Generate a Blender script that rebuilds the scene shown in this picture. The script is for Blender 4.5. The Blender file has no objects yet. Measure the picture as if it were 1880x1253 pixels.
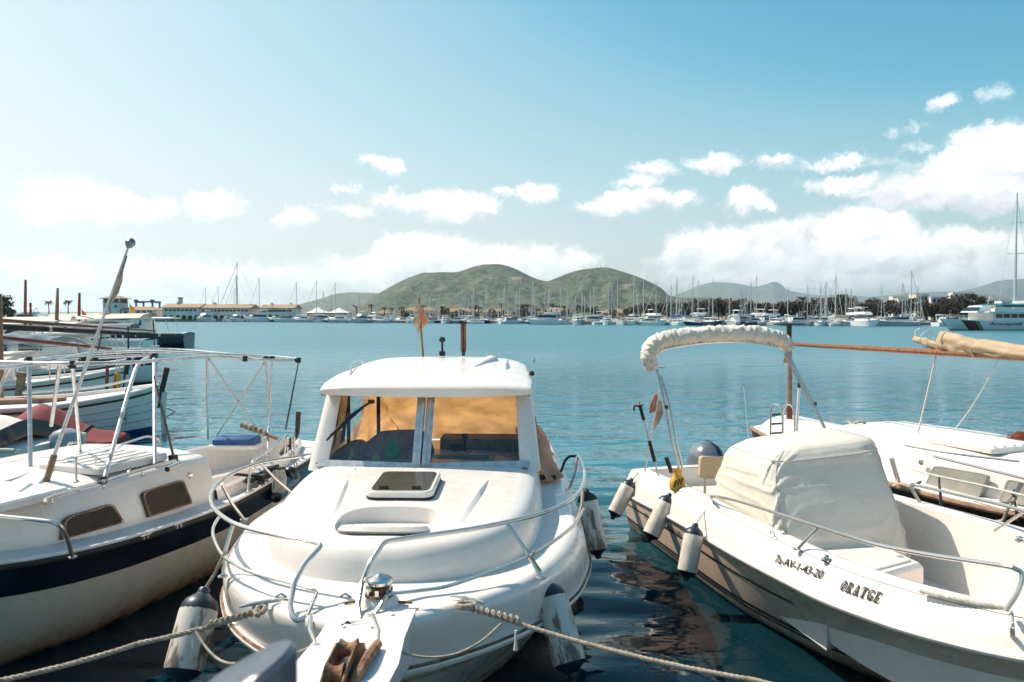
import bpy, bmesh, math, random
from mathutils import Vector, Matrix, noise

R = math.radians
rnd = random.Random(11)
SC = bpy.context.scene
COL = SC.collection

# ------------------------------------------------------------------ camera
CAM_Z = 2.4                      # eye height above the water, standing on the quay
FPX = 1400.0                     # focal length in pixels of the 1880 px wide photograph
HORIZON = 582.0
PITCH = math.atan((626.5 - HORIZON) / FPX)
cam_data = bpy.data.cameras.new('camera')
cam = bpy.data.objects.new('camera', cam_data)
COL.objects.link(cam)
cam.location = (0, 0, CAM_Z)
cam.rotation_euler = (math.pi / 2 - PITCH, 0, 0)
cam_data.sensor_width = 36.0
cam_data.lens = FPX / 1880.0 * 36.0
cam_data.clip_start = 0.05
cam_data.clip_end = 80000
cam_data.dof.use_dof = True
cam_data.dof.focus_distance = 9.0
cam_data.dof.aperture_fstop = 4.5
SC.camera = cam

# ------------------------------------------------------------------ sun, sky, exposure
SUN_AZ = R(-60)                  # from +Y towards +X: beyond the boats, to the left
SUN_EL = R(50)
sun_data = bpy.data.lights.new('sun', 'SUN')
sun_data.energy = 4.6
sun_data.angle = R(0.55)
sun_data.color = (1.0, 0.88, 0.745)
sun = bpy.data.objects.new('sun', sun_data)
COL.objects.link(sun)
sun_dir = Vector((math.sin(SUN_AZ) * math.cos(SUN_EL), math.cos(SUN_AZ) * math.cos(SUN_EL), math.sin(SUN_EL)))
sun.rotation_euler = sun_dir.to_track_quat('Z', 'Y').to_euler()
sun.location = (0, 0, 60)

vs = SC.view_settings
vs.view_transform = 'Standard'
vs.look = 'None'
vs.exposure = 0.5
vs.gamma = 1.0
vs.use_curve_mapping = False
SC.render.engine = 'CYCLES'
SC.cycles.use_denoising = True
SC.cycles.max_bounces = 8
SC.cycles.diffuse_bounces = 3
SC.cycles.glossy_bounces = 4
SC.cycles.transmission_bounces = 6
SC.cycles.transparent_max_bounces = 8
SC.cycles.volume_bounces = 1
SC.cycles.caustics_reflective = False
SC.cycles.caustics_refractive = False
SC.cycles.sample_clamp_indirect = 6.0


def ray(px, py):
    u = (px - 940.0) / FPX
    v = (626.5 - py) / FPX
    cp, sp = math.cos(PITCH), math.sin(PITCH)
    return Vector((u, cp + v * sp, -sp + v * cp))


def at(px, py, Y):
    d = ray(px, py)
    return Vector((0, 0, CAM_Z)) + d * (Y / d.y)


def onz(px, py, z):
    d = ray(px, py)
    return Vector((0, 0, CAM_Z)) + d * ((z - CAM_Z) / d.z)


# clouds of the photograph as (centre x, centre y, radius x, radius y, weight) in its pixels; turned into
# compass direction and elevation on the sky
CLOUDS = [
    (150, 368, 85, 34, 1.0), (215, 385, 95, 24, .9), (85, 385, 60, 22, .9), (60, 405, 60, 10, .5),
    (392, 380, 58, 26, .75), (542, 398, 40, 22, .9), (700, 300, 48, 16, .7), (625, 345, 32, 8, .4),
    (715, 365, 45, 20, .5), (650, 385, 60, 12, .45), (830, 378, 88, 30, 1.0), (985, 353, 40, 22, .95), (925, 355, 30, 12, .55),
    (790, 478, 120, 46, 1.1), (690, 500, 130, 38, .9), (960, 485, 130, 40, 1.0), (860, 505, 220, 40, 1.0), (1060, 480, 50, 20, .7),
    (580, 510, 130, 32, .75), (400, 515, 150, 38, .7), (180, 510, 220, 34, .65), (250, 555, 380, 30, .6),
    (1195, 308, 52, 16, .7), (1175, 335, 45, 14, .6), (1165, 370, 90, 22, 1.0), (1100, 375, 40, 16, .8), (1240, 370, 40, 16, .7),
    (1320, 302, 50, 17, .8), (1420, 296, 40, 12, .55), (1370, 366, 46, 22, .9), (1405, 372, 22, 14, .6),
    (1540, 300, 80, 12, .5), (1560, 335, 90, 14, .7), (1735, 192, 34, 13, .5), (1665, 242, 40, 8, .25), (1700, 267, 40, 8, .25), (1845, 180, 40, 10, .2),
    (1860, 275, 75, 42, 1.1), (1790, 315, 110, 42, 1.1), (1700, 350, 100, 32, 1.0), (1830, 362, 80, 26, .9), (1620, 350, 60, 14, .6),
    (1330, 455, 110, 40, 1.1), (1430, 450, 120, 46, 1.1), (1560, 425, 110, 46, 1.15), (1600, 455, 140, 34, .9), (1280, 485, 90, 30, 1.0), (1480, 480, 230, 34, 1.0),
    (1780, 440, 80, 26, .8), (1860, 470, 90, 40, .8), (1700, 470, 120, 24, .7), (1400, 510, 220, 20, .6), (1600, 512, 60, 14, .8),
    (1560, 525, 260, 18, .6), (1800, 505, 110, 26, .9), (1720, 520, 120, 18, .7),
]


def build_world():
    w = bpy.data.worlds.new('World')
    SC.world = w
    w.use_nodes = True
    nt = w.node_tree
    nt.nodes.clear()
    N, L = nt.nodes, nt.links

    def math_(op, a, b=None, c=None, clamp=False):
        n = N.new('ShaderNodeMath'); n.operation = op; n.use_clamp = clamp
        for i, v in enumerate((a, b, c)):
            if v is None: continue
            if isinstance(v, (int, float)): n.inputs[i].default_value = v
            else: L.new(v, n.inputs[i])
        return n.outputs[0]

    def vmath(op, a, b=None, out=0):
        n = N.new('ShaderNodeVectorMath'); n.operation = op
        for i, v in enumerate((a, b)):
            if v is None: continue
            if isinstance(v, (tuple, list)): n.inputs[i].default_value = v
            else: L.new(v, n.inputs[i])
        return n.outputs[out]

    def smooth(v, a, b):
        n = N.new('ShaderNodeMapRange'); n.interpolation_type = 'SMOOTHSTEP'
        L.new(v, n.inputs[0]); n.inputs[1].default_value = a; n.inputs[2].default_value = b
        return n.outputs[0]

    def noise_(vec, scale, detail, rough=.55):
        n = N.new('ShaderNodeTexNoise'); n.noise_dimensions = '3D'
        L.new(vec, n.inputs['Vector']); n.inputs['Scale'].default_value = scale
        n.inputs['Detail'].default_value = detail; n.inputs['Roughness'].default_value = rough
        return n

    sky = N.new('ShaderNodeTexSky')
    sky.sky_type = 'NISHITA'
    sky.sun_disc = False
    sky.sun_elevation = SUN_EL
    sky.sun_rotation = SUN_AZ
    sky.altitude = 0
    sky.air_density = 1.0
    sky.dust_density = 1.0
    sky.ozone_density = 2.0

    tc = N.new('ShaderNodeTexCoord')
    sep = N.new('ShaderNodeSeparateXYZ'); L.new(tc.outputs['Generated'], sep.inputs[0])
    az = math_('ARCTAN2', sep.outputs[0], sep.outputs[1])
    el = math_('ARCSINE', sep.outputs[2])
    comb = N.new('ShaderNodeCombineXYZ'); L.new(az, comb.inputs[0]); L.new(el, comb.inputs[1])
    ae = comb.outputs[0]
    # billowing edges: warp the direction with noise of two sizes
    w1 = noise_(ae, 16.0, 9, .66)
    d1 = vmath('MULTIPLY', vmath('SUBTRACT', w1.outputs['Color'], (.5, .5, .5)), (.075, .042, 0))
    w2 = noise_(ae, 80.0, 6, .66)
    d2 = vmath('MULTIPLY', vmath('SUBTRACT', w2.outputs['Color'], (.5, .5, .5)), (.022, .018, 0))
    aw = vmath('ADD', vmath('ADD', ae, d1), d2)
    dens = num = den = None
    for cx, cy, rx, ry, wt in CLOUDS:
        d = ray(cx, cy).normalized()
        a, e = math.atan2(d.x, d.y), math.asin(d.z)
        v = vmath('MULTIPLY', vmath('SUBTRACT', aw, (a, e, 0)), (FPX / (rx * 1.15), FPX / (ry * 1.2), 0))
        ln = vmath('LENGTH', v, out=1)
        val = math_('MULTIPLY_ADD', ln, -wt, wt)
        dens = val if dens is None else math_('MAXIMUM', dens, val)
        wgt = math_('MAXIMUM', val, .0001); vy = vmath('DOT_PRODUCT', v, (0, 1, 0), out=1)
        num = math_('MULTIPLY', vy, wgt) if num is None else math_('MULTIPLY_ADD', vy, wgt, num)
        den = wgt if den is None else math_('ADD', den, wgt)
    # the same kind of scattered cumulus all round the horizon outside the view
    gen = noise_(vmath('MULTIPLY', aw, (1.0, 2.6, 1)), 5.5, 7, .58)
    band = math_('MULTIPLY', smooth(el, .015, .06), math_('SUBTRACT', 1.0, smooth(el, .14, .30)))
    outside = smooth(math_('ABSOLUTE', az), .60, .70)
    g = math_('MULTIPLY', math_('SUBTRACT', gen.outputs[0], .50), 3.2)
    g = math_('SUBTRACT', math_('MULTIPLY', math_('ADD', g, 1.0), math_('MULTIPLY', band, outside)), 1.0)
    dens = math_('MAXIMUM', dens, g)
    det = noise_(aw, 42.0, 6, .62)
    dd = math_('ADD', dens, math_('MULTIPLY', math_('SUBTRACT', det.outputs[0], .5), .95))
    mask = smooth(dd, -.02, .50)
    # light tops, greyer hearts and undersides
    up = N.new('ShaderNodeVectorMath'); up.operation = 'ADD'; L.new(aw, up.inputs[0]); up.inputs[1].default_value = (-.012, .014, 0)
    sh1 = noise_(aw, 20.0, 5, .55)
    sh2 = noise_(up.outputs[0], 20.0, 5, .55)
    relief = math_('SUBTRACT', sh1.outputs[0], sh2.outputs[0])
    height = smooth(math_('DIVIDE', num, den), -.75, .25)          # 0 at the underside, 1 at the top of each cloud
    shade = math_('ADD', math_('MULTIPLY', relief, 2.6), math_('MULTIPLY_ADD', height, .62, .26), clamp=True)
    ccol = N.new('ShaderNodeMix'); ccol.data_type = 'RGBA'
    L.new(shade, ccol.inputs[0])
    ccol.inputs[6].default_value = (6.3, 6.35, 6.75, 1)
    ccol.inputs[7].default_value = (10.8, 10.4, 10.1, 1)
    # the sky's own colour through the film response of this picture: more contrast, bluer shadows, soft shoulder
    pre = vmath('MULTIPLY', sky.outputs[0], (.1, .1, .1))
    cv = N.new('ShaderNodeRGBCurve')
    cv.mapping.extend = 'EXTRAPOLATED'
    for ch, pts in enumerate(SKY_CURVES):
        c = cv.mapping.curves[ch]
        while len(c.points) > 2: c.points.remove(c.points[1])
        c.points[0].location = pts[0]; c.points[1].location = pts[-1]
        for q in pts[1:-1]: c.points.new(*q)
    cv.mapping.update()
    L.new(pre, cv.inputs['Color'])
    k = 10.0 / 2 ** vs.exposure
    tint = vmath('MULTIPLY', cv.outputs[0], (k, k, k))
    mix = N.new('ShaderNodeMix'); mix.data_type = 'RGBA'
    L.new(math_('MULTIPLY', mask, .96), mix.inputs[0])
    L.new(tint, mix.inputs[6]); L.new(ccol.outputs[2], mix.inputs[7])
    bg = N.new('ShaderNodeBackground'); bg.inputs[1].default_value = 0.1
    L.new(mix.outputs[2], bg.inputs[0])
    out = N.new('ShaderNodeOutputWorld'); L.new(bg.outputs[0], out.inputs[0])
    w.cycles.sampling_method = 'MANUAL'
    w.cycles.sample_map_resolution = 512


SKY_CURVES = [[(0, 0), (.175, .12), (.225, .30), (.36, .62), (.45, .77), (.66, .89), (1, .97)],
              [(0, 0), (.275, .44), (.335, .60), (.45, .76), (.60, .87), (1, .97)],
              [(0, 0), (.25, .39), (.47, .69), (.55, .78), (.65, .85), (.80, .915), (1, .97)]]
build_world()

# ------------------------------------------------------------------ helpers: materials
MATS = {}


def mat(name, col, rough=.5, metal=0.0, var=.0, vscale=3.0, col2=None, bump=0.0, bscale=40.0, coat=0.0,
        spec=.5, alpha=1.0, trans=0.0, sss=0.0, stretch=(1, 1, 1), detail=5.0, thr=(.4, .65)):
    m = bpy.data.materials.new(name)
    m.use_nodes = True
    nt = m.node_tree
    b = nt.nodes['Principled BSDF']
    b.inputs['Base Color'].default_value = (*col, 1)
    b.inputs['Roughness'].default_value = rough
    b.inputs['Metallic'].default_value = metal
    b.inputs['Specular IOR Level'].default_value = spec
    b.inputs['Coat Weight'].default_value = coat
    b.inputs['Alpha'].default_value = alpha
    b.inputs['Transmission Weight'].default_value = trans
    L = nt.links
    tc = nt.nodes.new('ShaderNodeTexCoord')
    mp = nt.nodes.new('ShaderNodeMapping')
    mp.inputs['Scale'].default_value = stretch
    L.new(tc.outputs['Object'], mp.inputs[0])
    if var > 0 or col2 is not None:
        n = nt.nodes.new('ShaderNodeTexNoise')
        n.inputs['Scale'].default_value = vscale
        n.inputs['Detail'].default_value = detail
        n.inputs['Roughness'].default_value = .6
        L.new(mp.outputs[0], n.inputs['Vector'])
        r = nt.nodes.new('ShaderNodeMapRange')
        r.interpolation_type = 'SMOOTHSTEP'
        r.inputs[1].default_value, r.inputs[2].default_value = thr
        L.new(n.outputs[0], r.inputs[0])
        mx = nt.nodes.new('ShaderNodeMix'); mx.data_type = 'RGBA'
        c2 = col2 if col2 is not None else tuple(c * (1 - var) for c in col)
        mx.inputs[6].default_value = (*col, 1)
        mx.inputs[7].default_value = (*c2, 1)
        if col2 is not None and var > 0:
            k = nt.nodes.new('ShaderNodeMath'); k.operation = 'MULTIPLY'; k.inputs[1].default_value = var
            L.new(r.outputs[0], k.inputs[0]); L.new(k.outputs[0], mx.inputs[0])
        else:
            L.new(r.outputs[0], mx.inputs[0])
        L.new(mx.outputs[2], b.inputs['Base Color'])
    if bump > 0:
        n2 = nt.nodes.new('ShaderNodeTexNoise')
        n2.inputs['Scale'].default_value = bscale
        n2.inputs['Detail'].default_value = 4
        L.new(mp.outputs[0], n2.inputs['Vector'])
        bp = nt.nodes.new('ShaderNodeBump')
        bp.inputs['Strength'].default_value = bump
        bp.inputs['Distance'].default_value = .02
        L.new(n2.outputs[0], bp.inputs['Height'])
        L.new(bp.outputs[0], b.inputs['Normal'])
    MATS[name] = m
    return m


def gelcoat(name, col=(.83, .765, .70), stain=(.52, .36, .20), wl=0.28, top=1.0, weed=True, streak=.25, dirt=(.62, .57, .48), dirtamt=.35, rough=.22):
    """Glass-fibre paint: slight chalky mottling, faint run-down streaks, a rusty-green scum line at the water."""
    m = bpy.data.materials.new(name); m.use_nodes = True
    nt = m.node_tree; N, L = nt.nodes, nt.links
    b = N['Principled BSDF']
    b.inputs['Roughness'].default_value = rough
    b.inputs['Coat Weight'].default_value = .25
    b.inputs['Coat Roughness'].default_value = .12
    tc = N.new('ShaderNodeTexCoord')

    def nz(scale, stretch, detail=5):
        mp = N.new('ShaderNodeMapping'); mp.inputs['Scale'].default_value = stretch
        L.new(tc.outputs['Object'], mp.inputs[0])
        n = N.new('ShaderNodeTexNoise'); n.inputs['Scale'].default_value = scale; n.inputs['Detail'].default_value = detail
        n.inputs['Roughness'].default_value = .62
        L.new(mp.outputs[0], n.inputs['Vector'])
        return n.outputs[0]

    def rng(v, a, b_, lo=0., hi=1.):
        r = N.new('ShaderNodeMapRange'); r.interpolation_type = 'SMOOTHSTEP'
        L.new(v, r.inputs[0])
        for i, x in enumerate((a, b_, lo, hi)): r.inputs[i + 1].default_value = x
        return r.outputs[0]

    def mixc(f, a, bcol):
        mx = N.new('ShaderNodeMix'); mx.data_type = 'RGBA'
        L.new(f, mx.inputs[0])
        if isinstance(a, tuple): mx.inputs[6].default_value = (*a, 1)
        else: L.new(a, mx.inputs[6])
        mx.inputs[7].default_value = (*bcol, 1)
        return mx.outputs[2]

    c = mixc(rng(nz(2.2, (1, 1, 1)), .42, .72, 0, dirtamt), col, dirt)
    c = mixc(rng(nz(5.0, (2.2, 2.2, .16)), .56, .80, 0, streak), c, stain)
    if wl > 0:
        sp = N.new('ShaderNodeSeparateXYZ'); L.new(tc.outputs['Object'], sp.inputs[0])
        a = N.new('ShaderNodeMath'); a.operation = 'MULTIPLY_ADD'; a.inputs[1].default_value = .22; a.inputs[2].default_value = -.11
        L.new(nz(2.5, (1, 1, .5)), a.inputs[0])
        z = N.new('ShaderNodeMath'); z.operation = 'ADD'
        L.new(sp.outputs[2], z.inputs[0]); L.new(a.outputs[0], z.inputs[1])
        c = mixc(rng(z.outputs[0], .0, wl, .8, 0), c, stain)
        if weed:
            c = mixc(rng(z.outputs[0], -.02, .06, .96, 0), c, (.02, .022, .016))
    L.new(c, b.inputs['Base Color'])
    rr = rng(nz(7., (1, 1, 1)), .35, .7, rough, rough + .2)
    L.new(rr, b.inputs['Roughness'])
    bp = N.new('ShaderNodeBump'); bp.inputs['Strength'].default_value = .03; bp.inputs['Distance'].default_value = .02
    L.new(nz(3.5, (1, 1, 1), 2), bp.inputs['Height']); L.new(bp.outputs[0], b.inputs['Normal'])
    MATS[name] = m
    return m


# ------------------------------------------------------------------ helpers: geometry
def lerp(a, b, t): return a + (b - a) * t


def tab(points):
    """Smooth (Catmull-Rom like, monotone in x) interpolation through (x, value) pairs."""
    xs = [p[0] for p in points]; ys = [p[1] for p in points]
    n = len(xs)
    ms = []
    for i in range(n):
        if i == 0: ms.append((ys[1] - ys[0]) / (xs[1] - xs[0]))
        elif i == n - 1: ms.append((ys[-1] - ys[-2]) / (xs[-1] - xs[-2]))
        else:
            a = (ys[i] - ys[i - 1]) / (xs[i] - xs[i - 1]); b = (ys[i + 1] - ys[i]) / (xs[i + 1] - xs[i])
            ms.append(0 if a * b <= 0 else 2 * a * b / (a + b))

    def f(x):
        if x <= xs[0]: return ys[0]
        if x >= xs[-1]: return ys[-1]
        for i in range(n - 1):
            if x <= xs[i + 1]: break
        h = xs[i + 1] - xs[i]; t = (x - xs[i]) / h
        return ((2 * t ** 3 - 3 * t * t + 1) * ys[i] + (t ** 3 - 2 * t * t + t) * h * ms[i]
                + (-2 * t ** 3 + 3 * t * t) * ys[i + 1] + (t ** 3 - t * t) * h * ms[i + 1])
    return f


def spline(pts, n=8, closed=False):
    """Catmull-Rom curve through points."""
    P = [Vector(p) for p in pts]
    out = []
    m = len(P)
    segs = m if closed else m - 1
    for i in range(segs):
        p0 = P[(i - 1) % m] if closed or i > 0 else P[0] * 2 - P[1]
        p1, p2 = P[i], P[(i + 1) % m]
        p3 = P[(i + 2) % m] if closed or i + 2 < m else P[-1] * 2 - P[-2]
        for k in range(n):
            t = k / n
            out.append(.5 * ((2 * p1) + (p2 - p0) * t + (2 * p0 - 5 * p1 + 4 * p2 - p3) * t * t + (3 * p1 - p0 - 3 * p2 + p3) * t ** 3))
    if not closed: out.append(P[-1])
    return out


def rounded(pts, r=.08, n=5):
    """Polyline with its inner corners rounded off, for bent tube."""
    P = [Vector(p) for p in pts]
    out = [P[0]]
    for i in range(1, len(P) - 1):
        a, b, c = P[i - 1], P[i], P[i + 1]
        ra = min(r, (a - b).length * .48); rc = min(r, (c - b).length * .48)
        s = b + (a - b).normalized() * ra; e = b + (c - b).normalized() * rc
        for k in range(n + 1):
            t = k / n
            out.append(s * (1 - t) ** 2 + b * 2 * t * (1 - t) + e * t * t)
    out.append(P[-1])
    return out


class MB:
    """Collects shapes; build() links them as ONE mesh object."""

    def __init__(s): s.v = []; s.f = []; s.mi = []

    def add(s, verts, faces, mi=0):
        o = len(s.v)
        s.v += [tuple(p) for p in verts]
        for f in faces: s.f.append(tuple(o + i for i in f)); s.mi.append(mi)
        return s

    def box(s, c, size, rot=None, taper=1.0, mi=0):
        x, y, z = (k / 2 for k in size); t = taper
        V = [(-x, -y, -z), (x, -y, -z), (x, y, -z), (-x, y, -z), (-x * t, -y * t, z), (x * t, -y * t, z), (x * t, y * t, z), (-x * t, y * t, z)]
        M = Matrix.Translation(c) @ (rot.to_4x4() if rot else Matrix())
        return s.add([M @ Vector(p) for p in V], [(3, 2, 1, 0), (4, 5, 6, 7), (0, 1, 5, 4), (1, 2, 6, 5), (2, 3, 7, 6), (3, 0, 4, 7)], mi)

    def tube(s, path, r, n=8, caps=True, closed=False, mi=0):
        P = [Vector(p) for p in path]
        m = len(P)
        rr = r if isinstance(r, (list, tuple)) else [r] * m
        V = []; prev = None
        for i in range(m):
            if closed: d = P[(i + 1) % m] - P[i - 1]
            else: d = P[min(i + 1, m - 1)] - P[max(i - 1, 0)]
            if d.length < 1e-9: d = Vector((0, 0, 1))
            d.normalize()
            if prev is None:
                u = d.cross(Vector((0, 0, 1)))
                if u.length < .05: u = d.cross(Vector((1, 0, 0)))
            else: u = prev - d * prev.dot(d)
            u.normalize(); prev = u
            w = d.cross(u)
            for k in range(n):
                a = 2 * math.pi * k / n
                V.append(P[i] + (u * math.cos(a) + w * math.sin(a)) * rr[i])
        F = []
        for i in range(m if closed else m - 1):
            for k in range(n):
                j = (i + 1) % m
                F.append((i * n + k, i * n + (k + 1) % n, j * n + (k + 1) % n, j * n + k))
        if caps and not closed:
            F.append(tuple(reversed(range(n)))); F.append(tuple((m - 1) * n + k for k in range(n)))
        return s.add(V, F, mi)

    def rod(s, a, b, r, n=8, mi=0): return s.tube([a, b], r, n, mi=mi)

    def lathe(s, prof, n=16, M=None, mi=0, sx=1, sy=1):
        """prof: (radius, z) from bottom to top round the z axis."""
        V = []; M = M or Matrix()
        for r, z in prof:
            for k in range(n):
                a = 2 * math.pi * k / n
                V.append(M @ Vector((r * math.cos(a) * sx, r * math.sin(a) * sy, z)))
        F = []
        for i in range(len(prof) - 1):
            for k in range(n):
                F.append((i * n + k, i * n + (k + 1) % n, (i + 1) * n + (k + 1) % n, (i + 1) * n + k))
        F.append(tuple(reversed(range(n)))); F.append(tuple((len(prof) - 1) * n + k for k in range(n)))
        return s.add(V, F, mi)

    def grid(s, rows, closed_u=False, mi=0, flip=False):
        """rows of equal length, joined by quads."""
        m = len(rows[0]); V = [p for r in rows for p in r]; F = []
        for i in range(len(rows) - 1):
            for k in range(m if closed_u else m - 1):
                q = (i * m + k, i * m + (k + 1) % m, (i + 1) * m + (k + 1) % m, (i + 1) * m + k)
                F.append(tuple(reversed(q)) if flip else q)
        return s.add(V, F, mi)

    def slab(s, rows, thick, mi=0):
        """a sheet given as rows, made solid downwards along its own normals."""
        m = len(rows[0]); k = len(rows)
        R_ = [[Vector(p) for p in r] for r in rows]
        low = []
        for i in range(k):
            rr = []
            for j in range(m):
                du = R_[i][min(j + 1, m - 1)] - R_[i][max(j - 1, 0)]
                dv = R_[min(i + 1, k - 1)][j] - R_[max(i - 1, 0)][j]
                nn = du.cross(dv)
                if nn.length < 1e-9: nn = Vector((0, 0, 1))
                nn.normalize()
                rr.append(R_[i][j] - nn * thick)
            low.append(rr)
        s.grid(R_, mi=mi); s.grid(low, mi=mi, flip=True)
        edge = [(0, j) for j in range(m)] + [(i, m - 1) for i in range(1, k)] + [(k - 1, j) for j in range(m - 2, -1, -1)] + [(i, 0) for i in range(k - 2, 0, -1)]
        top = [R_[i][j] for i, j in edge]; bot = [low[i][j] for i, j in edge]
        return s.grid([top, bot], closed_u=True, mi=mi)

    def prism(s, outline, depth, M=None, mi=0, bev=0.0):
        """outline in local xy (counter-clockwise), extruded from z=0 to depth, optional bevelled top edge."""
        M = M or Matrix(); n = len(outline)
        O = [Vector((p[0], p[1], 0)) for p in outline]
        rows = [O]
        if bev > 0:
            c = sum(O, Vector()) / n
            rows.append([p + Vector((0, 0, depth - bev)) for p in O])
            ins = []
            for i in range(n):
                a, b = O[i - 1], O[(i + 1) % n]
                d = (b - a).normalized(); nn = Vector((-d.y, d.x, 0))
                ins.append(O[i] + nn * bev + Vector((0, 0, depth)))
            rows.append(ins)
        else: rows.append([p + Vector((0, 0, depth)) for p in O])
        V = [M @ p for r in rows for p in r]; F = []
        for i in range(len(rows) - 1):
            for k in range(n): F.append((i * n + k, i * n + (k + 1) % n, (i + 1) * n + (k + 1) % n, (i + 1) * n + k))
        F.append(tuple(reversed(range(n)))); F.append(tuple((len(rows) - 1) * n + k for k in range(n)))
        return s.add(V, F, mi)

    def mesh(s, name, mats, smooth=35, merge=1e-5):
        me = bpy.data.meshes.new(name)
        me.from_pydata(s.v, [], s.f)
        for m in (mats if isinstance(mats, (list, tuple)) else [mats]): me.materials.append(m)
        if len(set(s.mi)) > 1: me.polygons.foreach_set('material_index', s.mi)
        bm = bmesh.new(); bm.from_mesh(me)
        if merge: bmesh.ops.remove_doubles(bm, verts=bm.verts, dist=merge)
        bmesh.ops.recalc_face_normals(bm, faces=bm.faces)
        bm.to_mesh(me); bm.free()
        if smooth:
            me.polygons.foreach_set('use_smooth', [True] * len(me.polygons))
            me.set_sharp_from_angle(angle=R(smooth))
        me.update()
        return me

    def build(s, name, mats, parent=None, smooth=35, merge=1e-5):
        o = bpy.data.objects.new(name, s.mesh(name, mats, smooth, merge))
        COL.objects.link(o)
        if parent is not None: o.parent = parent
        return o


def tag(o, label=None, cat=None, group=None, kind=None):
    if label: o['label'] = label
    if cat: o['category'] = cat
    if group: o['group'] = group
    if kind: o['kind'] = kind
    return o


def empty(name, loc, rz=0, label=None, cat=None, group=None):
    o = bpy.data.objects.new(name, None)
    COL.objects.link(o)
    o.location = loc; o.rotation_euler = (0, 0, rz)
    o.empty_display_size = .3
    return tag(o, label, cat, group)


def copy_tree(o, parent=None):
    c = o.copy(); COL.objects.link(c)
    if parent is not None: c.parent = parent
    for ch in list(o.children): copy_tree(ch, c)
    return c


class Frame:
    """Boat-local frame: +y to the bow, +x to starboard, origin on the water at the stern."""

    def __init__(s, stern, direc):
        d = Vector((direc[0], direc[1], 0)).normalized()
        s.o = Vector((stern[0], stern[1], 0)); s.y = d; s.x = Vector((d.y, -d.x, 0))
        s.rz = math.atan2(-d.x, d.y)

    def loc(s, w):
        v = Vector(w) - s.o
        return Vector((v.dot(s.x), v.dot(s.y), w[2]))

    def world(s, l): return s.o + s.x * l[0] + s.y * l[1] + Vector((0, 0, l[2]))

    def pz(s, px, py, z): return s.loc(onz(px, py, z))

    def pY(s, px, py, Y): return s.loc(at(px, py, Y))

    def onx(s, px, py, x):
        """where the line of sight meets the boat's fore-and-aft plane at half-breadth x."""
        d = ray(px, py); k = (x + s.o.dot(s.x)) / d.dot(s.x)
        return s.loc(Vector((0, 0, CAM_Z)) + d * k)

    def ony(s, px, py, y):
        d = ray(px, py); k = (y + s.o.dot(s.y)) / d.dot(s.y)
        return s.loc(Vector((0, 0, CAM_Z)) + d * k)


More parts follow.
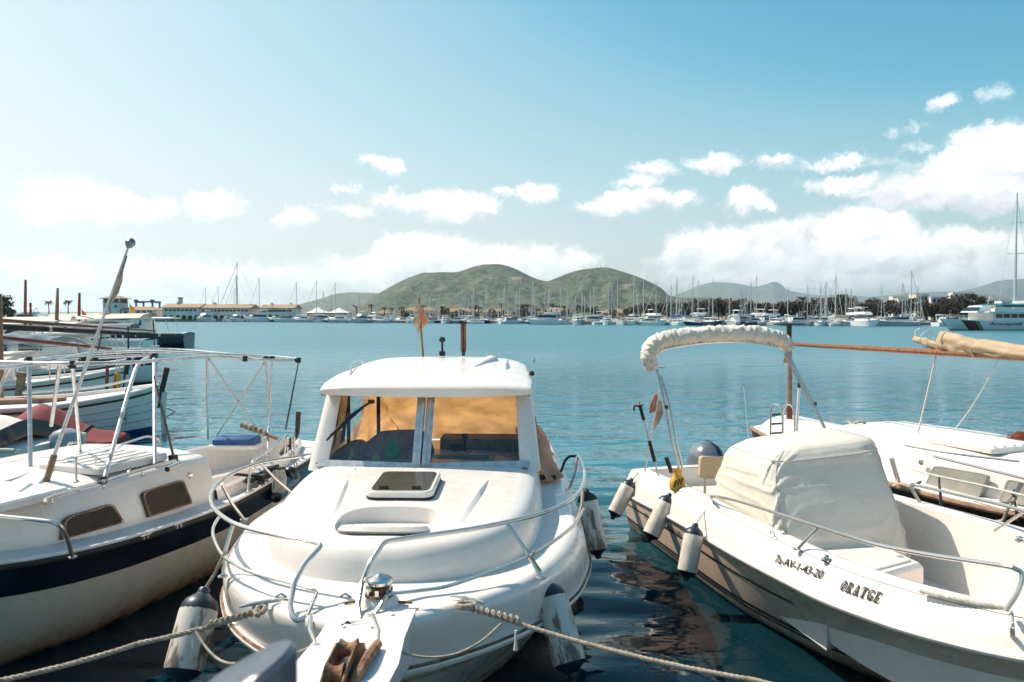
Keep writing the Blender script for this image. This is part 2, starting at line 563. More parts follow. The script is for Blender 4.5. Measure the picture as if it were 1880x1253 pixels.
class Hull:
    """Hull surface P(t, s, side): t from stern 0 to bow 1, s from keel 0 to sheer 1 (waterline at s=.3)."""

    def __init__(h, L, sheer_b, sheer_z, wl_b, rake=.5, draft=.3, flare=1.5, stern_rake=0.0, bilge=.6):
        h.L = L; h.sb = tab(sheer_b); h.sz = tab(sheer_z); h.wb = tab(wl_b)
        h.rake = rake; h.draft = draft; h.flare = flare; h.srake = stern_rake; h.bilge = bilge

    def P(h, t, s, side=1, off=0.0):
        p = h._p(t, s)
        if off:
            e = 1e-3
            a = h._p(min(t + e, 1), s) - h._p(max(t - e, 0), s)
            b = h._p(t, min(s + e, 1)) - h._p(t, max(s - e, 0))
            n = a.cross(b)
            if n.length > 1e-12:
                n.normalize()
                if n.x < 0: n = -n
                p = p + n * off
        return Vector((p.x * side, p.y, p.z))

    def _p(h, t, s):
        zs, bs, bw = h.sz(t), h.sb(t), h.wb(t)
        if s < .3:
            u = s / .3
            z = -h.draft * (1 - u) * min(1, (1 - t) * 5 + .2)
            x = bw * (u ** h.bilge)
        else:
            u = (s - .3) / .7
            z = zs * u
            fl = lerp(.75, h.flare, min(1, max(0, (t - .2) / .7)))
            x = bw + (bs - bw) * (u ** fl)
        zz = z / max(zs, .01)
        y = t * h.L
        w = max(0, (t - .55) / .45)
        y -= h.rake * (w ** 2) * (1 - zz)
        w2 = max(0, (.3 - t) / .3)
        y += h.srake * w2 * w2 * (1 - zz)
        return Vector((x, y, z))

    def ts(h, n=40): return [1 - (1 - i / n) ** 1.35 for i in range(n + 1)]

    def skin(h, n=40, m=14, transom=True):
        mb = MB()
        ts = h.ts(n)
        for side in (1, -1):
            mb.grid([[h.P(t, j / m, side) for j in range(m + 1)] for t in ts], flip=side < 0)
        if transom:
            ring = [h.P(0, j / m, 1) for j in range(m, -1, -1)] + [h.P(0, j / m, -1) for j in range(1, m + 1)]
            mb.add(ring, [tuple(range(len(ring)))])
        return mb

    def band(h, s0, s1, off=.004, t0=0.0, t1=1.0, n=40, sides=(1, -1), m=3, mb=None):
        mb = mb or MB()
        f0 = s0 if callable(s0) else (lambda t: s0); f1 = s1 if callable(s1) else (lambda t: s1)
        for side in sides:
            rows = []
            for i in range(n + 1):
                t = lerp(t0, t1, i / n)
                rows.append([h.P(t, lerp(f0(t), f1(t), j / m), side, off) for j in range(m + 1)])
            mb.grid(rows, flip=side < 0)
        return mb

    def sz_to_s(h, t, z): return .3 + .7 * z / h.sz(t)

    def rail(h, s, r, off=0.0, t0=0, t1=1, n=48, sides=(1, -1), dz=0, mb=None, seg=8):
        mb = mb or MB()
        f = s if callable(s) else (lambda t: s)
        for side in sides:
            mb.tube([h.P(lerp(t0, t1, i / n), f(lerp(t0, t1, i / n)), side, off) + Vector((0, 0, dz)) for i in range(n + 1)], r, seg)
        return mb

    def deck(h, t0, t1, inset=0.0, camber=.05, z=0.0, n=30, m=8, mb=None):
        """deck sheet closed across the boat between stations, its edge inset from the sheer."""
        mb = mb or MB(); rows = []
        for i in range(n + 1):
            t = lerp(t0, t1, i / n)
            p = h.P(t, 1); b = max(p.x - inset, .001)
            rows.append([Vector((b * (2 * j / m - 1), p.y, p.z + z + camber * (1 - (2 * j / m - 1) ** 2) * min(1, b / .6))) for j in range(m + 1)])
        mb.grid(rows)
        return mb

    def side_deck(h, t0, t1, inner, z=0.0, drop=0.0, n=24, mb=None, z_in=0.0, sides=(1, -1)):
        """side deck from the sheer in to half-breadth inner(t); with drop, a wall goes down to a cockpit sole."""
        mb = mb or MB()
        for side in sides:
            rows = []
            for i in range(n + 1):
                t = lerp(t0, t1, i / n); p = h.P(t, 1)
                b = min(inner(t), p.x - .001)
                row = [Vector((p.x * side, p.y, p.z + z)), Vector((lerp(p.x, b, .5) * side, p.y, p.z + z + z_in * .7)), Vector(((b + .02) * side, p.y, p.z + z + z_in)), Vector((b * side, p.y, p.z + z + z_in - .02))]
                if drop: row.append(Vector(((b - .02) * side, p.y, p.z + z - drop)))
                rows.append(row)
            mb.grid(rows, flip=side > 0)
        return mb


def rope_mesh(path, r, turns_per_m=28, strands=3, n=6, mb=None):
    """laid rope: strands twisted about the path."""
    mb = mb or MB()
    P = [Vector(p) for p in path]
    # resample
    seg = [0]
    for i in range(1, len(P)): seg.append(seg[-1] + (P[i] - P[i - 1]).length)
    tot = seg[-1]; step = max(r * 1.1, tot / 700); m = max(8, int(tot / step))
    Q = []; j = 0
    for i in range(m + 1):
        d = tot * i / m
        while j < len(seg) - 2 and seg[j + 1] < d: j += 1
        t = (d - seg[j]) / max(seg[j + 1] - seg[j], 1e-9)
        Q.append(P[j].lerp(P[j + 1], t))
    prev = None
    U = []
    for i in range(m + 1):
        d = (Q[min(i + 1, m)] - Q[max(i - 1, 0)]).normalized()
        if prev is None:
            u = d.cross(Vector((0, 0, 1)))
            if u.length < .05: u = d.cross(Vector((1, 0, 0)))
        else: u = prev - d * prev.dot(d)
        u.normalize(); prev = u
        U.append((u, d.cross(u)))
    for k in range(strands):
        path2 = []
        for i in range(m + 1):
            a = 2 * math.pi * (k / strands + tot * i / m * turns_per_m / strands)
            path2.append(Q[i] + (U[i][0] * math.cos(a) + U[i][1] * math.sin(a)) * r * .5)
        mb.tube(path2, r * .58, n)
    return mb


def sag(a, b, drop, n=24):
    a, b = Vector(a), Vector(b)
    return [a.lerp(b, i / n) - Vector((0, 0, drop * 4 * (i / n) * (1 - i / n))) for i in range(n + 1)]


def cut(o, mb):
    """take the shape mb out of object o."""
    c = mb.build('cutter', o.data.materials[0] if o.data.materials else None, None)
    c.matrix_world = o.matrix_world
    c.parent = o.parent
    md = o.modifiers.new('cut', 'BOOLEAN'); md.operation = 'DIFFERENCE'; md.object = c; md.solver = 'EXACT'
    bpy.context.view_layer.update()
    dg = bpy.context.evaluated_depsgraph_get()
    me = bpy.data.meshes.new_from_object(o.evaluated_get(dg))
    o.modifiers.remove(md)
    old = o.data; o.data = me; me.name = old.name
    me.polygons.foreach_set('use_smooth', [True] * len(me.polygons)); me.set_sharp_from_angle(angle=R(38))
    bpy.data.objects.remove(c)


def fender(loc, tip, r, m_body, m_end, label, group, lanyard, name='fender', number=None, ropem=None):
    """a hanging fender from its top eye (world) towards tip, with its lanyard tied at lanyard (world)."""
    a, b = Vector(loc), Vector(tip); d = b - a; ln = d.length
    q = d.to_track_quat('-Z', 'Y')
    o = bpy.data.objects.new(name, None); COL.objects.link(o)
    o.location = a; o.rotation_mode = 'QUATERNION'; o.rotation_quaternion = q; o.empty_display_size = .2
    tag(o, label, 'fender', group)
    e = r * .72
    MB().lathe([(r * .97, -ln + e * 1.1), (r, -ln + e * 1.4), (r, -e * 1.75), (r * .97, -e * 1.5)], 20).build('body', m_body, o)
    for nm, sgn, zz in (('top_cap', 1, 0), ('bottom_cap', -1, -ln)):
        M = Matrix.Translation((0, 0, zz)) @ (Matrix() if sgn > 0 else Matrix.Rotation(math.pi, 4, 'X'))
        mb = MB().lathe([(r * .985, -e * 1.52), (r * .96, -e * 1.2), (r * .80, -e * .8), (r * .5, -e * .5), (r * .33, -e * .3), (r * .30, 0.0), (r * .22, .01)], 18, M)
        mb.build(nm, m_end, o)
    inv = q.inverted()
    L_ = [inv @ (Vector(p) - a) for p in lanyard]
    rope_mesh([(0, 0, -.01)] + [tuple(p) for p in L_], .008 if r < .09 else .010, 60, 3, 5).build('lanyard', ropem or ROPE, o)
    return o


def text_flat(txt, size=1.0, bold=0.0, shear=0.0, space=1.0):
    """outline of a word as flat triangles in its own xy plane, from the built-in font."""
    cu = bpy.data.curves.new('lettering', 'FONT')
    cu.body = txt; cu.size = size; cu.offset = bold; cu.shear = shear; cu.space_character = space
    cu.resolution_u = 3
    ob = bpy.data.objects.new('lettering', cu)
    COL.objects.link(ob)
    dg = bpy.context.evaluated_depsgraph_get()
    me = bpy.data.meshes.new_from_object(ob.evaluated_get(dg))
    bm = bmesh.new(); bm.from_mesh(me)
    bmesh.ops.triangulate(bm, faces=bm.faces)
    V = [v.co.copy() for v in bm.verts]; Fc = [tuple(v.index for v in f.verts) for f in bm.faces]
    bm.free()
    bpy.data.objects.remove(ob); bpy.data.curves.remove(cu); bpy.data.meshes.remove(me)
    return V, Fc

# ------------------------------------------------------------------ materials
STEEL = mat('stainless_steel', (.66, .63, .58), .2, .72, var=.4, vscale=9, col2=(.36, .25, .16), thr=(.55, .8))
ALU = mat('aluminium', (.72, .70, .67), .38, .55, var=.25, vscale=14)
WHITE = gelcoat('white_gelcoat', wl=0, streak=.08, dirtamt=.22)
WHITE2 = gelcoat('white_gelcoat_old', (.78, .74, .69), wl=0, streak=.18, dirtamt=.5)
NONSKID = mat('nonskid_deck', (.76, .725, .68), .6, var=.25, vscale=5, col2=(.58, .53, .45), bump=.25, bscale=220)
HULLW = gelcoat('white_hull', (.80, .76, .71), wl=.22, stain=(.44, .30, .16))
HULLCREAM = gelcoat('cream_hull', (.78, .725, .60), wl=.30, stain=(.42, .19, .06), streak=.12)
HULLC2 = gelcoat('ivory_hull', (.74, .555, .415), wl=.10, stain=(.30, .19, .10), streak=.10)
NAVY = mat('navy_paint', (.012, .020, .036), .22, var=.5, vscale=3, coat=.3)
BLACK = mat('black_plastic', (.018, .018, .02), .4, var=.3)
BLACKRUB = mat('black_rubber', (.025, .024, .024), .7, var=.3)
GREYRUB = mat('grey_rub_strip', (.30, .28, .26), .6, var=.4)
GOLDLINE = mat('beige_rub_strip', (.55, .45, .33), .5, var=.3, vscale=8)
WOOD = mat('varnished_wood', (.30, .115, .035), .3, var=.8, vscale=6, col2=(.14, .045, .016), stretch=(6, 6, .8), coat=.5)
WOODR = mat('red_brown_spar', (.22, .045, .022), .4, var=.7, vscale=5, col2=(.11, .025, .015), stretch=(3, 3, .8))
WOODD = mat('dark_wood', (.062, .035, .024), .5, var=.6, vscale=6)
WOODP = mat('weathered_wood', (.34, .21, .12), .7, var=.8, vscale=7, col2=(.17, .09, .05), bump=.3, bscale=60)
CANVAS = mat('beige_canvas', (.62, .56, .46), .85, var=.5, vscale=3.5, col2=(.46, .39, .29), bump=.35, bscale=9)
CANVASW = mat('pale_canvas', (.68, .635, .55), .85, var=.45, vscale=4, col2=(.56, .53, .44), bump=.35, bscale=10)
ROPE = mat('rope', (.50, .42, .32), .85, var=.7, vscale=30, col2=(.27, .20, .13), bump=.3, bscale=200)
ROPEW = mat('white_rope', (.68, .64, .56), .85, var=.5, vscale=30, col2=(.42, .36, .28))
FENDERW = mat('dirty_fender_vinyl', (.66, .60, .52), .5, var=.95, vscale=7, col2=(.15, .095, .055), stretch=(2.2, 2.2, .8), thr=(.46, .62), detail=9)
FENDERC = mat('clean_fender_vinyl', (.74, .70, .63), .4, var=.6, vscale=6, col2=(.40, .29, .20), thr=(.48, .75), detail=8)
FENDERN = mat('fender_end_navy', (.012, .03, .045), .4, var=.4)
FENDERB = mat('fender_blue', (.03, .16, .30), .35, var=.4)
TEALPAD = mat('blue_vinyl', (.008, .085, .27), .38, var=.3, vscale=6)
CUSH = mat('white_vinyl_cushion', (.70, .65, .58), .5, var=.4, vscale=6, col2=(.48, .40, .31))
BEIGEV = mat('beige_vinyl', (.55, .42, .26), .5, var=.3)
RUST = mat('rusty_iron', (.16, .065, .03), .75, var=.9, vscale=14, col2=(.36, .21, .11), bump=.4, bscale=80)
CHROME = mat('worn_chrome', (.70, .69, .66), .14, 1.0, var=.4, vscale=16, col2=(.40, .33, .26))
REDC = mat('red_cover_cloth', (.20, .022, .022), .8, var=.5, vscale=5, col2=(.17, .022, .026), bump=.3, bscale=12)
ORANGE = mat('orange_vinyl', (.75, .14, .02), .5, var=.3)
YELLOW = mat('yellow_cloth', (.75, .42, .05), .8, var=.3)
FLAGR = mat('faded_red_cloth', (.62, .16, .085), .85, var=.6, vscale=8, col2=(.70, .36, .22))
FLAGP = mat('faded_pale_cloth', (.70, .50, .36), .85, var=.5, vscale=9)
OBGREY = mat('grey_metallic_cowl', (.20, .225, .25), .28, .35, var=.25, vscale=6, coat=.6)
OBDARK = mat('dark_blue_cowl', (.016, .022, .045), .2, .2, coat=.6)
INK = mat('black_lettering', (.012, .011, .012), .5)
WINDK = mat('smoked_acrylic', (.022, .016, .013), .08, spec=.6, coat=.5)
WINBR = mat('bronze_frame', (.20, .115, .06), .5, .3, var=.8, vscale=18, col2=(.09, .05, .03))
GALV = mat('galvanised_steel', (.32, .33, .34), .4, .8, var=.4, vscale=12)
FARWHITE = mat('far_white_paint', (.76, .755, .74), .35, var=.12, vscale=.5)
FARGREY = mat('far_grey_paint', (.42, .44, .46), .4, var=.2, vscale=.5)
FARDARK = mat('far_dark_glass', (.02, .025, .032), .12)
FARNAVY = mat('far_navy_paint', (.02, .035, .08), .3)
FARBLUE = mat('far_blue_canvas', (.02, .10, .30), .7)
FARTAN = mat('far_tan_canvas', (.42, .33, .22), .8)
FARMAST = mat('far_mast', (.60, .59, .56), .4, .4)
FARWOOD = mat('far_wood', (.22, .12, .07), .6)


def glass_mat(name, tint, rough=.02, alpha=.35):
    """window pane: part clear, part reflecting."""
    m = bpy.data.materials.new(name); m.use_nodes = True
    nt = m.node_tree; N, L = nt.nodes, nt.links
    N.clear()
    out = N.new('ShaderNodeOutputMaterial')
    tr = N.new('ShaderNodeBsdfTransparent'); tr.inputs[0].default_value = (*tint, 1)
    gl = N.new('ShaderNodeBsdfGlossy'); gl.inputs['Roughness'].default_value = rough
    fr = N.new('ShaderNodeFresnel'); fr.inputs[0].default_value = 1.5
    mx = N.new('ShaderNodeMixShader')
    L.new(fr.outputs[0], mx.inputs[0]); L.new(tr.outputs[0], mx.inputs[1]); L.new(gl.outputs[0], mx.inputs[2])
    L.new(mx.outputs[0], out.inputs[0])
    MATS[name] = m
    return m


GLASS = glass_mat('screen_glass', (.93, .95, .93))
GLASSG = glass_mat('green_side_glass', (.35, .75, .68))
GLASSA = glass_mat('bronze_side_glass', (.40, .34, .25))


def canvas_backlit(name, col, tr):
    """thin cloth that lets the sun glow through."""
    m = bpy.data.materials.new(name); m.use_nodes = True
    nt = m.node_tree; N, L = nt.nodes, nt.links
    b = N['Principled BSDF']
    tc = N.new('ShaderNodeTexCoord')
    n = N.new('ShaderNodeTexNoise'); n.inputs['Scale'].default_value = 4; n.inputs['Detail'].default_value = 7
    L.new(tc.outputs['Object'], n.inputs['Vector'])
    mr = N.new('ShaderNodeMapRange'); L.new(n.outputs[0], mr.inputs[0]); mr.inputs[1].default_value = .35; mr.inputs[2].default_value = .75
    mx = N.new('ShaderNodeMix'); mx.data_type = 'RGBA'
    L.new(mr.outputs[0], mx.inputs[0]); mx.inputs[6].default_value = (*col, 1); mx.inputs[7].default_value = (*(c * .48 for c in col), 1)
    L.new(mx.outputs[2], b.inputs['Base Color']); b.inputs['Roughness'].default_value = .9
    t = N.new('ShaderNodeBsdfTranslucent')
    mt = N.new('ShaderNodeMix'); mt.data_type = 'RGBA'; mt.blend_type = 'MULTIPLY'; mt.inputs[0].default_value = 1
    L.new(mx.outputs[2], mt.inputs[6]); mt.inputs[7].default_value = (*tr, 1)
    L.new(mt.outputs[2], t.inputs[0])
    ms = N.new('ShaderNodeMixShader'); ms.inputs[0].default_value = .6
    L.new(b.outputs[0], ms.inputs[1]); L.new(t.outputs[0], ms.inputs[2])
    n3 = N.new('ShaderNodeTexNoise'); n3.inputs['Scale'].default_value = 7; n3.inputs['Detail'].default_value = 3
    L.new(tc.outputs['Object'], n3.inputs['Vector'])
    bp = N.new('ShaderNodeBump'); bp.inputs['Strength'].default_value = .9; bp.inputs['Distance'].default_value = .05
    L.new(n3.outputs[0], bp.inputs['Height']); L.new(bp.outputs[0], b.inputs['Normal'])
    L.new(ms.outputs[0], N['Material Output'].inputs[0])
    MATS[name] = m
    return m


TENT = canvas_backlit('tent_canvas', (.82, .71, .55), (.92, .55, .27))

# ------------------------------------------------------------------ the setting: water, land, hills, haze
def water_material():
    m = bpy.data.materials.new('harbour_water'); m.use_nodes = True
    nt = m.node_tree; N, L = nt.nodes, nt.links
    b = N['Principled BSDF']
    b.inputs['Base Color'].default_value = (.003, .026, .035, 1)
    b.inputs['Roughness'].default_value = .035
    b.inputs['IOR'].default_value = 1.333
    geo = N.new('ShaderNodeNewGeometry')

    def nz(scale, stretch, detail, rot=0.0, rough=.5):
        mp = N.new('ShaderNodeMapping'); mp.inputs['Scale'].default_value = stretch; mp.inputs['Rotation'].default_value = (0, 0, rot)
        L.new(geo.outputs['Position'], mp.inputs[0])
        n = N.new('ShaderNodeTexNoise'); n.inputs['Scale'].default_value = scale; n.inputs['Detail'].default_value = detail
        n.inputs['Roughness'].default_value = rough
        L.new(mp.outputs[0], n.inputs['Vector'])
        return n.outputs[0]

    def mul(a, k):
        n = N.new('ShaderNodeMath'); n.operation = 'MULTIPLY'
        L.new(a, n.inputs[0])
        if isinstance(k, float): n.inputs[1].default_value = k
        else: L.new(k, n.inputs[1])
        return n.outputs[0]

    def add(a, c):
        n = N.new('ShaderNodeMath'); n.operation = 'ADD'; L.new(a, n.inputs[0]); L.new(c, n.inputs[1]); return n.outputs[0]
    # slow swell, wavelets, fine ruffle; the ruffle comes and goes in patches (cat's-paws)
    # the ripple is calmer in the shelter of the moored boats than out in the open harbour
    sp = N.new('ShaderNodeSeparateXYZ'); L.new(geo.outputs['Position'], sp.inputs[0])
    opn = N.new('ShaderNodeMapRange'); opn.interpolation_type = 'SMOOTHSTEP'
    L.new(sp.outputs[1], opn.inputs[0])
    for i, x in enumerate((6.0, 22.0, .16, 1.0)): opn.inputs[i + 1].default_value = x
    patch = N.new('ShaderNodeMapRange'); patch.interpolation_type = 'SMOOTHSTEP'
    L.new(nz(.045, (.5, 1.4, 1), 3, .1), patch.inputs[0])
    for i, x in enumerate((.38, .64, .35, 1.0)): patch.inputs[i + 1].default_value = x
    h = add(mul(nz(.7, (.55, 1.1, 1), 2, .25), .20), mul(mul(nz(2.4, (.6, 1.25, 1), 3, -.15), .085), opn.outputs[0]))
    h = add(h, mul(mul(mul(nz(8.5, (.55, 1.2, 1), 3, .1), .022), patch.outputs[0]), opn.outputs[0]))
    rg = N.new('ShaderNodeMapRange'); rg.interpolation_type = 'SMOOTHSTEP'; L.new(sp.outputs[1], rg.inputs[0])
    for i, x in enumerate((8.0, 70.0, .03, .30)): rg.inputs[i + 1].default_value = x      # wavelets too small to model far out
    L.new(rg.outputs[0], b.inputs['Roughness'])
    # boat shade painted into the water colour near the quay, brighter turquoise farther out
    shade_fade = N.new('ShaderNodeMapRange'); shade_fade.interpolation_type = 'SMOOTHSTEP'
    wob = add(sp.outputs[1], mul(nz(.35, (1, 1, 1), 3), 3.0)); L.new(wob, shade_fade.inputs[0])
    for i, x in enumerate((7.5, 15.0, 0.0, 1.0)): shade_fade.inputs[i + 1].default_value = x
    bc = N.new('ShaderNodeMix'); bc.data_type = 'RGBA'; L.new(shade_fade.outputs[0], bc.inputs[0])
    bc.inputs[6].default_value = (.003, .022, .032, 1); bc.inputs[7].default_value = (.042, .18, .225, 1)
    L.new(bc.outputs[2], b.inputs['Base Color'])
    bp = N.new('ShaderNodeBump'); bp.inputs['Strength'].default_value = 1.3; bp.inputs['Distance'].default_value = 1.0
    L.new(h, bp.inputs['Height']); L.new(bp.outputs[0], b.inputs['Normal'])
    MATS['harbour_water'] = m
    return m


WATER = water_material()
mb = MB()
xs = [-22000, -3000, -300, -40, 0, 40, 300, 3000, 22000]
ys = [-60, 0, 20, 60, 150, 400, 1500, 6000, 24000]
mb.grid([[Vector((x, y, 0)) for x in xs] for y in ys])
tag(mb.build('water', WATER), 'calm blue harbour water between the moored boats and the far shore', 'water', kind='structure')

STONE = mat('quay_stone', (.32, .29, .25), .85, var=.5, vscale=2.5, col2=(.20, .17, .14), bump=.4, bscale=30)
EARTH = mat('far_ground', (.23, .20, .15), .95, var=.6, vscale=.02, col2=(.12, .13, .07))

mb = MB()   # the quay the photographer stands on, its edge just below the frame
mb.box((0, -3.0, .05), (60, 9.6, 1.5)); mb.box((0, 1.62, .74), (60, .5, .16))
tag(mb.build('quay', STONE), 'stone quay in the foreground under the camera', 'quay', kind='structure')

FRONT = tab([(-400, 400), (100, 385), (300, 372), (460, 370), (560, 335), (660, 300), (800, 275), (1000, 245), (1240, 214), (1500, 200), (1740, 190), (2300, 180)])


def shore(px, back=0.0):
    Y = FRONT(px) + back
    return Vector(((px - 940) / FPX * Y, Y, 0))


def back_of(px): return 0.0 if px < 470 else (62.0 if px > 560 else lerp(0, 62, (px - 470) / 90))


mb = MB()
rows = []
pxs = list(range(-500, 2400, 60))
edge = [shore(p, back_of(p)) for p in pxs]
rows = [[e + Vector((0, 0, -1)) for e in edge], [e + Vector((0, 0, 1.1)) for e in edge], [e + Vector((0, 0, 1.12)) * 1 + Vector((e.x, e.y, 0)).normalized() * 14 for e in edge],
        [Vector((e.x * 2, e.y * 2, 2.2)) for e in edge], [Vector((e.x * 6, e.y * 6, 4)) for e in edge], [Vector((e.x * 60, e.y * 60, 6)) for e in edge]]
mb.grid(rows)
tag(mb.build('far_shore', EARTH), 'low far shore behind the marina', 'shore', kind='structure')

mb = MB()   # the harbour arm on the left where the small boats lie
ol = [(-14, 6), (-13.2, 13), (-17, 24), (-30, 45), (-48, 70), (-74, 105), (-120, 160), (-260, 160), (-60, 6)]
mb.prism([(x, y) for x, y in ol], 1.6, Matrix.Translation((0, 0, -.8)))
tag(mb.build('harbour_arm', STONE), 'stone harbour arm behind the small boats on the left', 'quay', kind='structure')


def hill_mat(name, c1, c2, c3, scale):
    m = bpy.data.materials.new(name); m.use_nodes = True
    nt = m.node_tree; N, L = nt.nodes, nt.links
    b = N['Principled BSDF']; b.inputs['Roughness'].default_value = .95; b.inputs['Specular IOR Level'].default_value = .1
    geo = N.new('ShaderNodeNewGeometry')

    def nz(s, d=8, r=.65, dist=0):
        n = N.new('ShaderNodeTexNoise'); n.inputs['Scale'].default_value = s; n.inputs['Detail'].default_value = d; n.inputs['Roughness'].default_value = r
        n.inputs['Distortion'].default_value = dist
        L.new(geo.outputs['Position'], n.inputs['Vector']); return n.outputs[0]

    def mr(v, a, b_):
        r = N.new('ShaderNodeMapRange'); r.interpolation_type = 'SMOOTHSTEP'; L.new(v, r.inputs[0]); r.inputs[1].default_value = a; r.inputs[2].default_value = b_; return r.outputs[0]

    def mix(f, a, c):
        mx = N.new('ShaderNodeMix'); mx.data_type = 'RGBA'; L.new(f, mx.inputs[0])
        if isinstance(a, tuple): mx.inputs[6].default_value = (*a, 1)
        else: L.new(a, mx.inputs[6])
        mx.inputs[7].default_value = (*c, 1); return mx.outputs[2]
    c = mix(mr(nz(scale), .46, .55), c1, c2)
    c = mix(mr(nz(scale * .35, 9, .7, .6), .54, .68), c, c3)
    L.new(c, b.inputs['Base Color'])
    bp = N.new('ShaderNodeBump'); bp.inputs['Strength'].default_value = .9; bp.inputs['Distance'].default_value = 1.2 / scale * .25
    L.new(nz(scale * 1.3), bp.inputs['Height']); L.new(bp.outputs[0], b.inputs['Normal'])
    return m


HILLM = hill_mat('scrub_hillside', (.105, .115, .058), (.035, .050, .024), (.24, .22, .18), .030)
MOUNTM = hill_mat('far_mountain', (.09, .10, .06), (.06, .07, .05), (.2, .19, .17), .004)


def ridge(name, prof, Y, depth_f, depth_b, m, nx, nv, rough, seed, label):
    """a ridge whose crest follows the outline seen from the harbour, with spurs and gullies running down its flanks."""
    f = tab(prof)
    px0, px1 = prof[0][0], prof[-1][0]
    rows = []
    for j in range(nv + 1):
        v = j / nv * 2 - 1                      # -1 front foot, 0 crest, 1 back foot
        row = []
        for i in range(nx + 1):
            px = lerp(px0, px1, i / nx)
            top = at(px, f(px), Y)
            h = max(top.z, 1.0)
            x0, y0 = top.x, Y
            yy = y0 + (depth_f if v < 0 else depth_b) * v
            k = 1 - abs(v)
            sp_ = noise.fractal(Vector((x0 * rough, seed, yy * rough * .45)), .9, 2.1, 6)
            sp2 = 1 - abs(noise.noise(Vector((x0 * rough * 1.6, yy * rough * .5, seed + 3)))) * 1.7
            shape = (k ** 1.15)
            amp = 4 * k * (1 - k) + .02
            z = h * (shape + amp * (.20 * sp_ + .12 * (sp2 - .4)) + k * .012 * noise.noise(Vector((x0 * rough * 11, yy * rough * 9, seed))))
            z = min(z, h * (.995 - .25 * abs(v)) + 0) if abs(v) > .01 else h * (1 + .02 * sp_)
            row.append(Vector((x0 * yy / y0 if v < 0 else x0, yy, max(z, -1 if k < .02 else .5))))
        rows.append(row)
    o = MB().grid(rows).build(name, m, smooth=80, merge=0)
    return tag(o, label, 'hill', kind='structure')


ridge('hills', [(640, 577), (665, 560), (700, 537), (730, 520), (760, 506), (782, 500), (832, 500), (868, 490), (890, 485), (908, 484), (930, 488), (955, 498), (985, 512), (1003, 516),
                (1022, 510), (1045, 501), (1075, 495), (1112, 492), (1140, 498), (1180, 512), (1212, 528), (1232, 544), (1262, 547), (1300, 546), (1335, 556), (1380, 574)],
      3200, 850, 900, HILLM, 340, 110, .0042, 2.0, 'green scrub covered twin hills behind the marina')
ridge('low_hill', [(500, 579), (545, 561), (590, 548), (620, 539), (645, 537), (680, 538), (740, 545), (800, 565)],
      6500, 1200, 1500, HILLM, 80, 30, .002, 5.0, 'low blue hill left of the twin hills')
ridge('mountains', [(1130, 577), (1200, 556), (1254, 537), (1290, 522), (1310, 518), (1345, 520), (1372, 525), (1390, 527), (1405, 523), (1424, 518), (1433, 522), (1446, 533), (1475, 539), (1507, 543), (1545, 541),
                    (1598, 545), (1640, 541), (1670, 538), (1715, 536), (1742, 535), (1775, 541), (1797, 530), (1833, 516), (1870, 513), (1930, 508), (2000, 530), (2200, 560)],
      13500, 3500, 3000, MOUNTM, 220, 50, .0011, 9.0, 'pale blue mountain range far away on the right')
ridge('near_mountain_foot', [(1560, 572), (1660, 556), (1720, 548), (1780, 540), (1815, 541), (1860, 548), (1940, 556), (2100, 570)],
      7000, 1500, 1500, MOUNTM, 70, 24, .0016, 12.0, 'hazy foothill below the mountains on the right')
ridge('distant_coast', [(-400, 574), (-100, 573), (60, 574), (150, 573), (300, 575), (420, 576), (560, 577)],
      9000, 900, 900, MOUNTM, 60, 12, .002, 15.0, 'thin line of distant coast on the left')

# summit masts on the right-hand hill
for px, hgt in ((1096, 18), (1103, 14), (1113, 17)):
    b0 = at(px, 494, 3200)
    mb = MB().rod(b0 - Vector((0, 0, 6)), b0 + Vector((0, 0, hgt)), 1.1, 5).box(b0 + Vector((0, 0, hgt * .7)), (2.6, 2.6, 2.2))
    tag(mb.build('radio_mast', FARGREY), 'thin radio mast on the right hill top, %s of three' % {1096: 'leftmost', 1103: 'middle', 1113: 'rightmost'}[px], 'mast', 'radio masts on the hill')

# the air: one even volume round everything
HAZE_D = 7e-5
hz = bpy.data.materials.new('haze_air'); hz.use_nodes = True
nt = hz.node_tree; nt.nodes.clear()
out = nt.nodes.new('ShaderNodeOutputMaterial'); pv = nt.nodes.new('ShaderNodeVolumePrincipled')
pv.inputs['Color'].default_value = (.76, .91, 1.0, 1); pv.inputs['Density'].default_value = HAZE_D; pv.inputs['Anisotropy'].default_value = .6
nt.links.new(pv.outputs[0], out.inputs['Volume'])
mb = MB().box((0, 10800, 374), (46000, 27600, 752))
tag(mb.build('haze', hz, smooth=0), 'thin blue haze over the bay', 'haze', kind='stuff')

# ------------------------------------------------------------------ far shore: buildings, trees, marina
PLASTER = mat('white_plaster', (.74, .72, .68), .85, var=.25, vscale=.6)
PLASTERT = mat('tan_plaster', (.55, .44, .31), .85, var=.25, vscale=.6)
TILE = mat('clay_roof_tiles', (.40, .27, .15), .85, var=.6, vscale=1.6, col2=(.28, .17, .09))
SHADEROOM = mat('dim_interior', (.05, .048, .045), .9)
WINDOWF = mat('window_frame_paint', (.30, .30, .30), .6)
BLUEPAINT = mat('blue_steel_paint', (.010, .09, .30), .4)
TENTW = mat('white_membrane', (.78, .78, .77), .6)
LEAFD = mat('dark_pine_foliage', (.050, .042, .020), .8, var=.8, vscale=.9, col2=(.085, .062, .030))
LEAFB = mat('brown_pine_foliage', (.070, .045, .022), .8, var=.8, vscale=.9, col2=(.11, .068, .032))
LEAFG = mat('palm_foliage', (.060, .055, .022), .7, var=.6, vscale=1.5, col2=(.10, .075, .03))
BARK = mat('bark', (.10, .065, .04), .9, var=.5, vscale=3)


